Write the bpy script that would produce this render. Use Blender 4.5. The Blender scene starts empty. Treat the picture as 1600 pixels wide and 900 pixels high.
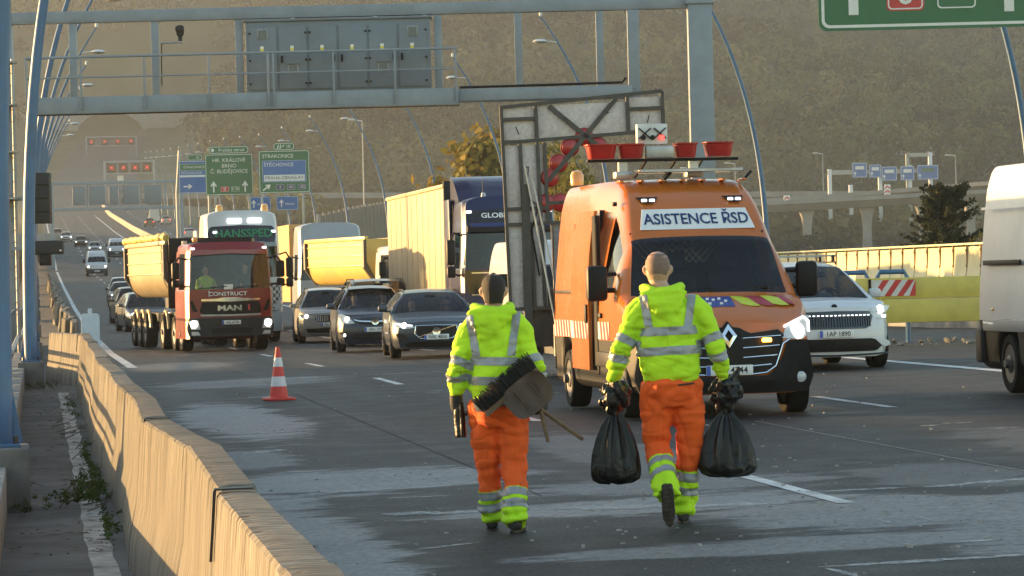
import bpy, bmesh, math, random
import numpy as np
from mathutils import Vector, Matrix, noise as mnoise

R_ = math.radians
random.seed(7)
RNG = np.random.default_rng(7)
SC = bpy.context.scene
COL = SC.collection

# ------------------------------------------------------------------ camera
cam_d = bpy.data.cameras.new("camera")
cam = bpy.data.objects.new("camera", cam_d)
COL.objects.link(cam)
SC.camera = cam
cam_d.sensor_width = 36.0
cam_d.lens = 36.0 * 5400.0 / 1600.0
cam_d.clip_start = 0.5
cam_d.clip_end = 6000.0
_th, _ro, _ph = math.atan(740 / 5400 * math.cos(math.atan(0.0244))), math.atan(0.0244), math.asin(-0.0033)
_F = Vector((math.sin(_th) * math.cos(_ph), math.cos(_th) * math.cos(_ph), math.sin(_ph)))
_R0 = Vector((math.cos(_th), -math.sin(_th), 0))
_U0 = _R0.cross(_F)
_R = _R0 * math.cos(_ro) - _U0 * math.sin(_ro)
_U = _R0 * math.sin(_ro) + _U0 * math.cos(_ro)
_m = Matrix((_R, _U, -_F)).transposed().to_4x4()
_m.translation = Vector((0, 0, 1.65))
cam.matrix_world = _m

# ------------------------------------------------------------------ light
SUN_AZ, SUN_EL = R_(-56), R_(4.6)
world = bpy.data.worlds.new("World")
SC.world = world
world.use_nodes = True
_nt = world.node_tree
_nt.nodes.clear()
_o = _nt.nodes.new("ShaderNodeOutputWorld")
_b = _nt.nodes.new("ShaderNodeBackground")
_s = _nt.nodes.new("ShaderNodeTexSky")
_s.sky_type = 'NISHITA'
_s.sun_disc = False
_s.sun_elevation = SUN_EL
_s.sun_rotation = SUN_AZ
_s.air_density = 1.0
_s.dust_density = 0.4
_s.ozone_density = 1.2
_b.inputs["Strength"].default_value = 0.15
_nt.links.new(_s.outputs[0], _b.inputs[0])
_nt.links.new(_b.outputs[0], _o.inputs[0])
sun_d = bpy.data.lights.new("sun", 'SUN')
sun_d.energy = 3.4
sun_d.angle = R_(0.6)
sun_d.color = (1.0, 0.61, 0.25)
sun = bpy.data.objects.new("sun", sun_d)
COL.objects.link(sun)
_dir = Vector((math.sin(SUN_AZ) * math.cos(SUN_EL), math.cos(SUN_AZ) * math.cos(SUN_EL), math.sin(SUN_EL)))
sun.rotation_euler = (-_dir).to_track_quat('-Z', 'Y').to_euler()
sun.location = _dir * 200

SC.view_settings.view_transform = 'Standard'
SC.view_settings.look = 'None'
SC.view_settings.gamma = 1.0
SC.view_settings.exposure = 2.1
SC.render.engine = 'CYCLES'
SC.cycles.use_denoising = True
SC.cycles.denoising_prefilter = 'ACCURATE'
SC.cycles.max_bounces = 6
SC.cycles.diffuse_bounces = 2
SC.cycles.glossy_bounces = 3
SC.cycles.transmission_bounces = 4
SC.cycles.transparent_max_bounces = 8
SC.cycles.volume_bounces = 0
SC.cycles.caustics_reflective = False
SC.cycles.caustics_refractive = False
SC.cycles.sample_clamp_indirect = 4.0

# ------------------------------------------------------------------ materials
MATS = {}
def nmat(name):
    m = bpy.data.materials.new(name)
    m.use_nodes = True
    return m, m.node_tree, m.node_tree.nodes["Principled BSDF"]

def N(nt, t, **kw):
    n = nt.nodes.new("ShaderNode" + t)
    for k, v in kw.items():
        if k in n.inputs:
            n.inputs[k].default_value = v
        else:
            setattr(n, k, v)
    return n

def ramp(nt, src, stops):
    r = N(nt, "ValToRGB")
    el = r.color_ramp.elements
    while len(el) < len(stops):
        el.new(0.5)
    for e, (p, c) in zip(el, stops):
        e.position = p
        e.color = (c[0], c[1], c[2], 1) if not isinstance(c, (int, float)) else (c, c, c, 1)
    nt.links.new(src, r.inputs[0])
    return r.outputs[0]

def mix(nt, fac, a, b):
    m = N(nt, "Mix", data_type='RGBA')
    for i, v in ((0, fac), (6, a), (7, b)):
        if hasattr(v, 'is_output') or isinstance(v, bpy.types.NodeSocket):
            nt.links.new(v, m.inputs[i])
        else:
            m.inputs[i].default_value = v if i == 0 else (v[0], v[1], v[2], 1)
    return m.outputs[2]

def mth(nt, op, a, b=0.5, c=None):
    m = N(nt, "Math", operation=op)
    for i, v in enumerate((a, b, c)):
        if v is None:
            continue
        if isinstance(v, bpy.types.NodeSocket):
            nt.links.new(v, m.inputs[i])
        else:
            m.inputs[i].default_value = v
    return m.outputs[0]

def mat(name, col, rough=0.5, metal=0.0, var=0.12, scale=6.0, dirt=0.0, dirtcol=(0.10, 0.085, 0.065),
        coat=0.0, bump=0.0, bscale=60.0, emis=None, estr=0.0, alpha=None, trans=0.0, spec=0.5, space='Object'):
    if name in MATS:
        return MATS[name]
    m, nt, p = nmat(name)
    tc = N(nt, "TexCoord")
    n1 = N(nt, "TexNoise", Scale=scale, Detail=5.0, Roughness=0.6)
    nt.links.new(tc.outputs[space], n1.inputs["Vector"])
    lo = [max(0, c * (1 - var)) for c in col]
    hi = [min(1, c * (1 + var)) for c in col]
    out = ramp(nt, n1.outputs[0], [(0.3, lo), (0.7, hi)])
    if dirt > 0:
        n2 = N(nt, "TexNoise", Scale=scale * 0.35, Detail=8.0, Roughness=0.7)
        nt.links.new(tc.outputs[space], n2.inputs["Vector"])
        f = ramp(nt, n2.outputs[0], [(0.42, 0.0), (0.75, dirt)])
        out = mix(nt, f, out, dirtcol)
        rr = mth(nt, 'MULTIPLY_ADD', f, 0.4, rough)
        nt.links.new(rr, p.inputs["Roughness"])
    else:
        p.inputs["Roughness"].default_value = rough
    nt.links.new(out, p.inputs["Base Color"])
    p.inputs["Metallic"].default_value = metal
    p.inputs["Specular IOR Level"].default_value = spec
    if coat:
        p.inputs["Coat Weight"].default_value = coat
        p.inputs["Coat Roughness"].default_value = 0.06
    if bump:
        n3 = N(nt, "TexNoise", Scale=bscale, Detail=4.0)
        nt.links.new(tc.outputs[space], n3.inputs["Vector"])
        bp = N(nt, "Bump", Strength=bump, Distance=0.02)
        nt.links.new(n3.outputs[0], bp.inputs["Height"])
        nt.links.new(bp.outputs[0], p.inputs["Normal"])
    if emis:
        p.inputs["Emission Color"].default_value = (*emis, 1)
        p.inputs["Emission Strength"].default_value = estr
    if alpha is not None:
        p.inputs["Alpha"].default_value = alpha
    if trans:
        p.inputs["Transmission Weight"].default_value = trans
    MATS[name] = m
    return m

def glass_mat(name, tint, refl=0.5):
    """thin tinted pane: a reflection over a tinted see-through layer"""
    if name in MATS:
        return MATS[name]
    m, nt, p = nmat(name)
    nt.nodes.remove(p)
    out = nt.nodes["Material Output"]
    tr = N(nt, "BsdfTransparent"); tr.inputs[0].default_value = (*tint, 1)
    gl = N(nt, "BsdfGlossy"); gl.inputs["Roughness"].default_value = 0.04
    gl.inputs[0].default_value = (0.9, 0.9, 0.9, 1)
    fr = N(nt, "Fresnel"); fr.inputs[0].default_value = 1.5
    k = mth(nt, 'MULTIPLY_ADD', fr.outputs[0], refl * 1.6, 0.02)
    mx = N(nt, "MixShader")
    nt.links.new(k, mx.inputs[0]); nt.links.new(tr.outputs[0], mx.inputs[1]); nt.links.new(gl.outputs[0], mx.inputs[2])
    nt.links.new(mx.outputs[0], out.inputs[0])
    MATS[name] = m
    return m

# ------------------------------------------------------------------ mesh builder
def tag(o, label=None, cat=None, group=None, kind=None):
    for k, v in (("label", label), ("category", cat), ("group", group), ("kind", kind)):
        if v:
            o[k] = v
    return o

def empty(name, label, cat, loc=(0, 0, 0), rz=0.0, group=None):
    o = bpy.data.objects.new(name, None)
    o.empty_display_size = 0.1
    COL.objects.link(o)
    o.location = loc
    o.rotation_euler = (0, 0, rz)
    return tag(o, label, cat, group)

_BOX = {}
def _bevbox(sx, sy, sz, b, seg=2):
    key = (round(sx, 4), round(sy, 4), round(sz, 4), round(b, 4), seg)
    if key in _BOX:
        return _BOX[key]
    bm = bmesh.new()
    bmesh.ops.create_cube(bm, size=1.0)
    for v in bm.verts:
        v.co.x *= sx; v.co.y *= sy; v.co.z *= sz
    if b > 0:
        bmesh.ops.bevel(bm, geom=list(bm.edges), offset=b, segments=seg, profile=0.5, affect='EDGES')
    bm.verts.index_update()
    r = ([v.co.copy() for v in bm.verts], [[v.index for v in f.verts] for f in bm.faces])
    bm.free()
    _BOX[key] = r
    return r

class MB:
    def __init__(s):
        s.v = []; s.f = []
    def add(s, vs, fs, M=None):
        o = len(s.v)
        for p in vs:
            p = Vector(p)
            s.v.append(M @ p if M is not None else p)
        s.f.extend([[i + o for i in f] for f in fs])
        return s
    def box(s, c, d, b=0.0, rot=None, seg=2):
        vs, fs = _bevbox(d[0], d[1], d[2], min(b, min(d) * 0.49), seg)
        M = Matrix.Translation(Vector(c))
        if rot is not None:
            M = M @ (Matrix.Rotation(rot[2], 4, 'Z') @ Matrix.Rotation(rot[1], 4, 'Y') @ Matrix.Rotation(rot[0], 4, 'X'))
        return s.add(vs, fs, M)
    def span(s, x0, x1, y0, y1, z0, z1, b=0.0):
        return s.box(((x0 + x1) / 2, (y0 + y1) / 2, (z0 + z1) / 2), (abs(x1 - x0), abs(y1 - y0), abs(z1 - z0)), b)
    def tube(s, pts, r, n=8, cap=True):
        pts = [Vector(p) for p in pts]
        rs = r if isinstance(r, (list, tuple)) else [r] * len(pts)
        o = len(s.v)
        up = None
        for i, p in enumerate(pts):
            t = (pts[min(i + 1, len(pts) - 1)] - pts[max(i - 1, 0)]).normalized()
            if up is None:
                up = t.orthogonal().normalized()
            else:
                up = (up - t * up.dot(t))
                up = up.normalized() if up.length > 1e-6 else t.orthogonal().normalized()
            b = t.cross(up)
            for k in range(n):
                a = 2 * math.pi * (k + 0.5) / n
                s.v.append(p + (up * math.cos(a) + b * math.sin(a)) * rs[i])
        for i in range(len(pts) - 1):
            for k in range(n):
                k2 = (k + 1) % n
                s.f.append([o + i * n + k, o + i * n + k2, o + (i + 1) * n + k2, o + (i + 1) * n + k])
        if cap:
            s.f.append([o + k for k in range(n)][::-1])
            s.f.append([o + (len(pts) - 1) * n + k for k in range(n)])
        return s
    def bar(s, a, b, w, h, up=(0, 0, 1)):
        a, b = Vector(a), Vector(b)
        t = (b - a).normalized()
        u = Vector(up)
        if abs(t.dot(u)) > 0.99:
            u = Vector((0, 1, 0))
        x = t.cross(u).normalized(); z = x.cross(t)
        o = len(s.v)
        for p in (a, b):
            for dx, dz in ((-1, -1), (1, -1), (1, 1), (-1, 1)):
                s.v.append(p + x * dx * w / 2 + z * dz * h / 2)
        s.f += [[o + 3, o + 2, o + 1, o], [o + 4, o + 5, o + 6, o + 7]] + [[o + i, o + (i + 1) % 4, o + 4 + (i + 1) % 4, o + 4 + i] for i in range(4)]
        return s
    def lathe(s, prof, c=(0, 0, 0), axis='Z', n=20, M=None):
        """prof: (radius, height) pairs"""
        o = len(s.v)
        c = Vector(c)
        for r, h in prof:
            for k in range(n):
                a = 2 * math.pi * k / n
                p = Vector((r * math.cos(a), r * math.sin(a), h))
                if axis == 'X':
                    p = Vector((p.z, p.x, p.y))
                elif axis == 'Y':
                    p = Vector((p.x, p.z, p.y))
                p = p + c
                s.v.append(M @ p if M is not None else p)
        m = len(prof)
        flip = axis == 'Y'
        for i in range(m - 1):
            for k in range(n):
                k2 = (k + 1) % n
                q = [o + i * n + k, o + i * n + k2, o + (i + 1) * n + k2, o + (i + 1) * n + k]
                s.f.append(q[::-1] if flip else q)
        a_ = [o + k for k in range(n)][::-1]; b_ = [o + (m - 1) * n + k for k in range(n)]
        s.f += [a_[::-1], b_[::-1]] if flip else [a_, b_]
        return s
    def prism(s, poly, y0, y1, plane='xz'):
        """poly: outline in xz (or xy / yz), extruded along the remaining axis"""
        ar = sum(poly[i][0] * poly[(i + 1) % len(poly)][1] - poly[(i + 1) % len(poly)][0] * poly[i][1] for i in range(len(poly)))
        if ar < 0:
            poly = poly[::-1]
        o = len(s.v); n = len(poly)
        for d in (y0, y1):
            for a, b in poly:
                s.v.append(Vector((a, d, b)) if plane == 'xz' else Vector((a, b, d)) if plane == 'xy' else Vector((d, a, b)))
        fl = (plane == 'xz') != (y1 < y0)
        A = list(range(o, o + n)); B = list(range(o + n, o + 2 * n))
        fs = [A[::-1], B] + [[o + i, o + (i + 1) % n, o + n + (i + 1) % n, o + n + i] for i in range(n)]
        s.f += [f[::-1] for f in fs] if fl else fs
        return s
    def grid(s, P):
        """P: rows of points"""
        o = len(s.v); nr = len(P); nc = len(P[0])
        for r in P:
            for p in r:
                s.v.append(Vector(p))
        for i in range(nr - 1):
            for j in range(nc - 1):
                s.f.append([o + i * nc + j, o + i * nc + j + 1, o + (i + 1) * nc + j + 1, o + (i + 1) * nc + j])
        return s
    def warp(s, fn):
        s.v = [Vector(fn(p)) for p in s.v]
        return s
    def mesh(s, name, m, smooth=True, ang=38):
        me = bpy.data.meshes.new(name)
        me.from_pydata([tuple(p) for p in s.v], [], s.f)
        me.validate()
        if m is not None:
            me.materials.append(m)
        if smooth and len(me.polygons):
            me.polygons.foreach_set("use_smooth", [True] * len(me.polygons))
            me.set_sharp_from_angle(angle=R_(ang))
        me.update()
        return me
    def build(s, name, m, parent=None, smooth=True, ang=38, loc=None):
        return link(name, s.mesh(name, m, smooth, ang), parent, loc)

def link(name, me, parent=None, loc=None, rot=None):
    o = bpy.data.objects.new(name, me)
    COL.objects.link(o)
    if parent is not None:
        o.parent = parent
    if loc is not None:
        o.location = loc
    if rot is not None:
        o.rotation_euler = rot
    return o

KIDS = {}
def kids(o):
    return [c for c in bpy.data.objects if c.parent == o]

def copy_tree(o, parent=None):
    c = o.copy(); COL.objects.link(c); c.parent = parent
    for ch in list(o.children):
        copy_tree(ch, c)
    return c

_TXT = {}
def text_mesh(body, size, m, ext=0.002, align='CENTER', sx=1.0, bold=0.0):
    key = (body, size, m.name, ext, align, sx, bold)
    if key in _TXT:
        return _TXT[key]
    cu = bpy.data.curves.new("lettering", 'FONT')
    cu.body = body; cu.size = size; cu.extrude = ext
    cu.align_x = align; cu.align_y = 'CENTER'
    cu.resolution_u = 3
    cu.offset = bold
    ob = bpy.data.objects.new("lettering", cu)
    COL.objects.link(ob)
    dg = bpy.context.evaluated_depsgraph_get()
    me = bpy.data.meshes.new_from_object(ob.evaluated_get(dg))
    bpy.data.objects.remove(ob)
    me.materials.clear(); me.materials.append(m)
    # text lies in xy: stand it up in xz, facing -y
    for v in me.vertices:
        x, y, z = v.co
        v.co = (x * sx, -z, y)
    me.update()
    _TXT[key] = me
    return me

def text(body, size, m, parent, loc, rot=(0, 0, 0), name="lettering", ext=0.002, align='CENTER', sx=1.0, bold=0.0, warp=None):
    me = text_mesh(body, size, m, ext, align, sx, bold)
    if warp is not None:
        me = me.copy()
        M = Matrix.Translation(Vector(loc)) @ Matrix.Rotation(rot[2], 4, 'Z') @ Matrix.Rotation(rot[1], 4, 'Y') @ Matrix.Rotation(rot[0], 4, 'X')
        for v in me.vertices:
            v.co = warp(M @ v.co)
        me.update()
        return link(name, me, parent)
    return link(name, me, parent, loc, rot)

# ------------------------------------------------------------------ terrain heights
PY = [-50, 0, 60, 100, 130, 195, 280, 375, 482, 600, 794, 1000, 1250, 1500, 1900]
PZ = [0, 0, 0, -.25, -.2, .43, 1.7, 3.4, 7.3, 11, 17.7, 27, 44, 66, 70]
def road_z(Y):
    return float(np.interp(Y, PY, PZ))
def gz(X, Y):
    return road_z(Y) + 0.02 * (min(max(X, -2), 16) - 5) * min(max(1 - (Y - 60) / 60, 0), 1)
def road_c(Y):
    return 0.0 if Y < 800 else 20.0 * ((Y - 800) / 700.0) ** 2
def sm(a, b, x):
    t = np.clip((x - a) / (b - a), 0, 1)
    return t * t * (3 - 2 * t)
def terr(X, Y):
    """valley floor, then the wooded hillside; the motorway runs up a cutting"""
    X = np.asarray(X, float); Y = np.asarray(Y, float)
    base = -11 + 17 * sm(420, 900, Y)
    t = np.clip(Y - 960 - 0.10 * np.clip(X, 0, 600), 0, None)
    hill = 0.18 * t * sm(0, 160, t) + 9 * np.sin(X / 130 + 1.1) * sm(60, 400, t) + 7 * np.sin(X / 57 + Y / 140) * sm(60, 300, t) + 6 * np.sin(Y / 61 + X / 90) * sm(60, 300, t)
    z = base + hill
    rz_ = np.interp(Y, PY, PZ) - 0.6
    c = np.where(Y < 800, 0, 20 * (np.clip(Y - 800, 0, None) / 700.0) ** 2) + 14
    w = (1 - sm(26, 75, np.abs(X - c))) * sm(560, 760, Y) * (1 - sm(1500, 1540, Y))
    return z * (1 - w) + rz_ * w
# ================================================================== SETTING
# ---- terrain and hill
def m_ground():
    m, nt, p = nmat("meadow soil")
    tc = N(nt, "TexCoord")
    n = N(nt, "TexNoise", Scale=0.05, Detail=8.0)
    nt.links.new(tc.outputs["Object"], n.inputs["Vector"])
    c = ramp(nt, n.outputs[0], [(0.3, (0.03, 0.04, 0.015)), (0.55, (0.06, 0.07, 0.025)), (0.75, (0.10, 0.09, 0.05))])
    nt.links.new(c, p.inputs["Base Color"]); p.inputs["Roughness"].default_value = 0.95
    return m
M_SOIL = m_ground()
xs = np.concatenate([np.arange(-700, -60, 40), np.arange(-60, 660, 12), np.arange(660, 1300, 40)])
ys = np.concatenate([np.arange(-150, 500, 40), np.arange(500, 2300, 14), np.arange(2300, 2700, 60)])
gx, gy = np.meshgrid(xs, ys)
gzv = terr(gx, gy)
hb = MB()
hb.grid([[(gx[i, j], gy[i, j], gzv[i, j]) for j in range(len(xs))] for i in range(len(ys))])
tag(hb.build("terrain", M_SOIL, ang=180), kind="structure")

# ---- forest covering the hillside (one mass)
def m_leaf(name, cols, attr=True):
    m, nt, p = nmat(name)
    a = N(nt, "Attribute", attribute_name="tint")
    c = ramp(nt, a.outputs["Fac"], [(i / (len(cols) - 1), c) for i, c in enumerate(cols)])
    nt.links.new(c, p.inputs["Base Color"])
    p.inputs["Roughness"].default_value = 0.75
    p.inputs["Specular IOR Level"].default_value = 0.15
    tr = N(nt, "BsdfTranslucent")
    nt.links.new(c, tr.inputs[0])
    mx = N(nt, "MixShader"); mx.inputs[0].default_value = 0.3
    nt.links.new(p.outputs[0], mx.inputs[1]); nt.links.new(tr.outputs[0], mx.inputs[2])
    nt.links.new(mx.outputs[0], nt.nodes["Material Output"].inputs[0])
    return m

def leaf_mass(name, centers, radii, tints, nleaf, lsize, m, parent=None, squash=1.1, loc=None, shell=0.55, jit=0.5):
    """many leaf-sized quads spread through each crown's volume"""
    centers = np.asarray(centers, float); n = len(centers)
    radii = np.asarray(radii, float); tints = np.asarray(tints, float)
    k = nleaf
    d = RNG.normal(size=(n, k, 3)); d /= np.linalg.norm(d, axis=2, keepdims=True)
    d[:, :, 2] = np.where(d[:, :, 2] < -0.35, -d[:, :, 2], d[:, :, 2])
    lump = 1 + 0.28 * np.sin(d[:, :, 0] * 5 + RNG.uniform(0, 6, (n, 1))) * np.cos(d[:, :, 2] * 4 + RNG.uniform(0, 6, (n, 1)))
    rr = (shell + (1 - shell) * RNG.random((n, k)) ** 0.6) * lump
    P = centers[:, None, :] + d * rr[:, :, None] * radii[:, None, None] * np.array([1, 1, squash])
    nrm = d + RNG.normal(size=(n, k, 3)) * jit
    nrm /= np.linalg.norm(nrm, axis=2, keepdims=True)
    a = np.cross(nrm, RNG.normal(size=(n, k, 3))); a /= np.linalg.norm(a, axis=2, keepdims=True)
    b = np.cross(nrm, a)
    sz = (lsize * (0.6 + 0.8 * RNG.random((n, k))))[:, :, None] * (radii[:, None, None] / np.mean(radii)) ** 0.5
    a *= sz; b *= sz * 0.8
    V = np.stack([P - a - b * 0.3, P + b * -0.8, P + a + b * 0.2, P + b], axis=2).reshape(-1, 3)
    nf = n * k
    me = bpy.data.meshes.new(name)
    me.vertices.add(nf * 4); me.vertices.foreach_set("co", V.astype(np.float32).ravel())
    me.loops.add(nf * 4); me.loops.foreach_set("vertex_index", np.arange(nf * 4, dtype=np.int32))
    me.polygons.add(nf); me.polygons.foreach_set("loop_start", np.arange(0, nf * 4, 4, dtype=np.int32))
    t = np.clip(tints[:, None] + RNG.normal(size=(n, k)) * 0.08, 0, 1)
    at = me.attributes.new("tint", 'FLOAT', 'FACE'); at.data.foreach_set("value", t.astype(np.float32).ravel())
    me.materials.append(m)
    me.update(); me.validate()
    return link(name, me, parent, loc)

M_WOOD = m_leaf("mixed woodland leaves", [(0.014, 0.022, 0.008), (0.052, 0.064, 0.020), (0.105, 0.112, 0.036), (0.19, 0.165, 0.060)])
cs, rs, ts = [], [], []
for Y in np.arange(985, 2150, 9.5):
    step = 9.5 + (Y - 985) * 0.002
    for X in np.arange(-120 + (Y - 985) * 0.02, 340 + 0.19 * Y, step):
        x, y = X + random.uniform(-4, 4), Y + random.uniform(-4, 4)
        if x < -0.012 * y - 12 or x > 0.292 * y + 12:
            continue
        c = road_c(y) + 14
        if abs(x - c) < 40 + 12 * mnoise.noise(Vector((x * .02, y * .02, 3))) and y < 1530:
            continue
        if mnoise.noise(Vector((x * 0.012, y * 0.012, 0.3))) > 0.62:
            continue
        z = float(terr(x, y))
        if z > 0.0855 * y + 8:
            continue
        r = random.uniform(3.2, 6.6) * (1 + 0.35 * mnoise.noise(Vector((x * 0.02, y * 0.02, 7))))
        cs.append((x, y, z + r * .9 + random.uniform(0, 7)))
        rs.append(r)
        ts.append(0.44 + 0.75 * mnoise.noise(Vector((x * 0.013, y * 0.013, 5))) + random.uniform(-0.34, 0.34))  # broad noise puts the shade of hill folds into the leaf tint
tag(leaf_mass("forest", cs, rs, ts, 130, .85, M_WOOD, shell=.82, jit=.28), "olive green woodland covering the whole hillside behind the motorway", "forest", kind="stuff")
# lower edge of the wood: a paler belt of bushes at the foot of the hill
cs, rs, ts = [], [], []
for i in range(420):
    y = random.uniform(900, 985); x = random.uniform(50, 320)
    r = random.uniform(3, 6.5)
    cs.append((x, y, float(terr(x, y)) + r * random.uniform(.7, 1.6))); rs.append(r); ts.append(random.uniform(0.5, 1.0))
tag(leaf_mass("foothill_shrubbery", cs, rs, ts, 70, 1.0, M_WOOD, shell=.7, jit=.3), "paler yellow green belt of bushes along the foot of the hill", "bushes", kind="stuff")

# ---- road
def m_road():
    m, nt, p = nmat("worn asphalt")
    tc = N(nt, "TexCoord"); P = tc.outputs["Object"]
    sx = N(nt, "SeparateXYZ"); nt.links.new(P, sx.inputs[0])
    def noise(scale, detail=6.0, vec=P, rough=0.6):
        n = N(nt, "TexNoise", Scale=scale, Detail=detail, Roughness=rough); nt.links.new(vec, n.inputs["Vector"]); return n.outputs[0]
    def mapped(sc):
        mp = N(nt, "Mapping"); mp.inputs["Scale"].default_value = sc; nt.links.new(P, mp.inputs[0]); return mp.outputs[0]
    fine = noise(34, 3, rough=0.75); mid = noise(1.2, 8); lane = noise(1.0, 4, mapped((0.9, 0.03, 1))); wipe = noise(1.0, 8, mapped((0.8, 1.6, 1)), 0.72)
    base = ramp(nt, mid, [(0.3, (0.018, 0.0178, 0.0178)), (0.7, (0.040, 0.039, 0.0385))])
    base = mix(nt, ramp(nt, lane, [(0.4, 0.0), (0.7, 0.6)]), base, (0.070, 0.068, 0.066))
    grit = ramp(nt, fine, [(0.33, 0.35), (0.5, 0.95), (0.70, 2.0)])
    mm = N(nt, "Mix", data_type='RGBA', blend_type='MULTIPLY'); mm.inputs[0].default_value = 1.0
    nt.links.new(base, mm.inputs[6]); nt.links.new(grit, mm.inputs[7]); base = mm.outputs[2]
    # pale absorbent swept over the spill: patches with ragged edges
    tot = None
    for (cx, cy, rx, ry, st) in [(2.4, 43, 0.8, 6.5, 1.0), (2.75, 29.2, 1.5, 1.9, 1.0), (1.65, 21, 0.62, 7.5, .95), (2.0, 33.5, .5, 2.2, .6), (4.3, 24.4, 1.7, .9, 1.0),
                                 (5.7, 22.6, 1.6, 1.7, .9), (6.7, 20.2, 1.6, 2.6, .8), (4.9, 26.5, 1.4, 1.1, .7), (3.4, 58.5, 1.8, 3.0, .6), (5.2, 31, .6, 5, .5),
                                 (4.7, 20.4, 1.9, .6, .8), (9.0, 28, 1.0, 5.0, .3), (3.0, 76, 1.4, 5, .55), (6.9, 26, .7, 2, .4)]:
        dx = mth(nt, 'MULTIPLY', mth(nt, 'SUBTRACT', sx.outputs[0], cx), 1 / rx)
        dy = mth(nt, 'MULTIPLY', mth(nt, 'SUBTRACT', sx.outputs[1], cy), 1 / ry)
        d = mth(nt, 'SQRT', mth(nt, 'ADD', mth(nt, 'MULTIPLY', dx, dx), mth(nt, 'MULTIPLY', dy, dy)))
        d = mth(nt, 'ADD', d, mth(nt, 'MULTIPLY_ADD', wipe, 2.0, -1.0))
        e = N(nt, "MapRange", interpolation_type='SMOOTHSTEP'); nt.links.new(d, e.inputs[0])
        e.inputs[1].default_value = 0.72; e.inputs[2].default_value = 1.02; e.inputs[3].default_value = st; e.inputs[4].default_value = 0.0
        tot = e.outputs[0] if tot is None else mth(nt, 'MAXIMUM', tot, e.outputs[0])
    g2 = ramp(nt, noise(16, 6, rough=0.8), [(0.34, 0.30), (0.60, 1.0)])
    tot = mth(nt, 'MULTIPLY', tot, g2)
    base = mix(nt, mth(nt, 'MULTIPLY', tot, 0.85), base, (0.33, 0.325, 0.315))
    nt.links.new(base, p.inputs["Base Color"])
    p.inputs["Specular IOR Level"].default_value = 0.16
    rr = ramp(nt, mid, [(0.3, 0.55), (0.7, 0.75)])
    nt.links.new(rr, p.inputs["Roughness"])
    bp = N(nt, "Bump", Strength=0.35, Distance=0.006)
    nt.links.new(fine, bp.inputs["Height"]); nt.links.new(bp.outputs[0], p.inputs["Normal"])
    return m
M_ROAD = m_road()
ry_ = list(np.arange(-20, 130, 2.5)) + list(np.arange(130, 600, 8)) + list(np.arange(600, 1512, 15))
rx_ = [0.95, 2, 4, 6, 8, 10, 12, 14, 16, 18, 22, 28.5]
rb = MB().grid([[(x + road_c(y), y, gz(x, y)) for x in rx_] for y in ry_])
road = tag(rb.build("road", M_ROAD, ang=180), kind="structure")
# bridge deck edges below the sheet
M_CONC = mat("weathered concrete", (0.30, 0.28, 0.25), 0.85, var=0.25, scale=2.0, dirt=0.6, bump=0.3, bscale=30)
M_CONCD = mat("dark stained concrete", (0.17, 0.165, 0.155), 0.9, var=0.3, scale=3.0, dirt=0.5, bump=0.4, bscale=40)
for nm, x0, x1 in (("deck_edge", -1.6, 0.0), ("deck_edge", 28.2, 29.0)):
    eb = MB()
    for a, b in zip(ry_[:-1], ry_[1:]):
        if b > 640: break
        for (ya, yb) in ((a, b),):
            za, zb = gz(5, ya) - 0.45, gz(5, yb) - 0.45
            o = len(eb.v)
            for y, z in ((ya, za), (yb, zb)):
                for x, dz in ((x0, -1.4), (x1, -1.4), (x1, 0), (x0, 0)):
                    eb.v.append(Vector((x, y, z + dz)))
            eb.f += [[o + i, o + (i + 1) % 4, o + 4 + (i + 1) % 4, o + 4 + i] for i in range(4)]
    tag(eb.build(nm, M_CONC, ang=30), kind="structure")

M_PAINT = mat("worn road paint", (0.62, 0.62, 0.60), 0.6, var=0.2, scale=5.0, dirt=0.75, dirtcol=(0.09, 0.09, 0.09))
def m_chalk():
    m, nt, p = nmat("worn spray chalk")
    tc = N(nt, "TexCoord"); mp = N(nt, "Mapping"); mp.inputs["Scale"].default_value = (6, 14, 1); nt.links.new(tc.outputs["Object"], mp.inputs[0])
    n = N(nt, "TexNoise", Scale=1.5, Detail=8.0, Roughness=0.8); nt.links.new(mp.outputs[0], n.inputs["Vector"])
    a = ramp(nt, n.outputs[0], [(0.40, 0.05), (0.60, 0.9)]); nt.links.new(a, p.inputs["Alpha"])
    p.inputs["Base Color"].default_value = (0.5, 0.5, 0.48, 1); p.inputs["Roughness"].default_value = 0.9
    return m
M_CHALK = m_chalk()
def strip(name, m, x, y0, y1, w, step=6.0, dz=0.004):
    n = max(1, int((y1 - y0) / step)); P = []
    for i in range(n + 1):
        y = y0 + (y1 - y0) * i / n
        P.append([(x - w / 2 + road_c(y), y, gz(x, y) + dz), (x + w / 2 + road_c(y), y, gz(x, y) + dz)])
    return MB().grid(P).build(name, m, road, ang=180)
strip("edge_line", M_PAINT, 2.0, 76, 800, 0.22)
strip("edge_line", M_PAINT, 13.3, 10, 800, 0.25)
strip("edge_line", M_PAINT, 17.6, 130, 900, 0.2)
for x, ph in ((5.55, 23.6), (9.4, 37.6)):
    y = ph
    while y < 800:
        strip("lane_dash", M_PAINT, x, y, y + 3.9, 0.13 if y < 300 else 0.2, 4.0)
        y += 15.0 if y < 300 else 18
for y in np.arange(300, 900, 24):
    strip("lane_dash", M_PAINT, 21.6, y, y + 8, 0.2, 4.0)
M_SEAM = mat("sealed joint", (0.24, 0.235, 0.22), 0.6, var=0.3)
M_TAR = mat("tar joint", (0.012, 0.012, 0.013), 0.8, var=0.3, spec=.05)
strip("road_joint", M_SEAM, 7.5, 24, 36, 0.02, dz=0.005)
strip("road_joint", M_TAR, 7.5, 36, 120, 0.012, dz=0.005)
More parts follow.
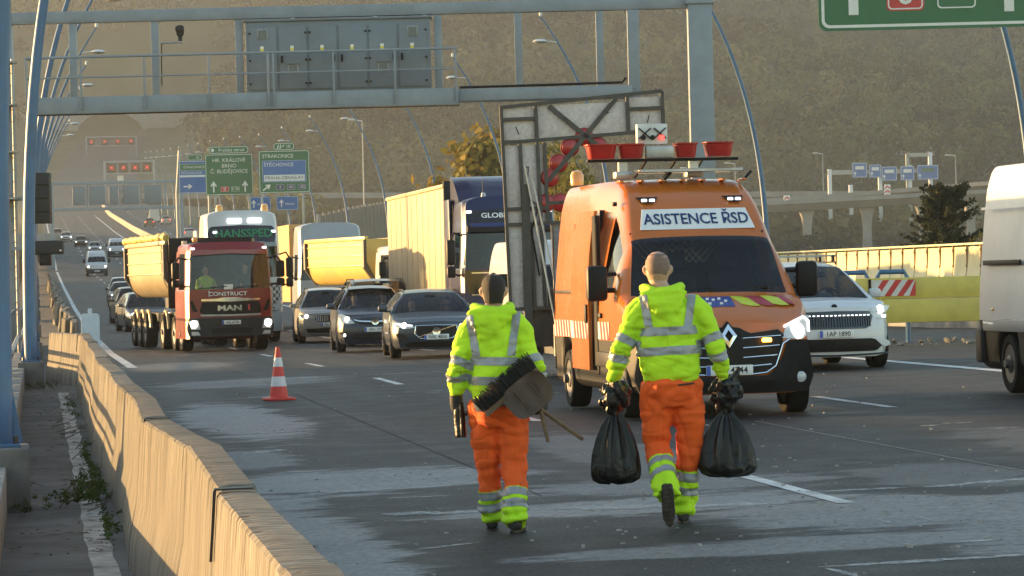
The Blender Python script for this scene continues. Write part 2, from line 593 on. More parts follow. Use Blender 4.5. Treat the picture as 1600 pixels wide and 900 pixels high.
strip("road_joint", M_TAR, 3.75, 26, 90, 0.010, dz=0.003)
def smear(x0, y0, x1, y1, w, m=M_CHALK, name="chalk_mark", jag=0.5, n=14):
    """a ragged painted or chalked stroke on the asphalt"""
    a, b = Vector((x0, y0, 0)), Vector((x1, y1, 0))
    t = (b - a).normalized(); q = Vector((-t.y, t.x, 0)); P = []
    for i in range(n + 1):
        f = i / n; c = a.lerp(b, f)
        e = min(1.0, 4 * f + .3, 4 * (1 - f) + .3)
        l, r = w * .5 * e * (1 + random.uniform(-jag, jag)), w * .5 * e * (1 + random.uniform(-jag, jag))
        c = c + q * random.uniform(-.1, .1) * w
        P.append([((c - q * l).x, (c - q * l).y, gz(c.x, c.y) + 0.004), ((c + q * r).x, (c + q * r).y, gz(c.x, c.y) + 0.004)])
    return MB().grid(P).build(name, m, road, ang=180)
smear(2.91, 30.5, 3.02, 28.1, 0.035, jag=.15)
smear(2.42, 24.95, 3.14, 24.62, 0.26, jag=.6)
smear(3.65, 24.55, 5.2, 23.85, 0.30, jag=.7, n=26)
smear(4.27, 18.86, 5.6, 18.93, 0.14, jag=.35, n=20)
smear(4.30, 18.80, 4.34, 18.0, 0.05)
smear(2.1, 39.2, 2.75, 39.0, .20); smear(2.3, 46.5, 3.0, 46.3, .3); smear(2.0, 34.6, 2.45, 35.1, .18); smear(3.0, 51, 3.5, 51, .3)
smear(2.2, 59.3, 5.2, 59.6, .35, jag=.6, n=24); smear(5.6, 59.5, 9.0, 59.3, .25, jag=.6, n=20); smear(2.6, 26.7, 3.1, 26.6, .08)
smear(2.3, 21.6, 2.75, 21.9, .06); smear(1.55, 27.5, 2.9, 27.9, .1, jag=.7); smear(5.4, 24.9, 6.3, 24.8, .12, jag=.6); smear(6.4, 24.7, 7.6, 25.2, .15, jag=.8)
def survey_box(x, y, w, h):
    smear(x, y, x + w, y + .05, .05); smear(x, y + h, x + w, y + h + .05, .05); smear(x, y, x, y + h, .03); smear(x + w, y, x + w, y + h, .03)
survey_box(5.38, 21.6, .28, .5); smear(5.38, 19.95, 5.66, 20.0, .1)
for (x, y) in ((4.6, 62), (5.05, 62.2), (4.9, 61), (5.2, 50), (5.45, 49.2), (5.6, 49.9), (8.6, 33.3), (8.9, 33.6), (9.0, 32.2), (9.6, 31), (4.7, 84), (5.3, 84.5), (4.9, 85)):
    smear(x, y, x + random.uniform(.15, .3), y + random.uniform(-.1, .1), .12, jag=.8, n=6)

grit = MB()
for i in range(520):
    x, y = random.choice([(random.gauss(4.6, 1.6), random.gauss(24, 4)), (random.uniform(1.5, 12.5), random.uniform(17, 62))]); s_ = random.uniform(.006, .022)
    if x < 1.3: continue
    grit.box((x, y, gz(x, y) + s_ * .3), (s_, s_ * 1.5, s_ * .7), 0, rot=(0, 0, random.random() * 6))
tag(grit.build("gravel", mat("pale road grit", (0.30, 0.29, 0.27), .9, var=.4, scale=30), smooth=False), "pale grit and small fragments scattered over the swept asphalt", "grit", kind="stuff")
# ---- walkway on the bridge edge
M_WALK = mat("mossy walkway concrete", (0.115, 0.112, 0.105), 0.9, var=0.35, scale=1.4, dirt=0.7, dirtcol=(0.045, 0.042, 0.032), bump=0.4, bscale=25)
wb = MB().grid([[(x, y, road_z(y) - 0.21) for x in (-1.5, -0.6, 0.2, 0.7, 1.2)] for y in np.arange(-20, 420, 4)])
walk = tag(wb.build("walkway", M_WALK, ang=180), kind="structure")
M_STRIP = mat("pale flaking edge strip", (0.42, 0.41, 0.38), 0.85, var=0.3, scale=7, dirt=0.85, dirtcol=(0.06, 0.05, 0.035))
MB().grid([[(0.30 + random.uniform(-.015, .015), y, -0.205), (0.47 + random.uniform(-.02, .02), y, -0.205)] for y in np.arange(20, 62, .8)]).build("edge_strip", M_STRIP, walk, ang=180)
ub = MB()
for a in np.arange(6, 126, 4.0):
    ub.span(-1.3, -0.30, a + .01, a + 3.99, road_z(a) - 0.3, road_z(a) + 0.17, 0.015)
tag(ub.build("parapet_kerb", M_CONC), kind="structure")

# ---- concrete barrier blocks along the walkway
def m_barrier():
    m, nt, p = nmat("board marked barrier concrete")
    tc = N(nt, "TexCoord"); oi = N(nt, "ObjectInfo")
    ad = N(nt, "VectorMath", operation='ADD'); nt.links.new(tc.outputs["Object"], ad.inputs[0])
    sc_ = N(nt, "VectorMath", operation='SCALE'); sc_.inputs[0].default_value = (37.0, 51.0, 13.0); nt.links.new(oi.outputs["Random"], sc_.inputs["Scale"])
    nt.links.new(sc_.outputs[0], ad.inputs[1])
    mp = N(nt, "Mapping"); mp.inputs["Scale"].default_value = (2.0, 16.0, 0.6); nt.links.new(ad.outputs[0], mp.inputs[0])
    st = N(nt, "TexNoise", Scale=1.6, Detail=9.0, Roughness=0.75); nt.links.new(mp.outputs[0], st.inputs["Vector"])
    bl = N(nt, "TexNoise", Scale=1.1, Detail=5.0); nt.links.new(ad.outputs[0], bl.inputs["Vector"])
    fi = N(nt, "TexNoise", Scale=55.0, Detail=4.0); nt.links.new(tc.outputs["Object"], fi.inputs["Vector"])
    c = ramp(nt, st.outputs[0], [(0.36, (0.040, 0.035, 0.029)), (0.45, (0.14, 0.125, 0.102)), (0.54, (0.25, 0.228, 0.19)), (0.66, (0.34, 0.318, 0.28))])
    c = mix(nt, ramp(nt, bl.outputs[0], [(0.45, 0.0), (0.7, 0.6)]), c, (0.19, 0.175, 0.15))
    tone = mth(nt, 'MULTIPLY_ADD', oi.outputs["Random"], 0.40, 0.62)
    mu = N(nt, "Mix", data_type='RGBA', blend_type='MULTIPLY'); mu.inputs[0].default_value = 1.0
    cb = N(nt, "CombineColor"); [nt.links.new(tone, cb.inputs[k]) for k in range(3)]
    nt.links.new(c, mu.inputs[6]); nt.links.new(cb.outputs[0], mu.inputs[7]); c = mu.outputs[2]
    nt.links.new(c, p.inputs["Base Color"]); p.inputs["Roughness"].default_value = 0.9; p.inputs["Specular IOR Level"].default_value = 0.2
    hh = mth(nt, 'ADD', mth(nt, 'MULTIPLY', st.outputs[0], 1.0), mth(nt, 'MULTIPLY', fi.outputs[0], 0.3))
    bp = N(nt, "Bump", Strength=0.35, Distance=0.02); nt.links.new(hh, bp.inputs["Height"]); nt.links.new(bp.outputs[0], p.inputs["Normal"])
    return m
M_BAR = m_barrier()
def barrier_mesh(L, seed):
    rnd = random.Random(seed)
    ny = 170
    # profile (x,z) round the block, x from walkway side to road side
    prof = [(-.20, 0.0), (-.185, .25), (-.13, .52), (-.104, .90), (-.095, 1.036), (-.083, 1.050), (-.04, 1.051), (0.0, 1.052), (.074, 1.051), (.086, 1.036), (.094, .9), (.12, .55), (.2, .30), (.24, .18), (.24, 0.0)]
    rows = []
    ph = rnd.uniform(0, 9)
    for i in range(ny + 1):
        y = L * i / ny
        row = []
        for j, (x, z) in enumerate(prof):
            e = 0.004 * mnoise.noise(Vector((j * .7 + ph, y * 1.1, seed)))
            cx = x + e; cz = z + (0.004 * mnoise.noise(Vector((ph, y * 2, j * .3))) if j > 4 and j < 10 else 0)
            if j in (4, 5):   # chipped upper arris
                k = (max(0, mnoise.noise(Vector((ph + 5, y * 14, 0.0))) - .05) * 0.026 + .007 * abs(mnoise.noise(Vector((ph, y * 31, 4)))))
                cx += k; cz -= k * (0.9 if j != 4 else 1.6)
            if i in (0, ny):
                cx *= 0.70; cz *= .970
            elif i in (1, ny - 1):
                cx *= 0.90; cz *= .990
            row.append((cx, y, cz))
        rows.append(row)
    b = MB().grid(rows)
    n = len(prof)
    b.f.append(list(range(n))); b.f.append(list(range(ny * n, ny * n + n))[::-1])
    b.f = [f[::-1] for f in b.f]
    return b.mesh("concrete_barrier", M_BAR, ang=28)
BAR = [barrier_mesh(3.97, s) for s in range(5)]
ords = ["first", "second", "third", "fourth", "fifth", "sixth", "seventh", "eighth", "ninth", "tenth", "eleventh", "twelfth", "thirteenth", "fourteenth", "fifteenth", "sixteenth"]
jx = {10.7: .02, 14.8: .03, 18.8: .09, 22.9: -.05, 27: .0, 31: -.02, 35: .0, 39: -.03, 43: .04, 47: .0}
JY = [(6.65, .80), (10.7, .81), (14.80, .82), (18.80, .872), (22.95, .738), (27.0, .80), (31.0, .762), (35.0, .775), (39.0, .745), (43.0, .755), (47.0, .80), (51.0, .79), (55.0, .825), (59.0, .80), (63.0, .85), (67.0, .87)]
for i, ((ya, xa), (yb, xb)) in enumerate(zip(JY[:-1], JY[1:])):
    o = link("concrete_barrier", BAR[i % 5], None, (xa, ya + .02, gz(.8, ya) - 0.19), (0, 0, -math.atan((xb - xa) / (yb - ya))))
    o.scale = (1, (yb - ya - .04) / 3.97, (1.0, .99, 1.008, .995, 1.004)[i % 5])
    tag(o, "weathered concrete barrier block beside walkway, %s from the camera end of the row" % ords[i], "barrier", "concrete barrier blocks along the walkway")
# the row ends in blocks turned across the walkway
for k, (x, yy, rz, lb) in enumerate([(0.82, 67.1, R_(8.5), "concrete barrier block turned towards the walkway at the row's far end")]):
    o = link("concrete_barrier", BAR[k], None, (x + .05, yy, gz(.8, yy) - .19), (0, 0, rz))
    tag(o, lb, "barrier", "concrete barrier blocks along the walkway")
y = 104.0; i = 0
while y < 300:
    dx = 0.10 * math.sin(i * 2.1) + .06 * math.sin(i * 5.3)
    o = link("concrete_barrier", BAR[i % 5], None, (1.05 + dx, y, road_z(y) - .19), (math.atan((road_z(y + 4) - road_z(y)) / 4), 0, .02 * math.sin(i * 3.7)))
    tag(o, "small distant concrete barrier block in the sunlit row left of the oncoming cars", "barrier", "distant barrier blocks at the road's left edge")
    y += 4.03; i += 1
# black rubber strips hung over two joints
M_RUB = mat("black rubber", (0.012, 0.012, 0.013), 0.55, var=0.3)
for k, (yj, lb) in enumerate([(14.66, "black rubber strip hanging over the barrier joint nearest the camera"), (22.72, "black rubber strip hanging over the barrier joint by the weeds"), (64.8, "small black rubber strip on the far end of the barrier row")]):
    hb_ = MB()
    x0 = 0.80 + (0.02 if k == 0 else -.03 if k == 1 else 0)
    hb_.prism([(x0 - .112, .875), (x0 - .105, .888), (x0 + .06, .890), (x0 + .06, .883), (x0 - .097, .880), (x0 - .112, .70), (x0 - .122, .58), (x0 - .134, .58), (x0 - .124, .70)], yj - .03, yj + .035 + .01 * k, 'xz')
    ro = hb_.build("rubber_strip", M_RUB, None, ang=20)
    ro.location.z = gz(.8, yj) - .02
    tag(ro, lb, "rubber strip", "rubber strips on the barrier joints")

# ---- lamp posts (blue masts bowing over the road)
M_BLUE = mat("blue mast paint", (0.040, 0.125, 0.25), 0.38, var=0.15, scale=3, dirt=0.25)
M_LAMPW = mat("lamp housing white", (0.62, 0.63, 0.63), 0.35, var=0.08)
M_PLINTH = mat("grey plinth concrete", (0.14, 0.135, 0.125), 0.9, var=0.25, scale=4, bump=0.3)
M_STEELD = mat("dark bolt steel", (0.05, 0.05, 0.055), 0.45, metal=0.7)
def lamp_meshes(side):
    H = 14.6
    pts = []; rs_ = []
    for i in range(23):
        z = 0.42 + (H - .42) * i / 22
        pts.append((side * 3.4 * (z / H) ** 3, 0, z)); rs_.append(0.125 - 0.085 * (i / 22) ** 1.3)
    mast = MB().tube(pts, rs_, 14).mesh("mast", M_BLUE)
    cap = MB().lathe([(0.05, 0), (.07, .05), (.06, .2), (.02, .25)], (side * 3.4, 0, H), n=10).mesh("finial", M_LAMPW)
    arm = MB().tube([(side * 2.55, 0, 13.3), (side * 2.9, 0, 13.35), (side * 3.2, 0, 13.35)], .03, 6).mesh("arm", M_LAMPW)
    head = MB().lathe([(0.03, .12), (.22, .10), (.36, .03), (.38, 0), (.30, -.06), (.1, -.09), (.02, -.09)], (side * 3.45, 0, 13.35), n=16).mesh("lamp_head", M_LAMPW)
    plinth = MB().box((0, 0, 0.0), (.5, 1.0, .82), .02).mesh("plinth", M_PLINTH)
    gus = MB().box((0, 0, .425), (.36, .5, .03), .004)
    for a in (0, math.pi / 2, math.pi, -math.pi / 2):
        gus.prism([(.1, .44), (.2, .44), (.11, .95), (.1, .95)], -.012, .012, 'xz')
        g = gus.v[-8:]
        for v in g:
            x_, y_ = v.x, v.y
            v.x, v.y = x_ * math.cos(a) - y_ * math.sin(a), x_ * math.sin(a) + y_ * math.cos(a)
    bolts = MB()
    for sx_ in (-.14, .14):
        for sy_ in (-.2, .2):
            bolts.lathe([(.022, .44), (.022, .50)], (sx_, sy_, 0), n=6)
    return [("mast", mast), ("finial", cap), ("arm", arm), ("lamp_head", head), ("plinth", plinth), ("foot_plate", gus.mesh("foot_plate", M_BLUE)), ("anchor_bolts", bolts.mesh("anchor_bolts", M_STEELD))]
LL = lamp_meshes(1); LR = lamp_meshes(-1)
def lamp(kit, x, y, z, label, group, scale=1.0):
    e = empty("street_lamp", label, "street lamp", (x, y, z), 0, group)
    for n, me in kit:
        link(n, me, e)
for i in range(9):
    y = 29.5 + 36.5 * i
    lb = ["blue lamp mast on a concrete plinth at the picture's bottom left edge", "tall blue lamp mast rising past the gantry's left end", "blue lamp mast bowing right, third along the walkway"][i] if i < 3 else \
        "distant blue lamp mast, %s of the row rising along the walkway" % ords[i]
    lamp(LL, -0.36 if i == 0 else -.18, y, road_z(y) - .21 + (0.1 if i else 0.12), lb, "blue lamp masts along the walkway side")
ords2 = ["seventeenth", "eighteenth", "nineteenth", "twentieth"]
for i in range(20):
    y = 96 + 36.5 * i
    lb = ["blue lamp mast behind the white panel van, below the green sign", "blue lamp mast rising behind the orange van's roof"][i] if i < 2 else "bowed blue lamp mast on the far side, %s counted from the white van" % (ords[i] if i < 16 else ords2[i - 16])
    lamp(LR, 28.3, y, road_z(y) - .3, lb, "blue lamp masts along the far side")

# ---- railing on the kerb
M_RAIL = mat("grey rail steel", (0.10, 0.115, 0.13), 0.5, metal=0.3, var=0.2)
M_RAILG = mat("galvanised rail", (0.30, 0.31, 0.31), 0.45, metal=0.5, var=0.2)
for k, (y0, y1, lb) in enumerate([(31.5, 64.5, "steel bar railing between the first two blue masts"), (68, 101, "steel bar railing beyond the second blue mast"), (104, 137, "far steel bar railing beyond the third blue mast")]):
    e = empty("railing", lb, "railing", (-0.62, y0, road_z(y0) + .17), 0, "bridge railings")
    L = y1 - y0
    MB().tube([(0, 0, 1.0), (0, L, 1.0)], .03, 8).build("handrail", M_RAIL, e)
    MB().tube([(0, 0, .12), (0, L, .12)], .022, 6).build("bottom_rail", M_RAIL, e)
    MB().tube([(.07, 0, .30), (.07, L, .30)], .05, 8).build("pipe_rail", M_RAILG, e)
    pm = MB().box((0, 0, .5), (.05, .05, 1.0), .005).mesh("post", M_RAIL)
    bmh = MB().tube([(0, 0, .12), (0, 0, 1.0)], .011, 5).mesh("baluster", M_RAIL)
    for i in range(int(L / 2.0) + 1):
        link("post", pm, e, (0, i * 2.0, 0))
    for i in range(int(L / .28)):
        if (i * .28) % 2.0 > .1:
            link("baluster", bmh, e, (0, i * .28, 0))

# ---- weeds and litter on the walkway
M_WEED = m_leaf("weed leaves", [(0.03, 0.055, 0.012), (0.055, 0.10, 0.02), (0.09, 0.12, 0.03)])
def weed(name, pts, n, label):
    cs = []; rs = []; ts = []
    for (x, y, sx_, sy_, h, k) in pts:
        for i in range(k):
            cs.append((x + random.gauss(0, sx_), y + random.gauss(0, sy_), -0.19 + random.uniform(0, h))); rs.append(random.uniform(.03, .07)); ts.append(random.random())
    tag(leaf_mass(name, cs, rs, ts, n, .010, M_WEED, shell=.2), label, "weeds", kind="stuff")
weed("weeds", [(.42, 30.6, .07, .8, .13, 44), (.25, 29.6, .14, .25, .08, 22), (-.2, 29.2, .06, .3, .08, 10)], 40, "low green weeds growing against the barrier foot by the first mast")
weed("weeds", [(.46, 37, .03, 1.2, .09, 16), (.47, 34, .03, .8, .10, 12), (.49, 27, .03, 1.0, .08, 14), (.42, 52, .05, 2, .06, 14), (.1, 64, .3, .5, .10, 14)], 34, "sparse green weeds in the gap along the barrier foot")
M_LITT = mat("dead leaf litter", (0.07, 0.05, 0.03), 0.9, var=0.5, scale=20)
lt = MB()
for i in range(420):
    x = random.choice([random.gauss(.38, .10), random.uniform(-.25, .5)]); y = random.uniform(24, 66); a = random.uniform(0, 6.3); s_ = random.uniform(.012, .04)
    z = -.197 + random.uniform(0, .01)
    q = [Vector((math.cos(a + k * 1.57) * s_ * (1.6 if k % 2 else .7), math.sin(a + k * 1.57) * s_ * (1.6 if k % 2 else .7), random.uniform(0, .015))) + Vector((x, y, z)) for k in range(4)]
    o = len(lt.v); lt.v += q; lt.f.append([o, o + 1, o + 2, o + 3])
tag(lt.build("leaf_litter", M_LITT, ang=180), "brown dead leaves scattered on the walkway", "litter", kind="stuff")
M_TWIG = mat("grey twig bark", (0.09, 0.075, 0.055), 0.9)
tw = MB()
for i in range(26):
    x, y = (random.gauss(.25, .16), random.gauss(30.2, .9)) if i < 16 else (random.gauss(.3, .1), random.uniform(36, 54))
    a = random.uniform(-1, 1); L = random.uniform(.15, .45); z = -.19
    tw.tube([(x, y, z), (x + L * .5 * math.cos(a), y + L * .5 * math.sin(a), z + random.uniform(.02, .12)), (x + L * math.cos(a), y + L * math.sin(a), z + random.uniform(.02, .2))], [.006, .005, .002], 5)
tag(tw.build("dead_twigs", M_TWIG), "dry twigs and stalks lying among the walkway weeds", "twigs", kind="stuff")
# ---- overhead gantries
M_GAN = mat("gantry paint blue grey", (0.235, 0.275, 0.315), 0.45, var=0.10, scale=2.5, dirt=0.25, dirtcol=(0.08, 0.085, 0.09))
M_GAND = mat("gantry cabinet grey", (0.165, 0.20, 0.235), 0.45, var=0.08, scale=2.0, dirt=0.25)
M_DARK = mat("dark grey plastic", (0.028, 0.03, 0.033), 0.6, var=0.2, spec=.25)
M_BLACK = mat("black plastic", (0.009, 0.009, 0.010), 0.5, var=0.2, spec=.22)
M_WHITE = mat("white sheet", (0.75, 0.75, 0.73), 0.4, var=0.05)
M_YELSTK = mat("yellow sticker", (0.75, 0.62, 0.05), 0.5)
M_GLASSG = mat("grey louvre", (0.12, 0.14, 0.15), 0.4, metal=.2)
g1 = empty("overhead_gantry", "blue grey steel gantry with railed service walkway spanning the lanes", "gantry", (-0.66, 90.1, gz(-.66, 90) - .2), -_th)
def gu(px): return (px - 20) / 60.0
def gzz(px, py): return 1.65 + (450 - .0244 * (px - 60) - py) / 60.0 + .30
S = 60.0
MB().span(-.16, .16, -.16, .16, 0, 9.2, .01).build("left_leg", M_GAN, g1)
MB().box((0, 0, .1), (.7, .7, .2), .01).build("foot_block", M_PLINTH, g1)
MB().span(.165, gu(1085), -.16, .16, 8.90, 9.20, .01).build("top_chord", M_GAN, g1)
MB().span(gu(55), gu(718), -.95, -.75, 6.52, 6.95, .01).build("walkway_fascia", M_GAN, g1)
MB().span(gu(55), gu(718), -.75, .7, 6.56, 6.62).build("walkway_grating", M_DARK, g1)
MB().span(gu(718) + .01, gu(985), -.80, -.52, 6.62, 6.92, .01).build("bottom_chord", M_GAN, g1)
MB().span(gu(60), gu(985), .2, .45, 6.63, 6.92, .01).build("bottom_chord", M_GAN, g1)
MB().tube([(gu(720), -.66, 6.97), (gu(850), -.66, 6.98), (gu(970), -.66, 7.0), (gu(976), -.66, 7.12)], .035, 6).build("cable", M_BLACK, g1)
for px in (123, 250, 380, 688, 812, 938):
    MB().span(gu(px) - .095, gu(px) + .095, -.12, .12, 6.93, 8.895, .006).build("truss_post", M_GAN, g1)
MB().span(gu(990) - .15, gu(990) + .15, -.165, .165, 6.5, 8.895, .008).build("truss_post", M_GAN, g1)
for px in (57, 141, 238, 337, 428, 436, 528, 622, 715):
    MB().box((gu(px), -.98, 7.28), (.05, .05, 1.35), .006).build("rail_post", M_GAN, g1)
MB().tube([(gu(55), -.98, 7.96), (gu(718), -.98, 7.96)], .035, 8).build("handrail", M_GAN, g1)
MB().tube([(gu(55), -.98, 7.44), (gu(718), -.98, 7.44)], .024, 8).build("mid_rail", M_GAN, g1)
MB().tube([(gu(715), -.98, 7.96), (gu(715), .5, 7.96)], .03, 8).build("handrail", M_GAN, g1)
MB().tube([(gu(57), -.98, 7.96), (gu(57), .5, 7.96)], .03, 8).build("handrail", M_GAN, g1)
# equipment cabinet
cabu0, cabu1 = gu(391), gu(676)
cab = MB().span(cabu0, cabu1, -.3, .5, 6.97, 8.80, .012).build("equipment_cabinet", M_GAND, g1)
MB().span(cabu0 - .05, cabu1 + .05, -.36, .55, 8.801, 8.86, .01).build("cabinet_hood", M_GAND, cab)
dw = (cabu1 - cabu0 - .12) / 6
for k in range(6):
    x0 = cabu0 + .06 + dw * k + .03; x1 = cabu0 + .06 + dw * (k + 1) - .03
    MB().span(x0, x1, -.335, -.302, 7.05, 8.66, .012).build("door", M_GAND, cab)
    hs = x1 - .07 if k % 2 == 0 else x0 + .07
    if k: MB().box((hs, -.36, 7.82), (.05, .05, .19), .01).build("handle", M_BLACK, cab)
    MB().box(((x0 + x1) / 2 - .02, -.341, 8.08), (.09, .008, .17)).build("warning_sticker", M_YELSTK, cab)
    MB().box(((x0 + x1) / 2 - .02, -.344, 8.13), (.085, .008, .07)).build("warning_sticker", M_WHITE, cab)
    if k in (0, 5):
        MB().box(((x0 + x1) / 2, -.345, 8.47), (.27, .02, .27), .01).build("louvre_frame", M_RAILG, cab)
        MB().box(((x0 + x1) / 2, -.357, 8.47), (.22, .01, .22)).build("louvre", M_GLASSG, cab)
    if k in (1, 4):
        MB().box(((x0 + x1) / 2, -.345, 7.55), (.27, .02, .27), .01).build("louvre_frame", M_RAILG, cab)
        MB().box(((x0 + x1) / 2, -.357, 7.55), (.22, .01, .22)).build("louvre", M_GLASSG, cab)
        MB().box(((x0 + x1) / 2, -.37, 7.71), (.34, .08, .03)).build("louvre_hood", M_GAND, cab)
    for zz in (7.2, 7.8, 8.5):
        MB().box((x0 + .02 if k % 2 == 0 else x1 - .02, -.345, zz), (.06, .03, .05), .008).build("hinge", M_DARK, cab)
for px in (465, 592, 668):
    MB().box((gu(px), -.2, 8.84), (.09, .12, .08), .01).build("floodlight", M_LAMPW, g1)
# ladder on the left leg
for dx in (-.32, -.20 + .36):
    MB().tube([(dx - .0, -.33, .3), (dx, -.33, 8.0)], .02, 6).build("ladder_rail", M_RAILG, g1)
rg = MB().tube([(-.32, -.33, 0), (.16, -.33, 0)], .013, 5).mesh("ladder_rung", M_RAILG)
for i in range(24):
    link("ladder_rung", rg, g1, (0, 0, .5 + i * .31))
for zz in (4.4, 5.6, 6.8, 7.9):
    MB().lathe([(.40, -.02), (.42, -.02), (.42, .02), (.40, .02)], (-.08, -.55, zz), n=14).build("ladder_hoop", M_RAILG, g1)
def gpos(u, v, z):   # gantry local -> world
    return g1.matrix_basis @ Vector((u, v, z)) if False else Matrix.Translation(g1.location) @ Matrix.Rotation(-_th, 4, 'Z') @ Vector((u, v, z))
# things mounted on the gantry
p = gpos(gu(272), -.2, 8.33)
cc = empty("security_camera", "small surveillance camera on an arm in front of the gantry", "camera", p, -_th)
MB().tube([(-.22, .1, 0), (.3, .02, 0)], .025, 6).build("arm", M_GAN, cc)
MB().box((.3, .02, .0), (.11, .1, .06), .015).build("mount", M_RAILG, cc)
MB().lathe([(.05, .03), (.055, .16), (.09, .18), (.11, .30), (.10, .40), (.06, .44)], (.3, .02, 0), n=12).build("dome", M_DARK, cc)
MB().box((.3, -.08, .34), (.22, .14, .13), .03).build("lens_housing", M_DARK, cc)
MB().tube([(-.18, .05, -.02), (-.2, .05, -.5), (-.2, .05, -1.1)], .016, 5).build("cable", M_BLACK, cc)
p = gpos(gu(72), -.35, 3.75)
sb = empty("signal_box", "dark grey ribbed signal box fixed high beside the blue mast", "signal box", p, -_th)
MB().span(-.22, .22, -.25, .25, 0, 1.3, .02).build("casing", M_DARK, sb)
for zz in (.3, .65, 1.0):
    MB().box((0, -.262, zz), (.36, .03, .03), .005).build("rib", M_BLACK, sb)
MB().span(-.75, -.225, -.05, .05, .6, .7).build("bracket", M_GAN, sb)
p = gpos(gu(78), -.35, 2.95)
sb = empty("road_sensor", "grey horizontal sensor housing reaching over the barrier row", "sensor", p, -_th)
MB().span(-.5, .42, -.15, .15, 0, .36, .05).build("casing", M_DARK, sb)
MB().box((.36, -.155, .1), (.05, .02, .04)).build("sticker", M_WHITE, sb)
MB().span(-.95, -.505, -.04, .04, .14, .22).build("bracket", M_GAN, sb)
MB().span(-.2, .1, -.1, .1, -.28, -.005, .02).build("junction_box", M_BLACK, sb)
# big column and the green direction sign over the other carriageway
cp = gpos(gu(1093), 0, 0)
g2 = empty("sign_gantry", "thick blue grey column carrying the cropped green motorway sign", "gantry", (cp.x, cp.y, gz(cp.x, cp.y) - .02), -_th)
MB().span(-.31, .31, -.3, .3, 0, 9.4, .015).build("column", M_GAN, g2)
MB().span(-.36, .36, -.35, .35, 8.62, 8.72, .01).build("flange", M_GAN, g2)
MB().box((0, 0, .05), (1.1, 1.1, .5), .02).build("footing", M_PLINTH, g2)
MB().span(.312, 9.2, -.2, .2, 8.84, 9.22, .01).build("beam", M_GAN, g2)
MB().span(8.9, 9.4, -.25, .25, 0, 8.83, .012).build("column", M_GAN, g2)
M_SGRN = mat("sign green", (0.010, 0.13, 0.055), 0.35, var=0.10, scale=1.5, dirt=0.15)
M_SWHT = mat("sign white", (0.70, 0.71, 0.68), 0.4, var=0.05)
M_SBLU = mat("sign blue", (0.025, 0.13, 0.38), 0.35, var=0.10, scale=1.5)
M_SRED = mat("sign red", (0.50, 0.03, 0.03), 0.35, var=0.1)
M_SNAV = mat("sign dark blue", (0.02, 0.04, 0.12), 0.4)
M_SBACK = mat("sign back aluminium", (0.28, 0.29, 0.30), 0.5, metal=.4)
def rrect(x0, x1, z0, z1, r, n=5):
    P = []
    for cx, cz, a0 in ((x1 - r, z1 - r, 0), (x0 + r, z1 - r, 90), (x0 + r, z0 + r, 180), (x1 - r, z0 + r, 270)):
        for i in range(n + 1):
            a = R_(a0 + 90 * i / n); P.append((cx + r * math.cos(a), cz + r * math.sin(a)))
    return P
def panel(parent, name, x0, x1, z0, z1, r, y, m, border=None, bw=.08, t=.04):
    o = MB().prism(rrect(x0, x1, z0, z1, r), y, y + t).build(name, m, parent, ang=30)
    if border is not None:
        out = rrect(x0 + bw, x1 - bw, z0 + bw, z1 - bw, max(r - bw * .3, .02)); inn = rrect(x0 + bw * 2, x1 - bw * 2, z0 + bw * 2, z1 - bw * 2, max(r - bw, .02))
        n = len(out); b = MB()
        b.v = [Vector((a, y - .004, c)) for a, c in out] + [Vector((a, y - .004, c)) for a, c in inn]
        b.f = [[i, (i + 1) % n, n + (i + 1) % n, n + i] for i in range(n)]
        b.build("border", border, o, smooth=False)
    return o
def arrow(parent, x, z, h, w, m, y, rot=0.0):
    P = [(-.14 * w, -h / 2), (.14 * w, -h / 2), (.14 * w, h * .12), (.5 * w, -.02 * h), (.5 * w, .12 * h), (0, h / 2), (-.5 * w, .12 * h), (-.5 * w, -.02 * h), (-.14 * w, h * .12)]
    P = [(x + a * math.cos(rot) + b * math.sin(rot), z - a * math.sin(rot) + b * math.cos(rot)) for a, b in P]
    return MB().prism(P, y - .012, y).build("arrow", m, parent, smooth=False)
sp = gpos(gu(1450), -.32, 0)
sg = empty("direction_sign", "large green motorway sign with red and white route numbers, cut by the picture's top", "road sign", (sp.x, sp.y, gz(sp.x, sp.y) + 7.80), -_th)
bd = panel(sg, "sign_board", -2.9, 2.9, 0, 4.2, .22, 0, M_SGRN, M_SWHT, .075, .06)
panel(sg, "route_shield", -1.15, -.18, .48, 1.45, .12, -.012, M_SRED, M_SWHT, .035, .01)
text("0", 1.05, M_SWHT, sg, (-.66, -.022, .96))
panel(sg, "route_shield", .12, 1.18, .48, 1.45, .12, -.012, M_SGRN, M_SWHT, .035, .01)
text("E 50", .62, M_SWHT, sg, (.65, -.022, .93))
arrow(sg, -2.0, 1.35, 1.9, .9, M_SWHT, -.006); arrow(sg, 2.0, 1.35, 1.9, .9, M_SWHT, -.006)
text("HR. KRÁLOVÉ", .62, M_SWHT, sg, (0, -.008, 3.5)); text("BRNO", .62, M_SWHT, sg, (0, -.008, 2.75))
MB().span(-2.6, 2.6, .065, .12, .6, .8).build("sign_bracket", M_GAN, sg)

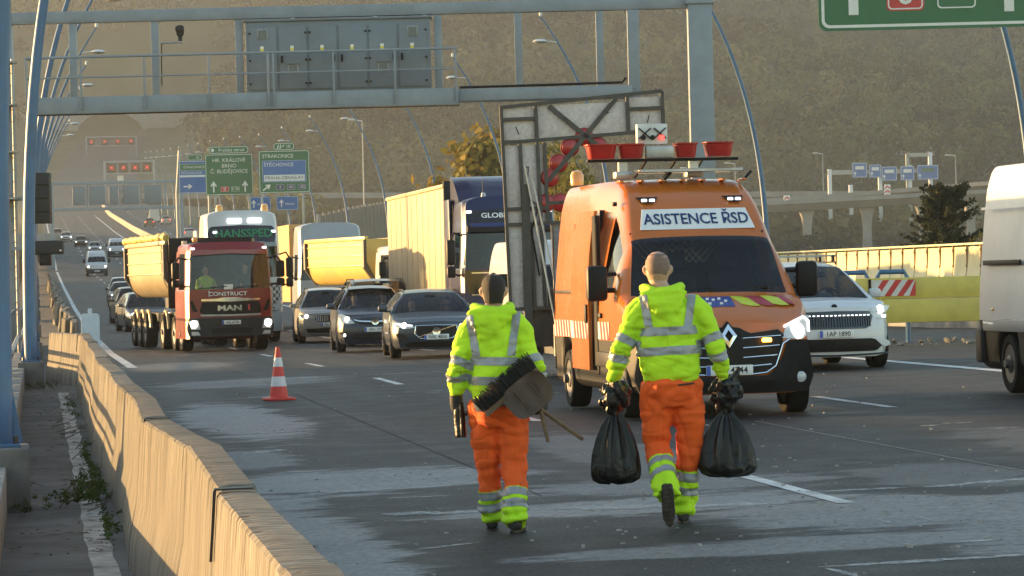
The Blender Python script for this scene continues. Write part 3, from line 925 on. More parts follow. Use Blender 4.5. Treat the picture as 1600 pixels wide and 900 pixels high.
# ---- green sign pair farther along
def green_sign(X, Y, z0, w, h, label, kind):
    e = empty("direction_sign", label, "road sign", (X, Y, road_z(Y)), -_th * .5, "green direction signs beyond the trucks")
    panel(e, "sign_board", -w / 2, w / 2, z0, z0 + h, .2, 0, M_SGRN, M_SWHT, .05, .06)
    for dx in (-w * .3, w * .42) if kind == 'A' else (-w * .45, w * .36):
        MB().box((dx, .18, (z0 + h) / 2 - 1), (.22, .22, z0 + h + 2), .01).build("post", M_RAILG, e)
    y = -.01
    if kind == 'A':
        panel(e, "sign_board", -w * .42, w * .42, z0 + h + .02, z0 + h + .75, .28, 0, M_SGRN, M_SWHT, .045, .06)
        text("Pražský okruh", .44, M_SWHT, e, (.28, y, z0 + h + .37), ext=.004)
        MB().lathe([(.10, -.01), (.16, -.01), (.16, .01), (.10, .01)], (-1.55, y, z0 + h + .38), axis='Y', n=14).build("ring_symbol", M_SWHT, e)
        for k, t in enumerate(("HR. KRÁLOVÉ", "BRNO", "Č. BUDĚJOVICE")):
            text(t, .52, M_SWHT, e, (0, y, z0 + h - .62 - .54 * k), ext=.004)
        arrow(e, -w * .33, z0 + .85, 1.1, .55, M_SWHT, y); arrow(e, w * .33, z0 + .85, 1.1, .55, M_SWHT, y)
        panel(e, "route_shield", -.85, -.05, z0 + .35, z0 + .85, .08, -.014, M_SRED, M_SWHT, .02, .01); text("0", .5, M_SWHT, e, (-.45, -.024, z0 + .6), ext=.004)
        panel(e, "route_shield", .15, 1.0, z0 + .35, z0 + .85, .08, -.014, M_SGRN, M_SWHT, .02, .01); text("E 50", .38, M_SWHT, e, (.57, -.024, z0 + .6), ext=.004)
    else:
        panel(e, "sign_board", -w * .21, w * .21, z0 + h + .02, z0 + h + .75, .28, 0, M_SGRN, M_SWHT, .045, .06)
        text("10", .46, M_SWHT, e, (.42, y, z0 + h + .37), ext=.004)
        for dx in (-.55, -.32): MB().prism([(dx - .1, z0 + h + .16), (dx, z0 + h + .16), (dx + .08, z0 + h + .58), (dx, z0 + h + .58)], y - .01, y).build("exit_symbol", M_SWHT, e, smooth=False)
        MB().prism([(-.22, z0 + h + .3), (-.14, z0 + h + .3), (.08, z0 + h + .5), (.02, z0 + h + .58)], y - .01, y).build("exit_symbol", M_SWHT, e, smooth=False)
        text("STRAKONICE", .50, M_SWHT, e, (-w * .43, y, z0 + h - .55), ext=.004, align='LEFT')
        panel(e, "place_panel", -w * .43, w * .43, z0 + 1.05, z0 + h - .95, .06, -.012, M_SBLU, M_SWHT, .02, .01)
        text("ŠTĚCHOVICE", .48, M_SWHT, e, (-w * .40, -.02, z0 + h - 1.38), ext=.004, align='LEFT')
        panel(e, "place_panel", -w * .40, w * .40, z0 + 1.15, z0 + 1.75, .03, -.02, M_SWHT, None, .02, .008)
        text("PRAHA-ZBRASLAV", .46, M_SNAV, e, (0, -.026, z0 + 1.45), ext=.004, sx=.98)
        arrow(e, -w * .35, z0 + .55, .95, .5, M_SWHT, y, R_(52))
        for k, t in enumerate(("4", "101", "102")):
            x = -.45 + 1.05 * k
            panel(e, "route_shield", x - .38, x + .42, z0 + .3, z0 + .82, .08, -.014, M_SNAV, M_SWHT, .02, .01); text(t, .38, M_SWHT, e, (x + .02, -.024, z0 + .56), ext=.004)
    return e
green_sign(18.55, 335, 7.5, 4.6, 4.0, "tall green ring road sign listing three cities, left of its twin", 'A')
green_sign(23.75, 333, 7.6, 4.9, 4.1, "green exit sign with blue and white place panel, right of its twin", 'B')
# older blue sign half hidden behind the green pair
e = empty("direction_sign", "blue exit sign partly hidden behind the ring road sign", "road sign", (15.9, 352, road_z(352)), -_th * .5)
panel(e, "sign_board", -1.5, 1.6, 7.9, 11.2, .1, 0, M_SBLU, M_SWHT, .04, .06)
panel(e, "place_panel", -1.4, 1.5, 10.2, 10.9, .05, -.012, M_SGRN, M_SWHT, .02, .01); text("STRAKONICE", .36, M_SWHT, e, (0.05, -.02, 10.55))
panel(e, "place_panel", -1.4, 1.5, 9.55, 9.75, .03, -.012, M_SWHT); arrow(e, -.6, 8.6, .9, .5, M_SWHT, -.012, R_(90))
text("ŠTĚCHOVICE", .36, M_SWHT, e, (-1.3, -.012, 9.95), align='LEFT')
panel(e, "sign_board", -.6, .9, 11.22, 11.85, .2, 0, M_SGRN, M_SWHT, .04, .06); text("10", .36, M_SWHT, e, (.4, -.012, 11.5))
MB().tube([(-1.7, .2, -2), (-1.75, .2, 8), (-1.4, .2, 12.3)], .16, 8).build("post", M_RAILG, e)
MB().tube([(1.5, .2, -2), (1.5, .2, 11.5)], .14, 8).build("post", M_RAILG, e)
for k, (X, lb) in enumerate([(22.4, "small blue lane sign below the exit sign, left one"), (25.2, "small blue lane sign below the exit sign, right one")]):
    e = empty("lane_sign", lb, "road sign", (X, 350, road_z(350)), -_th * .5, "small blue lane signs")
    panel(e, "sign_board", -1.1, 1.1, 6.0, 7.4, .1, 0, M_SBLU, M_SWHT, .03, .05); arrow(e, -.6, 6.7, .8, .4, M_SWHT, -.01); MB().box((0, .15, 2.8), (.15, .15, 7.6)).build("post", M_RAILG, e)
    text("PRAHA", .3, M_SWHT, e, (.25, -.01, 6.6))

# ---- distant gantry with five dark panels
e = empty("overhead_gantry", "distant grey truss gantry with five dark panels over the oncoming lanes", "gantry", (2.0, 386, road_z(386)), 0)
for z in (6.3, 9.2): MB().span(-.5, 14.2, -.2, .2, z, z + .35, .01).build("chord", M_GAN, e)
for x in (-.3, 3.6, 7.2, 9.5, 12.2): MB().span(x - .12, x + .12, -.12, .12, 6.66, 9.19).build("truss_post", M_GAN, e)
for x in (-.3, 14.0): MB().span(x - .2, x + .2, -.22, .22, -1, 9.6).build("leg", M_GAN, e)
for x0, x1 in ((2.0, 3.4), (3.8, 5.6), (6.0, 7.0), (7.5, 9.3), (9.9, 11.8)): MB().span(x0, x1, -.35, -.13, 6.9, 9.0, .03).build("sign_panel", M_GAND, e)
# ---- lane-signal gantries near the tunnel
M_REDL = mat("red signal light", (0.6, 0.02, 0.02), 0.4, emis=(1, .05, .04), estr=1.0)
for (Y, X0, X1, z0, lb, nx) in [(990, 18, 32, 7.4, "distant gantry with lit red lane crosses, nearer of two", 4), (1330, 8, 27, 4.6, "distant gantry with lit red lane crosses by the tunnel mouth", 4)]:
    e = empty("lane_signal_gantry", lb, "gantry", (road_c(Y), Y, road_z(Y)), 0, "lane signal gantries")
    for x in (X0, X1): MB().span(x - .25, x + .25, -.25, .25, -1, z0 + 3.4).build("leg", M_GAN, e)
    for z in (z0 - .4, z0 + 3.0): MB().span(X0, X1, -.2, .2, z, z + .4).build("chord", M_GAN, e)
    for k in range(nx):
        x = X0 + 2.0 + (X1 - X0 - 4) * k / (nx - 1)
        MB().span(x - 1.3, x + 1.3, -.4, -.21, z0, z0 + 2.7, .03).build("signal_panel", M_BLACK, e)
        for sg_ in (1, -1): MB().bar((x - .5, -.45, z0 + 1.4 - .5 * sg_), (x + .5, -.45, z0 + 1.4 + .5 * sg_), .05, .17, up=(0, 1, 0)).build("red_cross", M_REDL, e)
# ---- tunnel mouth
e = empty("tunnel_portal", "grey arched tunnel portal at the far end of the motorway", "tunnel", (road_c(1508) + 12, 1508, road_z(1500)), 0)
arc = [(math.cos(a) * 16, math.sin(a) * 12.5) for a in np.linspace(math.pi, 0, 20)]
out = [(-40, 0), (-40, 17), (40, 17), (40, 0)]
MB().prism([(-45, -2), (-45, 14), (-20, 17), (20, 17), (45, 14), (45, -2), (16, -2)] + arc[::-1] + [(-16, -2)], 0, 2.5).build("portal_wall", M_CONC, e, smooth=False)
MB().prism([(c * 1.03, s * 1.05) for c, s in arc] + [(c * .93, s * .90) for c, s in arc[::-1]], -1.2, -.01).build("arch_rim", M_CONC, e)
MB().span(-16, 16, 30, 31, -2, 13).build("dark_bore", M_BLACK, e)
# ---- median: concrete wall, yellow gate, noise screen
M_MED = mat("median concrete", (0.34, 0.30, 0.24), 0.88, var=0.25, scale=1.2, dirt=0.4)
e = MB()
P = []
for y in list(np.arange(78, 300, 8)) + list(np.arange(300, 960, 16)):
    c = road_c(y); z = gz(16.6, y)
    P.append([(16.35 + c, y, z - .1), (16.42 + c, y, z + .35), (16.50 + c, y, z + .95), (16.70 + c, y, z + .95), (16.78 + c, y, z + .35), (16.85 + c, y, z - .1)])
e.grid(P)
tag(e.build("median_wall", M_MED, ang=30), "long concrete wall dividing the two carriageways", "barrier")
M_YGATE = mat("yellow gate paint", (0.60, 0.49, 0.10), 0.42, var=0.10, scale=3, dirt=0.25)
M_STRR = mat("reflective red", (0.50, 0.03, 0.03), 0.4); M_STRW = mat("reflective white", (0.62, 0.62, 0.60), 0.4)
e = empty("barrier_gate", "yellow steel gate with red striped plate closing the median gap", "barrier gate", (15.6, 64.5, gz(16, 65)), R_(-9))
MB().span(-.15, 3.4, -.04, .04, .88, 1.28, .015).build("upper_beam", M_YGATE, e)
MB().span(.12, 3.4, -.09, -.03, .42, .87, .015).build("lower_beam", M_YGATE, e)
MB().span(-.15, .11, -.12, .12, .4, .875, .02).build("end_piece", M_YGATE, e)
for x in (.4, 3.2): MB().span(x - .06, x + .06, .05, .2, -.05, .95, .01).build("post", M_BLUE, e)
MB().span(.22, .28, -.1, -.085, .0, .4).build("drop_bolt", M_BLACK, e)
pl = MB().span(.16, 1.0, -.06, -.045, .93, 1.24).build("striped_plate", M_STRW, e)
for k in range(4):
    x = .16 + k * .24
    MB().prism([(x, .93), (min(x + .12, 1.0), .93), (min(x + .34, 1.0), 1.24 if x + .34 <= 1.0 else .93 + (1.0 - x - .12) / .22 * .31), (min(x + .22, 1.0), 1.24)], -.066, -.061).build("red_stripe", M_STRR, pl, smooth=False)
MB().span(.10, .15, -.07, -.05, .92, 1.26).build("black_edge", M_BLACK, pl)
for k, (X, lb) in enumerate([(15.95, "blue steel hoop behind the yellow gate, nearer the white car"), (16.75, "blue steel hoop behind the yellow gate, nearer the panel van")]):
    o = MB().tube([(-.3, 0, -.1), (-.3, 0, 1.28), (-.24, 0, 1.40), (.24, 0, 1.40), (.3, 0, 1.28), (.3, 0, -.1)], .05, 8).build("guard_hoop", M_BLUE, None, loc=(X, 66.8, gz(16, 66)))
    o.rotation_euler = (0, 0, -.1); tag(o, lb, "guard hoop", "blue guard hoops")
dbm = MB()
for i in range(70):
    x, y = random.uniform(14.8, 19.5), random.uniform(62, 69); s_ = random.uniform(.02, .12)
    dbm.box((x, y, gz(x, y) + s_ * .3), (s_, s_ * 1.4, s_ * .6), s_ * .15, rot=(random.random(), random.random(), random.random() * 6))
tag(dbm.build("rubble", M_CONCD), "dark dirt and rubble under the yellow gate", "rubble", kind="stuff")
M_SCREEN = mat("cream noise screen", (0.60, 0.54, 0.30), 0.42, var=0.12, scale=1.5, dirt=0.2)
M_RUST = mat("rusty post", (0.33, 0.20, 0.10), 0.7, var=0.3, scale=8)
e = empty("noise_screen", "cream panelled noise screen on a concrete base along the bridge's far side", "noise screen", (26.6, 88, gz(16, 88)), 0)
MB().span(-.25, .25, 0, 66, -1.0, 1.02, .02).build("base_wall", M_CONC, e)
def screen_panel():
    P = []
    for i in range(9):
        z = 1.03 + 1.22 * i / 8; b = -.16 * (1 - (i / 8)) ** 2.2 - .02
        P.append([(b, .04, z), (b - .012, .5, z), (b - .016, .75, z), (b - .012, 1.0, z), (b, 1.46, z)])
    return MB().grid(P).mesh("panel", M_SCREEN)
spm = screen_panel(); spo = MB().box((-.045, 0, 1.66), (.05, .06, 1.30), .008).mesh("post", M_RUST)
ban = MB().box((-.07, 0, 0), (.04, .07, .07), .01).mesh("bolt", M_RUST)
for i in range(44):
    link("panel", spm, e, (0, i * 1.5, 0)); link("post", spo, e, (0, i * 1.5, 0))
    for z in (1.25, 1.7, 2.15): link("bolt", ban, e, (0, i * 1.5, z))
MB().span(-.1, .06, 0, 66, 2.30, 2.36, .01).build("capping", M_SCREEN, e)

# ---- distant interchange viaducts
M_VIA = mat("pale viaduct concrete", (0.27, 0.255, 0.235), 0.85, var=0.15, scale=.3, dirt=.3)
M_ASPH = mat("far asphalt", (0.06, 0.06, 0.062), 0.8, var=.2, scale=.5)
def viaduct(label, path, w, th, piers, wallh=1.1, pier=True):
    e = empty("viaduct", label, "viaduct", (0, 0, 0), 0, "interchange viaducts")
    A, B, Cc = [], [], []
    for i, (x, y, z) in enumerate(path):
        p0 = Vector(path[max(i - 1, 0)]); p1 = Vector(path[min(i + 1, len(path) - 1)])
        t = (p1 - p0); t.z = 0; t.normalize(); q = Vector((-t.y, t.x, 0)); c = Vector((x, y, z))
        A.append([c - q * w / 2 + Vector((0, 0, wallh)), c - q * w / 2 + Vector((0, 0, -.2)), c - q * (w / 2 - .3) + Vector((0, 0, -.3)), c - q * w * .28 + Vector((0, 0, -th)), c + q * w * .28 + Vector((0, 0, -th)), c + q * (w / 2) + Vector((0, 0, -.3)), c + q * w / 2 + Vector((0, 0, wallh)), c + q * (w / 2 - .3) + Vector((0, 0, wallh)), c + q * (w / 2 - .3), c - q * (w / 2 - .3), c - q * (w / 2 - .3) + Vector((0, 0, wallh)), c - q * w / 2 + Vector((0, 0, wallh))])
        B.append([c - q * (w / 2 - .35) + Vector((0, 0, .03)), c + q * (w / 2 - .35) + Vector((0, 0, .03))])
    MB().grid(A).build("deck", M_VIA, e, ang=20); MB().grid(B).build("carriageway", M_ASPH, e)
    if pier:
        pm = [(1.0, 0), (.72, .35), (.7, .62), (.95, .85), (1.5, 1.0)]
        for (x, y, zt, zb) in piers:
            b = MB(); rows = []
            for k, f in pm[::-1] if False else pm:
                z = zb + (zt - zb) * f; ww = 1.3 * k; dd = 1.0
                rows.append([(x - ww, y - dd, z), (x + ww, y - dd, z), (x + ww, y + dd, z), (x - ww, y + dd, z), (x - ww, y - dd, z)])
            b.grid(rows).build("pier", M_VIA, e, ang=25)
    return e
pth = [(x, 850 - .08 * (x - 100), 14.3 + (x - 60) * .0305) for x in range(40, 420, 15)]
viaduct("nearer curved concrete viaduct on flared piers behind the noise screen", pth, 9, 1.9, [(x, 850 - .08 * (x - 100), 14.3 + (x - 60) * .0305 - 1.9, 4.0) for x in (90, 118, 146, 176, 190, 205, 219, 231, 262, 290)], .8)
pth = [(x, 935 - .0 * x, 24.5 - (x - 60) * .018) for x in range(20, 480, 20)]
viaduct("farther level viaduct with solid parapet at the foot of the hill", pth, 11, 1.8, [(x, 935, 22.7 - (x - 60) * .018, 4.0) for x in range(40, 440, 34)], 1.3)
pth = [(178 + 60 * f, 885 + 22 * math.sin(f * 2.4), 19.0 + 3.2 * f) for f in np.linspace(-.2, 1.25, 14)]
viaduct("short curving ramp between the two viaducts", pth, 7, 1.2, [], .9, pier=False)
pth = [(-14 + .035 * (y - 120), y, 2.0 + (y - 120) * .016) for y in range(160, 640, 24)]
viaduct("pale side ramp bridge left of the blue masts", pth, 6, 1.3, [(-14 + .035 * (y - 120), y, .7 + (y - 120) * .016, -11) for y in range(180, 600, 42)], 1.4)
# brown noise wall and embankment along the far side beyond the trucks
M_BRW = mat("brown timber noise wall", (0.13, 0.105, 0.08), 0.85, var=.25, scale=1.0)
e = empty("noise_wall", "brown panelled noise wall in the distance behind the trucks", "noise wall", (0, 0, 0), 0)
for i in range(26):
    y0 = 420 + i * 8; x = 34 + i * 1.35; z = road_z(y0) - 1.0
    MB().bar((x, y0, z + 2.6), (x + 1.3, y0 + 7.7, z + 2.7), .2, 6.0).build("wall_panel", M_BRW, e)
    MB().box((x + .0, y0, z + 2.6), (.4, .4, 6.4)).build("post", M_VIA, e)
# ---- blue sign gantry at the interchange
e = empty("sign_gantry", "distant white post gantry hung with five blue signs", "gantry", (212, 905, 4), 0)
for x, h in ((-1.5, 24.3), (12.3, 23), (20.5, 25), (26.2, 28.3), (4.2, 18)): MB().span(x - .5, x + .5, -.4, .4, 10 if x != 4.2 else 12, h if x != 4.2 else 20, .02).build("post", M_LAMPW, e)
MB().span(-2, 27, -.3, .3, 22.8, 24.0).build("chord", M_RAILG, e); MB().span(20, 27, -.3, .3, 27.2, 28.2).build("chord", M_RAILG, e); MB().span(19.5, 20.4, -.3, .3, 18, 28).build("post", M_RAILG, e)
for k, (x0, x1, z0, z1) in enumerate([(4.6, 8.6, 21.9, 25.9), (9.2, 12.5, 21.8, 25.3), (12.6, 16.8, 20.9, 24.7), (17.8, 21.6, 20.9, 24.7), (24.6 - 2.2, 28.2, 21.0, 24.9)]):
    b = panel(e, "blue_sign", x0, x1, z0, z1, .2, -.8, M_SBLU, M_SWHT, .1, .2)
    MB().box(((x0 + x1) / 2, -.86, (z0 + z1) / 2 + .6), ((x1 - x0) * .6, .1, .9)).build("place_panel", M_SWHT if k != 4 else M_SGRN, b)
    arrow(b, x0 + .7, z0 + 1.0, 1.2, .8, M_SWHT, -.82)
# chevron marker and distant truck by the ramp
M_CHEV = mat("chevron red", (0.6, .05, .04), .5)
for (X, Y, Z, lb) in [(191, 870, 17.2, "red and white chevron board on the distant ramp, left one"), (218, 872, 19.5, "red and white chevron board on the distant ramp, right one")]:
    e = empty("chevron_board", lb, "road sign", (X, Y, Z), 0, "chevron boards")
    MB().span(-.8, .8, -.1, .1, 0, 3.6, .02).build("board", M_WHITE, e)
    for k in range(3):
        MB().prism([(-.7, .2 + k * 1.1), (0, .7 + k * 1.1), (.7, .2 + k * 1.1), (.7, .65 + k * 1.1), (0, 1.15 + k * 1.1), (-.7, .65 + k * 1.1)], -.16, -.11).build("chevron", M_CHEV, e, smooth=False)
# thin lamp poles at the interchange
for i, (X, Y, z0, h) in enumerate([(172, 900, 5, 24), (196, 960, 8, 24), (252, 930, 6, 26), (66, 700, 0, 34), (118, 905, 4, 26), (226, 980, 9, 26)]):
    e = empty("light_pole", "thin distant lighting pole at the interchange, %s from the left" % ["third", "fourth", "last", "first", "second", "fifth"][i], "light pole", (X, Y, z0), 0, "interchange light poles")
    MB().tube([(0, 0, 0), (0, 0, h)], [.22, .12], 6).build("pole", M_RAILG, e); MB().tube([(0, 0, h), (-1.8, 0, h + .3)], .12, 5).build("arm", M_LAMPW, e); MB().box((-2.2, 0, h + .3), (1.4, .5, .3), .08).build("lamp_head", M_LAMPW, e)
# allotment houses on the slope, a few pixels each
M_HW = mat("white render", (0.40, 0.39, 0.37), 0.8); M_HR = mat("grey roof sheet", (0.35, 0.34, 0.33), .6)
for i, (px, Y, X, s_) in enumerate([(0, 1165, 218, .6), (0, 1160, 211, .5), (0, 1172, 300, .6), (0, 1170, 308, .5), (0, 1172, 316, .55), (0, 1168, 343, .5), (0, 1175, 358, .6), (0, 1180, 362, .5), (0, 1205, 229, .6)]):
    z = float(terr(X, Y)) + 4
    e = empty("cottage", "tiny pale cottage among the trees on the hillside, %s from the left" % ["second", "first", "fourth", "fifth", "sixth", "seventh", "eighth", "ninth", "third"][i], "cottage", (X, Y, z), .3 * (i % 3), "cottages on the hillside")
    MB().span(-4 * s_, 4 * s_, -3, 3, -3, 3.2 * s_).build("wall", M_HW, e)
    MB().prism([(-4.6 * s_, 3.2 * s_), (4.6 * s_, 3.2 * s_), (0, 5.6 * s_)], -3.4, 3.4).build("roof", M_HR, e, smooth=False)
    for dx in (-2, 0, 2): MB().box((dx * s_, -3.03, 1.2 * s_), (1.0 * s_, .1, 1.3 * s_)).build("window", M_BLACK, e)

# ---- individual trees near the bridge
M_TRUNK = mat("tree bark", (0.06, 0.05, 0.038), 0.95, var=.3, bump=.5, bscale=12)
M_YELT = m_leaf("autumn leaves", [(0.10, 0.10, 0.02), (0.19, 0.16, 0.03), (0.27, 0.19, 0.035)])
M_CON = m_leaf("conifer needles", [(0.012, 0.02, 0.010), (0.03, 0.042, 0.018), (0.055, 0.06, 0.025)])
def broadleaf(X, Y, zg, ztop, r, label, m, dens=70, grp="trees beyond the far side"):
    e = empty("broadleaf_tree", label, "tree", (X, Y, zg), 0, grp)
    H = ztop - zg
    tb = MB().tube([(0, 0, 0), (.1, 0, H * .4), (0, .1, H * .8)], [.35, .25, .08], 8)
    cs = []; rs = []; ts = []
    for i in range(46):
        a = random.uniform(0, 6.28); q = random.random() ** .5 * r * .85; h = H * random.uniform(.35, .97)
        q *= max(.25, 1 - max(0, (h / H - .6)) * 1.7)
        c = (q * math.cos(a), q * math.sin(a), h)
        tb.tube([(0, 0, h * .6), (c[0] * .6, c[1] * .6, h * .85), c], [.08, .05, .02], 5)
        cs.append(c); rs.append(r * random.uniform(.16, .34)); ts.append(random.random())
    tb.build("trunk", M_TRUNK, e)
    leaf_mass("crown", cs, rs, ts, dens, r * .045, m, e, shell=.3)
broadleaf(29.6, 232, -9, 10.8, 6.2, "yellow leaved tree glowing above the blue truck", M_YELT)
broadleaf(34.6, 236, -9, 10.4, 5.2, "yellow leaved tree half hidden by the arrow board's edge", M_YELT)
broadleaf(31.0, 200, -9, 7.8, 4.4, "yellow green tree seen through the arrow board's opening", M_YELT)
broadleaf(33.6, 204, -9, 7.0, 2.6, "yellow green tree between arrow board and orange van roof", M_YELT)
def conifer(X, Y, zg, ztop, r, label):
    e = empty("conifer_tree", label, "tree", (X, Y, zg), 0)
    H = ztop - zg
    tb = MB().tube([(0, 0, 0), (0, 0, H)], [.3, .03], 8)
    cs = []; rs = []; ts = []
    n = 330
    for i in range(n):
        f = random.uniform(.25, 1) ; a = random.uniform(0, 6.28); L = r * (1.08 - f) ** .7 * random.uniform(.7, 1.15) + .15
        z0 = H * f
        P = [(0, 0, z0), (L * .5 * math.cos(a), L * .5 * math.sin(a), z0 + .10 * L), (L * math.cos(a), L * math.sin(a), z0 + .35 * L)]
        tb.tube(P, [.04, .03, .01], 4, cap=False)
        for k in range(7):
            t = .25 + .75 * k / 6
            cs.append((L * t * math.cos(a), L * t * math.sin(a), z0 + .1 * L * t + .25 * L * t * t)); rs.append(.13 + .22 * (1 - t)); ts.append(random.random())
    tb.build("trunk", M_TRUNK, e)
    leaf_mass("crown", cs, rs, ts, 22, .07, M_CON, e, shell=.2)
conifer(40.7, 152, -11, 5.0, 4.6, "dark conifer standing behind the noise screen by the panel van")
cs, rs, ts = [], [], []
for i in range(60):
    X = random.uniform(38, 43.5); cs.append((X, 148 + random.uniform(-1, 1), random.uniform(-1.5, 2.2 + .6 * math.sin(X * 2)))); rs.append(random.uniform(.3, .6)); ts.append(random.random())
tag(leaf_mass("hedge", cs, rs, ts, 60, .06, M_YELT, shell=.3), "low yellow leaved bushes in front of the dark conifer", "bushes", kind="stuff")
cs, rs, ts = [], [], []
for i in range(90):
    X = random.uniform(172, 190); cs.append((X, 800, 5 + random.uniform(0, 4) * (1 - abs(X - 180) / 10))); rs.append(random.uniform(.7, 1.5)); ts.append(random.random())
tag(leaf_mass("hedge", cs, rs, ts, 40, .3, M_CON, shell=.3), "dark bush in front of the viaduct piers", "bushes", kind="stuff")
# ---- air
hz, hnt, hp = nmat("evening haze")
hnt.nodes.remove(hp)
pv = N(hnt, "VolumePrincipled"); pv.inputs["Color"].default_value = (0.80, 0.86, 0.90, 1); pv.inputs["Density"].default_value = 0.00017; pv.inputs["Anisotropy"].default_value = 0.6
hnt.links.new(pv.outputs[0], hnt.nodes["Material Output"].inputs["Volume"])
ho = MB().span(-690, 1250, -140, 2650, -16, 480).build("haze", hz, smooth=False)
tag(ho, kind="stuff")
# ================================================================== VEHICLES
def pchip(x, y, xi):
    """monotone cubic through (x, y)"""
    x = np.asarray(x, float); y = np.asarray(y, float)
    h = np.diff(x); d = np.diff(y) / h
    m = np.zeros_like(y)
    m[0], m[-1] = d[0], d[-1]
    for k in range(1, len(x) - 1):
        if d[k - 1] * d[k] > 0:
            w1, w2 = 2 * h[k] + h[k - 1], h[k] + 2 * h[k - 1]
            m[k] = (w1 + w2) / (w1 / d[k - 1] + w2 / d[k])
    i = np.clip(np.searchsorted(x, xi) - 1, 0, len(x) - 2)
    t = (xi - x[i]) / h[i]
    return (2 * t**3 - 3 * t**2 + 1) * y[i] + (t**3 - 2 * t**2 + t) * h[i] * m[i] + (-2 * t**3 + 3 * t**2) * y[i + 1] + (t**3 - t**2) * h[i] * m[i + 1]

def net_body(st, keyfn, warp, su=3, sv=2, capkey=None, ncap=12):
    """lofted bodywork: st = [(y, [(x, z) half section, bottom centre to top centre])]; returns {key: MB}"""
    ns, npt = len(st), len(st[0][1])
    Y = np.array([s[0] for s in st], float)
    for i in range(1, ns):
        if Y[i] <= Y[i - 1]: Y[i] = Y[i - 1] + 1e-3
    A = np.array([s[1] for s in st], float)
    ui = np.concatenate([np.linspace(Y[i], Y[i + 1], su, endpoint=False) for i in range(ns - 1)] + [[Y[-1]]])
    vi = np.linspace(0, npt - 1, (npt - 1) * sv + 1)
    B = np.zeros((len(ui), npt, 2))
    for j in range(npt):
        for c in (0, 1): B[:, j, c] = pchip(Y, A[:, j, c], ui)
    D = np.zeros((len(ui), len(vi), 2))
    for i in range(len(ui)):
        for c in (0, 1): D[i, :, c] = pchip(np.arange(npt), B[i, :, c], vi)
    out = {}; idx = {}
    def vid(key, p):
        mb = out.setdefault(key, MB()); k = (key, round(p[0], 5), round(p[1], 5), round(p[2], 5))
        if k not in idx:
            idx[k] = len(mb.v); mb.v.append(Vector(warp(Vector(p))))
        return idx[k]
    def face(key, ps):
        ids = [vid(key, p) for p in ps]
        u = []
        for i_ in ids:
            if i_ not in u: u.append(i_)
        if len(u) > 2: out[key].f.append(u)
    for i in range(len(ui) - 1):
        for j in range(len(vi) - 1):
            key = keyfn(i // su, j // sv)
            if key is None: continue
            q = [(D[i, j, 0], ui[i], D[i, j, 1]), (D[i + 1, j, 0], ui[i + 1], D[i + 1, j, 1]), (D[i + 1, j + 1, 0], ui[i + 1], D[i + 1, j + 1, 1]), (D[i, j + 1, 0], ui[i], D[i, j + 1, 1])]
            two = key.startswith("side_window")
            face(key + "@r" if two else key, q); face(key + "@l" if two else key, [(-p[0], p[1], p[2]) for p in q[::-1]])
    for end, i in ((0, 0), (1, len(ui) - 1)):
        for j in range(len(vi) - 1):
            (xa, za), (xb, zb) = D[i, j], D[i, j + 1]
            for c in range(ncap):
                f0, f1 = -1 + 2 * c / ncap, -1 + 2 * (c + 1) / ncap
                q = [(xa * f0, ui[i], za), (xa * f1, ui[i], za), (xb * f1, ui[i], zb), (xb * f0, ui[i], zb)]
                key = capkey(end, (q[0][0] + q[2][0]) / 2, (za + zb) / 2) if capkey else "body"
                if key is None: continue
                face(key, q if end == 0 else q[::-1])
    return out

def paint(name, col, rough=0.28, dirt=0.15, metal=0.0, coat=0.22):
    return mat(name, col, rough, metal=metal, var=0.05, scale=1.2, dirt=dirt, dirtcol=(0.10, 0.09, 0.075), coat=coat)
M_TYRE = mat("tyre rubber", (0.014, 0.014, 0.014), 0.85, var=0.3, scale=12, dirt=.25, dirtcol=(.03, .027, .024), spec=.15)
M_RIM = mat("alloy rim", (0.30, 0.30, 0.31), 0.35, metal=0.8, var=.1)
M_RIMD = mat("steel rim", (0.10, 0.10, 0.105), 0.5, metal=0.5, var=.2, dirt=.4)
M_CHROME = mat("chrome trim", (0.62, 0.63, 0.65), 0.14, metal=1.0, var=.02)
M_GLOSSB = mat("gloss black", (0.010, 0.010, 0.011), 0.12, var=.1, coat=.5)
M_INT = mat("dark cabin fabric", (0.030, 0.030, 0.032), 0.85, var=.3, spec=.2)
M_SKIN = mat("skin", (0.50, 0.29, 0.20), 0.55, var=.12, scale=14)
M_GLASS = glass_mat("tinted window glass", (0.72, 0.76, 0.76), 0.5)
M_GLASSD = glass_mat("dark window glass", (0.25, 0.28, 0.29), 0.55)
M_LENS = mat("headlamp lens", (0.5, 0.52, 0.54), 0.08, var=.1, scale=20, coat=1.0)
M_HEAD = mat("lit headlamp", (0.9, 0.88, 0.8), 0.2, emis=(1.0, 0.93, 0.78), estr=2.6)
M_HEADW = mat("lit daytime strip", (0.9, 0.9, 0.9), 0.2, emis=(0.95, 0.97, 1.0), estr=0.55)
M_AMBER = mat("lit amber lamp", (0.9, 0.4, 0.05), 0.3, emis=(1.0, 0.36, 0.04), estr=3.5)
M_AMBERO = mat("amber lens", (0.75, 0.33, 0.05), 0.2, coat=.8)
M_TAIL = mat("lit tail lamp", (0.6, 0.02, 0.02), 0.3, emis=(1, .04, .03), estr=1.5)
M_PLW = mat("number plate white", (0.72, 0.72, 0.70), 0.4, var=.03)
M_PLB = mat("number plate blue", (0.03, 0.10, 0.45), 0.4)
M_TXT = mat("black lettering", (0.012, 0.012, 0.014), 0.5)
M_WTXT = mat("white lettering", (0.80, 0.80, 0.80), 0.4)

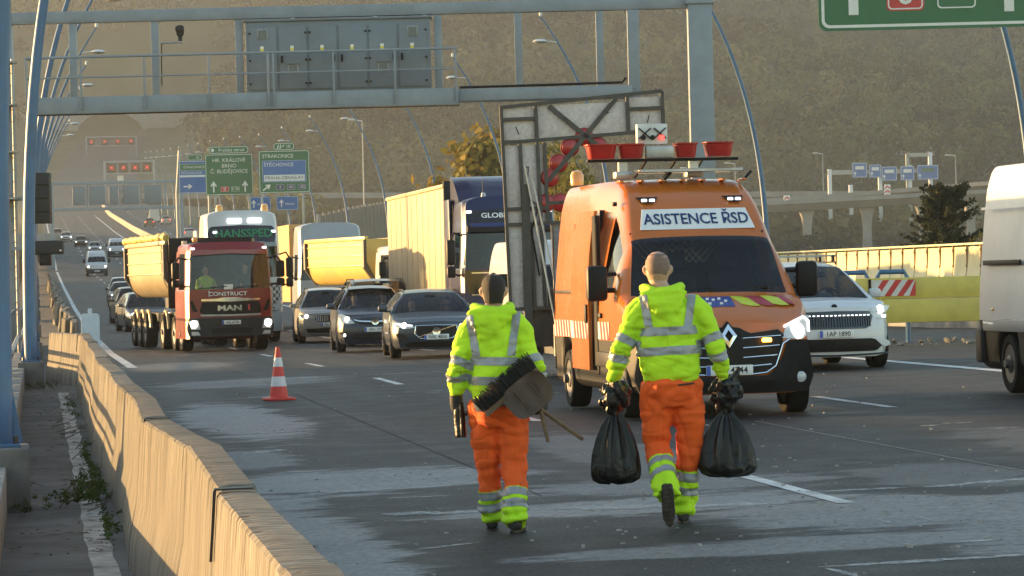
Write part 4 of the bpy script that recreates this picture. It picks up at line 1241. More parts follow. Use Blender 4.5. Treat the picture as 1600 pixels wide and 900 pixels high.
_WH = {}
def wheel(parent, x, y, r, w, style="alloy", n=5, name="wheel"):
    key = (round(r, 3), round(w, 3), style, n)
    if key not in _WH:
        h = w / 2
        ty = MB().lathe([(r * .62, -h * .8), (r * .70, -h), (r * .93, -h), (r * .99, -h * .75), (r, -h * .4), (r, h * .4), (r * .99, h * .75), (r * .93, h), (r * .70, h), (r * .62, h * .8)], axis='X', n=26).mesh("tyre", M_TYRE)
        rm = MB()
        rm.lathe([(r * .60, -h * .86), (r * .64, -h * .9), (r * .66, -h * .7), (r * .66, h * .7), (r * .64, h * .9), (r * .60, h * .86), (r * .58, -h * .2), (r * .58, h * .2)][:6], axis='X', n=26)
        for s in (-1, 1):
            if style == "alloy":
                for k in range(n):
                    a = 2 * math.pi * k / n
                    rm.bar((s * h * .72, 0, 0), (s * h * .76, r * .63 * math.cos(a), r * .63 * math.sin(a)), .10 * r / .33, .02)
                rm.lathe([(r * .16, -.02), (r * .16, .02)], (s * h * .76, 0, 0), axis='X', n=12)
                rm.lathe([(r * .6, -.005), (r * .6, .005)], (s * h * .25, 0, 0), axis='X', n=20)
            else:
                rm.lathe([(r * .62, -.01), (r * .62, .01)], (s * h * .45, 0, 0), axis='X', n=20)
                rm.lathe([(r * .32, 0), (r * .30, s * .06), (r * .16, s * .08), (r * .14, s * .12)], (s * h * .45, 0, 0), axis='X', n=16)
                for k in range(8):
                    a = 2 * math.pi * k / 8
                    rm.lathe([(.015, 0), (.015, s * .03)], (s * h * .46, r * .42 * math.cos(a), r * .42 * math.sin(a)), axis='X', n=6)
        _WH[key] = (ty, rm.mesh("rim", M_RIM if style == "alloy" else M_RIMD))
    ty, rm = _WH[key]
    e = bpy.data.objects.new(name, None); COL.objects.link(e); e.parent = parent; e.location = (x, y, r); e.empty_display_size = .1
    link("tyre", ty, e); link("rim", rm, e)
    return e

def plate(parent, txt, y, z, x=0.0, w=.52, h=.112, rx=0.0):
    p = MB().box((0, 0, 0), (w, .012, h), .006).build("number_plate", M_PLW, parent, loc=(x, y, z))
    p.rotation_euler = (rx, 0, 0)
    MB().box((-w / 2 + .025, -.0075, 0), (.045, .004, h * .92)).build("country_band", M_PLB, p)
    text(txt, h * .92, M_TXT, p, (.022, -.0085, -.002), ext=.0012, sx=.93, bold=.0008)
    return p

def seat(mb, x, y, z=0.0, s=1.0):
    mb.box((x, y + .1, z + .42 * s), (.5, .5, .16), .06); mb.box((x, y + .38, z + .75 * s), (.5, .15, .66), .06, rot=(R_(-12), 0, 0)); mb.box((x, y + .47, z + 1.15 * s), (.28, .10, .2), .045, rot=(R_(-10), 0, 0))

def driver(label, loc, rz, cloth, scale=1.0, arms=True):
    """seated driver seen through the windscreen: one continuous body with clothing over it"""
    m_ = {"dark": mat("dark jacket cloth", (0.02, 0.022, 0.03), .9), "grey": mat("grey shirt cloth", (0.14, 0.14, 0.15), .9), "hi": mat("high visibility cloth", (0.55, 0.75, 0.03), .8)}[cloth]
    def ring(c, rx, ry, n=10): return [(c[0] + rx * math.cos(2 * math.pi * k / n), c[1] + ry * math.sin(2 * math.pi * k / n), c[2]) for k in range(n + 1)]
    body = MB().grid([ring((0, 0, z), rx, ry) for z, rx, ry in [(0, .15, .11), (.2, .16, .12), (.42, .185, .12), (.5, .16, .10), (.54, .07, .07), (.60, .055, .06), (.63, .07, .085), (.70, .082, .10), (.77, .08, .10), (.83, .06, .075), (.86, .01, .01)]])
    o = body.build("person", M_SKIN, None, ang=180); o.location = loc; o.rotation_euler = (0, 0, rz); o.scale = (scale,) * 3
    tag(o, label, "person", "drivers behind the windscreens")
    j = MB().grid([ring((0, 0, z), rx + .015, ry + .015) for z, rx, ry in [(-.02, .16, .12), (.2, .17, .13), (.40, .20, .125), (.49, .17, .105), (.55, .08, .08)]])
    for s in (-1, 1):
        j.tube([(s * .19, 0, .43), (s * .26, -.10, .22), (s * .19, -.36, .26)], [.07, .055, .045], 8)
    j.build("jacket", m_, o, ang=180)
    for s in (-1, 1): MB().box((s * .18, -.40, .27), (.06, .09, .08), .025).build("hand", M_SKIN, o)
    MB().grid([ring((0, .01, z), rx, ry) for z, rx, ry in [(.75, .088, .105), (.80, .085, .10), (.85, .06, .075), (.875, .01, .01)]]).build("hair", mat("dark hair", (0.02, 0.015, 0.012), .8), o, ang=180)
    return o

def steering(parent, x, y, z, r=.18):
    b = MB(); n = 20
    c = [(x + r * math.cos(2 * math.pi * k / n), y + .45 * r * math.sin(2 * math.pi * k / n), z + .9 * r * math.sin(2 * math.pi * k / n)) for k in range(n + 1)]
    b.tube(c, .014, 6); b.bar((x - r, y, z), (x + r, y, z), .03, .03)
    return b.build("steering_wheel", M_BLACK, parent)

def car(name, label, group, X, Y, yaw, col, W=1.82, H=1.5, L=4.5, hood=.92, nose=.74, cowl=1.02, rf=1.75, rr=3.6, tail=4.25, belt=.96, roofw=.57, wr=.33, bow=.30, plate_txt=None, style="plain", glass=None, cat="car", detail=True, lights=True, dz=0.0, drv=None, rack=False):
    e = empty(name, label, cat, (X, Y, gz(X, Y) + dz), yaw, group)
    hw = W / 2; f0 = .86 if L > 4 else .78; ax0, ax1 = f0, f0 + L * .605; ra = wr + .055
    def warp(p):
        x, y, z = p
        k = abs(x) / hw
        y2 = y + bow * k ** 2.6 * (1 - sm(0, 1.3, y)) + (max(0, z - .60) * .22 + max(0, .36 - z) * .35) * (1 - sm(0, .5, y))
        y2 -= .22 * k ** 2.4 * sm(L - 1.0, L, y)
        return Vector((x, float(y2), z))
    def top(y): return float(np.interp(y, [0, .25, cowl], [nose, nose + .09, hood + .03]))
    def zarch(y):
        z = .20
        for a in (ax0, ax1):
            d = abs(y - a)
            if d < ra: z = max(z, wr + math.sqrt(ra * ra - d * d))
        return z
    ys = sorted(set([0, .06, .25, ax0 - ra - .012, ax0 - ra + .004, ax0 - ra * .75, ax0 - ra * .35, ax0 + ra * .35, ax0 + ra * .75, ax0 + ra - .004, ax0 + ra + .012, cowl, rf, rf + .72, rf + .82, rf + 1.5, rf + 1.6, rr, ax1 - ra - .012, ax1 - ra + .004, ax1 - ra * .75, ax1 - ra * .35, ax1 + ra * .35, ax1 + ra * .75, ax1 + ra - .004, ax1 + ra + .012, tail, L - .08, L]))
    st = []
    for y in ys:
        zb = zarch(y); endf = min(1, .86 + .14 * sm(0, .3, y)) * min(1, .9 + .1 * sm(0, .35, L - y)); w = hw * endf
        t = top(min(y, cowl))
        inside = cowl < y < tail
        sh = min(t - .03, belt - .06 + .1 * sm(0, 1.2, y)) if y <= cowl else belt + .05 * sm(cowl, tail, y)
        zr = H if rf <= y <= rr else (t if y <= cowl else float(np.interp(y, [cowl, rf], [t, H - .05])) if y < rf else float(np.interp(y, [rr, tail, L], [H - .02, belt + .12, belt + .02])))
        if rf <= y <= rr: zr = H - .07 * ((y - (rf + rr) / 2) / (rr - rf) * 2) ** 2
        g = min(1, max(0, (zr - sh) / (H - belt)))
        xw = w - .05; xr = xw - (xw - roofw) * g
        st.append((y, [(0, zb), (w - .16, zb), (w - .04, zb + .06), (w, max(.52, zb + .07)), (w - .012, max(sh - .16, zb + .09)), (w - .045, max(sh, zb + .11)), (xr + .0, max(zr - .05 * g - .015, zb + .12)), (xr - .07, max(zr - .012, zb + .13)), (xr * .55, zr + .005), (0, zr + .018)]))
    def key(i, j):
        y = (st[i][0] + st[i + 1][0]) / 2
        if cowl < y < rf and j in (7, 8): return "windscreen"
        if rr < y < tail and j in (7, 8): return "rear_window"
        if j == 5 and rf - .45 < y < rr + .1 and not (rf + .70 < y < rf + .84) and not (rf + 1.48 < y < rf + 1.62): return "side_window#%d" % (0 if y < rf + .75 else 1 if y < rf + 1.55 else 2)
        if j <= 1 and .3 < y < L - .3: return "sill" if j == 1 else None
        return "body"
    parts = net_body(st, key, warp, su=2, sv=2)
    M = paint(name + " " + str([round(c, 3) for c in col]), col)
    for k, mb in parts.items():
        mm = {"body": M, "sill": M_BLACK}.get(k, M_GLASS if k == "windscreen" else M_GLASSD)
        mb.build("side_window" if k.startswith("side") else k if k != "sill" else "underbody", mm, e, ang=32)
    for s in (-1, 1):
        for y in (ax0, ax1): wheel(e, s * (hw - .11), y, wr, .215)
    # cabin
    c = MB()
    c.span(-hw + .12, hw - .12, cowl + .10, cowl + .55, .55, hood + .0, .05); c.span(-hw + .1, hw - .1, cowl + .3, tail - .1, .25, .36)
    for s in (-1, 1): seat(c, s * .36, rf + .15, .05, (H - .35) / 1.15); seat(c, s * .36, rf + 1.15, .05, (H - .35) / 1.15)
    c.build("cabin", M_INT, e)
    steering(e, .36, cowl + .72, hood + .02)
    for s in (-1, 1):
        mb = MB().box((s * (hw + .10), rf - .28, belt + .09), (.20, .11, .14), .045).box((s * (hw + .0), rf - .28, belt + .03), (.12, .05, .04), .015)
        mb.build("mirror", M if style != "navy" else M_BLACK, e)
    def F(name_, poly, m_, y0=-.012, y1=.03, sym=True, par=None):
        for s in ((-1, 1) if sym else (1,)):
            # subdivide the outline so that it follows the bow of the nose
            P = []
            for a, b in zip(poly, poly[1:] + poly[:1]):
                n = max(1, int(max(abs(b[0] - a[0]), abs(b[1] - a[1])) / .06))
                P += [(s * (a[0] + (b[0] - a[0]) * q / n), a[1] + (b[1] - a[1]) * q / n) for q in range(n)]
            xs_ = [p[0] for p in P]; b = MB()
            lo, hi = min(xs_), max(xs_); ncol = max(2, int((hi - lo) / .06)); rows = []
            # clip the outline into vertical slices (works for outlines that are x-monotone)
            def zr_(x):
                zz = []
                Q = [(s * q[0], q[1]) for q in poly]
                for a, c_ in zip(Q, Q[1:] + Q[:1]):
                    if (a[0] - x) * (c_[0] - x) <= 0 and abs(a[0] - c_[0]) > 1e-9:
                        zz.append(a[1] + (c_[1] - a[1]) * (x - a[0]) / (c_[0] - a[0]))
                return (min(zz), max(zz)) if zz else (0, 0)
            for q in range(ncol + 1):
                x = lo + (hi - lo) * (.002 + .996 * q / ncol); z0, z1 = zr_(x)
                rows.append([warp(Vector((x, y1, z0))), warp(Vector((x, y0, z0))), warp(Vector((x, y0, (z0 + z1) / 2))), warp(Vector((x, y0, z1))), warp(Vector((x, y1, z1)))])
            b.grid(rows); k = len(b.v)
            b.f.append([0, 1, 2, 3, 4]); b.f.append([k - 1, k - 2, k - 3, k - 4, k - 5])
            b.f = [f[::-1] for f in b.f]
            yield b.build(name_, m_, par or e, ang=30)
    def FF(*a, **k): return list(F(*a, **k))
    hl = {"wagon": [(.44, .655), (.60, .63), (.84, .68), (.885, .77), (.80, .775), (.50, .715)],
          "mpv": [(.50, .72), (.70, .70), (.87, .76), (.885, .95), (.80, .955), (.60, .83)],
          "suv": [(.47, .77), (.70, .74), (.88, .77), (.90, .87), (.78, .885), (.50, .845)],
          "led": [(.52, .87), (.75, .845), (.905, .87), (.91, .945), (.80, .96), (.55, .915)],
          "plain": [(.50, .62), (.82, .62), (.86, .74), (.80, .75), (.52, .71)]}[style]
    sc_ = hw / .92
    hl = [(a * sc_, b) for a, b in hl]
    hs = FF("headlight", hl, M_LENS, -.014)
    cx = sum(a for a, b in hl) / len(hl); cz = sum(b for a, b in hl) / len(hl)
    if lights:
        for s, h_ in zip((-1, 1), hs):
            p = warp(Vector((s * cx * (.97 if style != "mpv" else .93), -.02, cz - .005)))
            MB().lathe([(.058, .01), (.062, -.005), (.035, -.014)], p, axis='Y', n=12).build("lamp", M_HEAD, h_)
    if style == "wagon":
        FF("grille", [(0, .43), (.30, .43), (.43, .50), (.445, .66), (.41, .70), (0, .71)], M_BLACK, -.012)
        for a, b in (((0, .70), (.43, .69)), ((.43, .69), (.45, .52)), ((.45, .52), (.33, .425)), ((.33, .425), (0, .42))):
            for s in (-1, 1): MB().tube([warp(Vector((s * (a[0] + (b[0] - a[0]) * q / 4), -.018, a[1] + (b[1] - a[1]) * q / 4))) for q in range(5)], .010, 6).build("grille_trim", M_CHROME, e)
        MB().bar((-.40, -.03, .45), (.40, -.03, .69), .02, .03, up=(0, 1, 0)).build("badge_bar", M_CHROME, e)
        MB().lathe([(.055, -.01), (.085, -.014), (.085, .0), (.055, 0)], (0, -.035, .575), axis='Y', n=20).build("badge_ring", M_CHROME, e)
        MB().lathe([(.06, -.006), (.06, .0)], (0, -.032, .575), axis='Y', n=18).build("badge", M_SNAV, e)
        FF("lower_intake", [(0, .24), (.62, .24), (.66, .30), (.55, .355), (0, .36)], M_BLACK, -.012)
        FF("corner_intake", [(.58, .40), (.80, .38), (.84, .52), (.80, .55), (.62, .48)], M_BLACK, -.01)
        FF("lower_trim", [(.10, .205), (.66, .215), (.80, .25), (.80, .262), (.66, .23), (.10, .222)], M_CHROME, -.014)
        for s in (-1, 1): MB().tube([warp(Vector((s * .50, -.025, .70))), warp(Vector((s * .70, -.025, .71))), warp(Vector((s * .86, -.02, .745)))], .013, 6).build("daytime_light", M_HEADW, e)
    elif style == "mpv":
        FF("grille", [(0, .66), (.40, .70), (.50, .80), (0, .80)], M_BLACK, -.010)
        FF("grille_bar", [(0, .735), (.40, .755), (.52, .80), (.52, .82), (.38, .785), (0, .765)], M_CHROME, -.020)
        MB().lathe([(.06, -.008), (.088, -.012), (.088, .0), (.06, 0)], (0, -.03, .755), axis='Y', n=20).build("badge_ring", M_CHROME, e)
        MB().box((0, -.036, .755), (.16, .01, .02)).build("badge_bolt", M_CHROME, e)
        FF("lower_intake", [(0, .34), (.58, .34), (.52, .47), (0, .48)], M_BLACK, -.012)
        FF("fog_recess", [(.62, .36), (.84, .40), (.85, .50), (.66, .49)], M_BLACK, -.012)
        for s in (-1, 1): MB().lathe([(.035, .01), (.035, -.005)], warp(Vector((s * .74, -.02, .43))), axis='Y', n=12).build("fog_light", M_HEADW if s > 0 else M_HEAD, e)
    elif style == "suv":
        FF("grille", [(0, .64), (.36, .64), (.44, .72), (.43, .84), (0, .85)], M_BLACK, -.012)
        for k in range(7): FF("grille_slat", [(.05 + k * .055, .66), (.06 + k * .055, .66), (.06 + k * .055, .83), (.05 + k * .055, .83)], M_CHROME, -.02)
        FF("lower_intake", [(0, .30), (.70, .32), (.72, .44), (0, .46)], M_BLACK, -.012)
        FF("skid_plate", [(0, .21), (.60, .22), (.55, .28), (0, .28)], M_RIM, -.014)
    elif style == "led":
        FF("grille", [(0, .62), (.50, .62), (.585, .70), (.60, .80), (.54, .875), (0, .885)], M_GLOSSB, -.012)
        for k in range(14): FF("grille_slat", [(.02 + k * .04, .65), (.032 + k * .04, .65), (.032 + k * .04, .80), (.02 + k * .04, .80)], M_BLACK, -.022)
        for k in range(9):
            for s in ((-1, 1) if k else (1,)): MB().box(warp(Vector((s * k * .065, -.03, .818))), (.035, .012, .016), .003).build("light_dash", M_HEADW, e)
        FF("lower_lamp", [(.66, .765), (.84, .76), (.87, .82), (.70, .825)], M_LENS, -.014)
        for s in (-1, 1): MB().box(warp(Vector((s * .78, -.02, .79))), (.10, .02, .04), .01).build("lamp", M_HEADW, e)
        FF("lower_intake", [(0, .28), (.66, .28), (.74, .36), (.60, .47), (0, .47)], M_BLACK, -.012)
        FF("corner_blade", [(.62, .46), (.78, .33), (.90, .36), (.90, .41), (.76, .47)], M, -.022)
        FF("bumper_lip", [(0, .205), (.86, .23), (.86, .255), (0, .235)], M_CHROME, -.02)
        MB().lathe([(.04, -.01), (.05, 0)], warp(Vector((0, .01, .94))), axis='Y', n=14).build("badge", M_BLACK, e)
    else:
        FF("grille", [(0, .55), (.42, .55), (.46, .68), (0, .69)], M_BLACK, -.012)
        FF("lower_intake", [(0, .28), (.66, .28), (.70, .42), (0, .42)], M_BLACK, -.012)
    if plate_txt:
        pz = {"wagon": .455, "mpv": .56, "suv": .56, "led": .545}.get(style, .46)
        plate(e, plate_txt, -.035 if style != "mpv" else -.02, pz)
    if detail:
        for s in (-1, 1):
            MB().bar((s * .30 - .25, cowl + .05, hood + .05), (s * .30 + .25, cowl + .10, hood + .075), .02, .015).build("wiper", M_BLACK, e)
        MB().box((0, rf - .18, H - .15), (.24, .06, .07), .02).build("rear_view_mirror", M_BLACK, e)
        for s in (-1, 1): MB().tube([(s * (roofw - .03), rf + .15, H - .03), (s * (roofw - .02), rf + .2, H + .0), (s * (roofw - .02), rr - .2, H + .0), (s * (roofw - .03), rr - .1, H - .04)], .013, 6).build("roof_rail", M_BLACK, e)
    if rack:
        for y in (rf + .35, rf + 1.2):
            MB().bar((-roofw - .03, y, H + .10), (roofw + .03, y, H + .10), .07, .03).build("roof_bar", M_RAILG, e)
            for s in (-1, 1): MB().box((s * (roofw - .02), y, H + .05), (.05, .09, .12), .015).build("bar_foot", M_BLACK, e)
    if drv:
        p = Vector((.36, rf + .32, .42)); R = Matrix.Rotation(yaw, 4, 'Z')
        for side, lb, cl in drv:
            q = R @ Vector((side * .36, rf + .34, (H - 1.02)))
            driver(lb, (X + q.x, Y + q.y, gz(X, Y) + dz + q.z), yaw, cl)
    return e

G_Q = "cars queueing in the closed lanes"
car("parked_car", "dark grey blue estate car with ring badge, nearest of the queue", G_Q, 8.22, 71.8, R_(-2.8), (0.022, 0.034, 0.050), W=1.86, H=1.44, L=4.76, hood=.93, nose=.76, cowl=1.25, rf=2.0, rr=4.1, tail=4.62, plate_txt="9AK 4850", style="wagon", drv=[(1, "driver of the dark estate car behind its windscreen", "dark"), (-1, "passenger of the dark estate car behind its windscreen", "grey")])
car("parked_car", "dark navy tall family car with chrome grille bar beside the estate", G_Q, 8.10, 83.8, R_(-1.8), (0.008, 0.014, 0.034), W=1.81, H=1.615, L=4.29, hood=1.04, nose=.84, cowl=1.02, rf=1.75, rr=3.5, tail=4.12, belt=1.04, plate_txt="1BH 7591", style="mpv", drv=[(1, "driver of the navy family car behind its windscreen", "dark"), (-1, "passenger of the navy family car behind its windscreen", "grey")])
car("parked_car", "silver sport utility car with bright lamp, left of the navy car", G_Q, 8.72, 104.5, R_(-1), (0.30, 0.30, 0.29), W=1.84, H=1.66, L=4.4, hood=1.05, nose=.90, cowl=1.12, rf=1.8, rr=3.6, tail=4.2, belt=1.05, wr=.35, plate_txt="3SL 2204", style="suv", drv=[(1, "driver of the silver sport utility car", "dark")])
car("parked_car", "black people carrier whose roof shows behind the navy car", G_Q, 9.45, 95.0, R_(0), (0.018, 0.018, 0.02), W=1.92, H=1.86, L=4.9, hood=1.12, nose=.9, cowl=1.0, rf=1.7, rr=4.2, tail=4.75, belt=1.1, roofw=.70, style="plain")
car("moving_car", "white crossover with dotted light bar and roof bars right of orange van", None, 11.72, 50.2, R_(1.0), (0.60, 0.62, 0.64), W=1.88, H=1.62, L=4.6, hood=1.04, nose=.93, cowl=1.15, rf=1.95, rr=3.75, tail=4.4, belt=1.04, wr=.355, bow=.36, plate_txt="1AP 1890", style="led", drv=[(1, "driver of the white crossover behind its windscreen", "grey")], rack=True)
# farther traffic on the left lanes
G_F = "distant oncoming traffic"
car("moving_car", "dark saloon with dim lamps just behind the tipper trailer", G_F, 4.85, 197, 0, (0.03, 0.033, 0.04), H=1.46, roofw=.6, plate_txt="5S2 8843", detail=False)
car("moving_car", "pale roofed car directly behind the dark saloon", G_F, 5.1, 212, 0, (0.30, 0.29, 0.27), H=1.52, roofw=.6, detail=False)
car("parked_car", "black car squeezed beside the tipper trailer, farther one", G_F, 4.25, 150.0, R_(4), (0.014, 0.014, 0.016), H=1.62, roofw=.6, wr=.35, detail=False)
car("parked_car", "dark grey car squeezed beside the tipper trailer, nearer one", G_F, 4.32, 135.0, R_(6), (0.04, 0.042, 0.046), H=1.55, roofw=.6, detail=False)
car("moving_car", "tiny dark car with lit lamps behind the white vans", G_F, 6.0, 480, 0, (0.03, 0.03, 0.035), H=1.55, roofw=.6, detail=False)
car("moving_car", "tiny white car at the left edge of the far lanes, nearer one", G_F, 4.3, 520, 0, (0.5, 0.5, 0.5), H=1.5, roofw=.6, detail=False)
car("moving_car", "tiny white car at the left edge of the far lanes, farther one", G_F, 3.2, 545, 0, (0.5, 0.5, 0.5), H=1.7, roofw=.6, detail=False)
car("moving_car", "tiny light car left of the distant white minibus", G_F, 7.3, 445, 0, (0.35, 0.35, 0.36), H=1.5, roofw=.6, detail=False)
G_A = "distant traffic driving away"
for (X, Y, c, lb, H_) in [(20.6, 640, (0.03, 0.03, 0.03), "tiny black car driving away beyond the median wall", 1.6), (24.4, 660, (0.25, 0.25, 0.26), "tiny silver car with red tail lamps driving away", 1.6), (22.6, 520, (0.4, 0.4, 0.4), "tiny silver car beside the yellow tub's rim", 1.5), (24.5, 1010, (.04, .04, .04), "speck of a dark car near the red lane crosses", 1.7)]:
    q = car("moving_car", lb, G_A, X, Y + 4, R_(180), c, H=H_, roofw=.6, detail=False, lights=False)
    for s in (-1, 1): MB().box((s * .7, 4.47, .85), (.22, .06, .12)).build("tail_light", M_TAIL, q)
# ------------------------------------------------------------------ panel vans
def panel_van(name, label, group, X, Y, yaw, col, detail=0, L=5.55, W=2.07, H=2.72, cat="van", wb=3.68, lights=True, bodymat=None):
    e = empty(name, label, cat, (X, Y, gz(X, Y)), yaw, group)
    hw = W / 2; wr = .35; ra = .42; ax0 = .86; ax1 = ax0 + wb; k_ = H / 2.72
    def warp(p):
        x, y, z = p; k = abs(x) / hw
        y2 = y + .30 * k ** 2.8 * (1 - sm(0, 1.2, y)) + (max(0, z - .85) * .28 + max(0, .40 - z) * .3) * (1 - sm(0, .6, y)) - .06 * k ** 6 * sm(L - .6, L, y)
        if y > .75: y2 += .16 * k ** 2.2 * (1 - sm(.75, 2.6, y))
        return Vector((x, float(y2), z))
    def zarch(y):
        z = .26
        for a in (ax0, ax1):
            d = abs(y - a)
            if d < ra: z = max(z, wr + math.sqrt(ra * ra - d * d))
        return z
    TY = [0, .10, .45, .80, 1.30, 1.42, 1.75, 2.2, 2.7, L]
    TZ = [1.03, 1.10, 1.24, 1.36, 1.96, 2.03 , 2.34, 2.58, 2.69, 2.70]
    TZ = [1.03, 1.10, 1.24, 1.36] + [1.36 + (t - 1.36) * (H - 1.36) / (2.72 - 1.36) for t in TZ[4:]]
    ar = []
    for a in (ax0, ax1): ar += [a - ra - .012, a - ra + .004, a - ra * .75, a - ra * .35, a + ra * .35, a + ra * .75, a + ra - .004, a + ra + .012]
    ys = sorted(set([0, .10, .45, .80, 1.36, 1.75, 2.08, 2.2, 2.28, 2.34, 2.46, 3.30, L - .25, L - .05, L] + ar))
    st = []
    for y in ys:
        zb = zarch(y); t = float(pchip(TY, TZ, np.array([y]))[0]); w = hw * (.90 + .10 * float(sm(0, .35, y)))
        g = min(1, max(0, (t - 1.30) / (H - 1.30)))
        sh = min(t - .05, 1.42)
        xr = (w - .04) - .22 * g - .04 * (1 - g) - .05 * float(sm(2.0, 1.2, y)) * g
        if y > 2.5: xr = w - .17
        st.append((y, [(0, zb), (w - .2, zb), (w - .03, zb + .10), (w, max(.85, zb + .12)), (w - .008, max(min(sh, 1.15), zb + .14)), (w - .03, max(sh, zb + .16)), (xr + .03, max(t - .30 * g - .012, zb + .18)), (xr - .06, max(t - .05 * g - .006, zb + .2)), (xr - .12, max(t - .012, zb + .21)), (xr * .5, t + .008), (0, t + .014)]))
    def key(i, j):
        y = (st[i][0] + st[i + 1][0]) / 2
        if .80 < y < 1.36 and j >= 7: return "windscreen"
        if j == 5 and 1.36 < y < 2.08: return "side_window"
        if j <= 1: return "underbody" if j == 1 else None
        if j == 2: return "lower_trim"
        return "body"
    parts = net_body(st, key, warp, su=2, sv=3, ncap=14)
    M = bodymat or paint(name + " " + str([round(c, 3) for c in col]), col, dirt=.3)
    body = None
    for k, mb in parts.items():
        o = mb.build(k.split("@")[0], {"body": M, "underbody": M_BLACK, "lower_trim": M_BLACK, "windscreen": M_GLASS}.get(k, M_GLASSD), e, ang=32)
        if k == "body": body = o
    for s in (-1, 1):
        for y in (ax0, ax1): wheel(e, s * (hw - .13), y, wr, .235, "steel")
    c = MB()
    c.span(-hw + .14, hw - .14, .95, 1.45, .6, 1.30, .06); c.span(-hw + .1, hw - .1, 1.3, L - .1, .3, .42)
    for x in (-.60, -.1, .52): seat(c, x, 2.0, .45, 1.12)
    c.build("cabin", M_INT, e)
    steering(e, .52, 1.52, 1.32, .21)
    def bend(P): return [warp(Vector(p)) for p in P]
    for s in (-1, 1):
        mb = MB().box((s * (hw + .17), 1.33, 1.50), (.24, .15, .40), .05).box((s * (hw + .03), 1.38, 1.42), (.2, .06, .06), .02).box((s * (hw + .03), 1.38, 1.60), (.2, .06, .05), .02)
        mb.build("mirror", M_BLACK, e)
    return e, body, warp, M

def skin_panel(name, parent, warp, poly, m, y0=-.012, y1=.03, sym=True, step=.06, ysurf=None, thick=.012):
    """a panel following the bodywork; ysurf(z) gives the unwarped y of the surface at height z"""
    out = []
    for s in ((-1, 1) if sym else (1,)):
        Q = [(s * a, b) for a, b in poly]; lo = min(q[0] for q in Q); hi = max(q[0] for q in Q)
        nc = max(2, int((hi - lo) / step)); rows = []
        for k in range(nc + 1):
            x = lo + (hi - lo) * (.002 + .996 * k / nc); zz = []
            for a, c_ in zip(Q, Q[1:] + Q[:1]):
                if (a[0] - x) * (c_[0] - x) <= 0 and abs(a[0] - c_[0]) > 1e-9: zz.append(a[1] + (c_[1] - a[1]) * (x - a[0]) / (c_[0] - a[0]))
            z0, z1 = (min(zz), max(zz)) if zz else (0, 0)
            nz = 5
            zs = [z0 + (z1 - z0) * i / nz for i in range(nz + 1)]
            f = (lambda z: ysurf(z)) if ysurf else (lambda z: 0.0)
            rows.append([warp(Vector((x, f(z0) + y1, z0)))] + [warp(Vector((x, f(z) + y0, z))) for z in zs] + [warp(Vector((x, f(z1) + y1, z1)))])
        b = MB().grid(rows); n = len(rows[0]); L_ = len(b.v)
        b.f.append(list(range(n))); b.f.append(list(range(L_ - n, L_))[::-1]); b.f = [f[::-1] for f in b.f]
        out.append(b.build(name, m, parent, ang=30))
    return out

# ---- the orange road-assistance van
M_ORNG = paint("orange van lacquer", (0.52, 0.135, 0.016), rough=.22, dirt=.25)
av, avb, aw, _ = panel_van("assistance_van", "orange road assistance van with lettering over its windscreen", None, 7.42, 36.95, R_(0.6), (1, .3, 0), bodymat=M_ORNG)
G = lambda *a, **k: skin_panel(a[0], av, aw, *a[1:], **k)
hl = G("headlight", [(.62, .86), (.86, .84), (.97, .90), (.985, 1.10), (.90, 1.10), (.64, .985)], M_LENS)
for s, h_ in zip((-1, 1), hl):
    MB().lathe([(.085, .01), (.085, -.004), (.05, -.012)], aw(Vector((s * .80, -.03, .93))), axis='Y', n=14).build("lamp", M_HEAD if s > 0 else M_LENS, h_)
    MB().tube([aw(Vector((s * .65, -.02, .985))), aw(Vector((s * .78, -.022, 1.04))), aw(Vector((s * .90, -.02, 1.085))), aw(Vector((s * .965, -.02, 1.04))), aw(Vector((s * .96, -.02, .92)))], .014, 6).build("daytime_light", M_HEADW, h_)
G("grille", [(0, .48), (.42, .48), (.60, .62), (.64, .90), (.60, .96), (.24, .92), (.14, .985), (0, 1.0)], M_BLACK, y0=-.016)
for z, x1 in ((.87, .60), (.765, .58), (.66, .55), (.56, .48)):
    for s in (-1, 1): MB().tube([aw(Vector((s * (.16 + (x1 - .16) * q / 5), -.028, z + .02 * q / 5))) for q in range(6)], .007, 6).build("grille_slat", M_CHROME, av)
for s in (-1, 1): MB().tube([aw(Vector((s * x, -.03, z))) for x, z in ((.70, .845), (.62, .80), (.585, .70), (.53, .56), (.42, .49), (.2, .47))], .011, 6).build("grille_trim", M_CHROME, av)
# diamond badge: four mitred bars
dia = [(0, 1.03), (.09, .90), (0, .77), (-.09, .90)]
ino = [(0, .965), (.045, .90), (0, .835), (-.045, .90)]
b = MB()
for i in range(4):
    a0, a1, c1, c0 = dia[i], dia[(i + 1) % 4], ino[(i + 1) % 4], ino[i]
    b.prism([a0, a1, c1, c0], -.075, -.035)
b.warp(aw).build("badge", M_CHROME, av, smooth=False)
MB().prism([(0, 1.06), (.12, .92), (.10, .80), (0, .72), (-.10, .80), (-.12, .92)], -.034, -.0).warp(aw).build("badge_recess", M_BLACK, av, smooth=False)
bp_ = G("bumper", [(0, .27), (.98, .27), (1.0, .45), (.985, .835), (.68, .835), (.60, .60), (.46, .46), (0, .455)], mat("grained bumper plastic", (0.014, 0.014, 0.015), .65, var=.2, bump=.2, bscale=300, spec=.2), y0=-.035, sym=True)
G("lower_intake", [(0, .30), (.46, .30), (.52, .40), (0, .42)], M_BLACK, y0=-.045)
G("fog_recess", [(.66, .36), (.93, .38), (.94, .56), (.70, .56)], M_BLACK, y0=-.042)
for s in (-1, 1): MB().lathe([(.055, .02), (.06, -.01), (.045, -.02)], aw(Vector((s * .83, -.045, .43))), axis='Y', n=14).build("fog_light", M_LENS, av)
plate(av, "6S8 4244", -.055, .525)
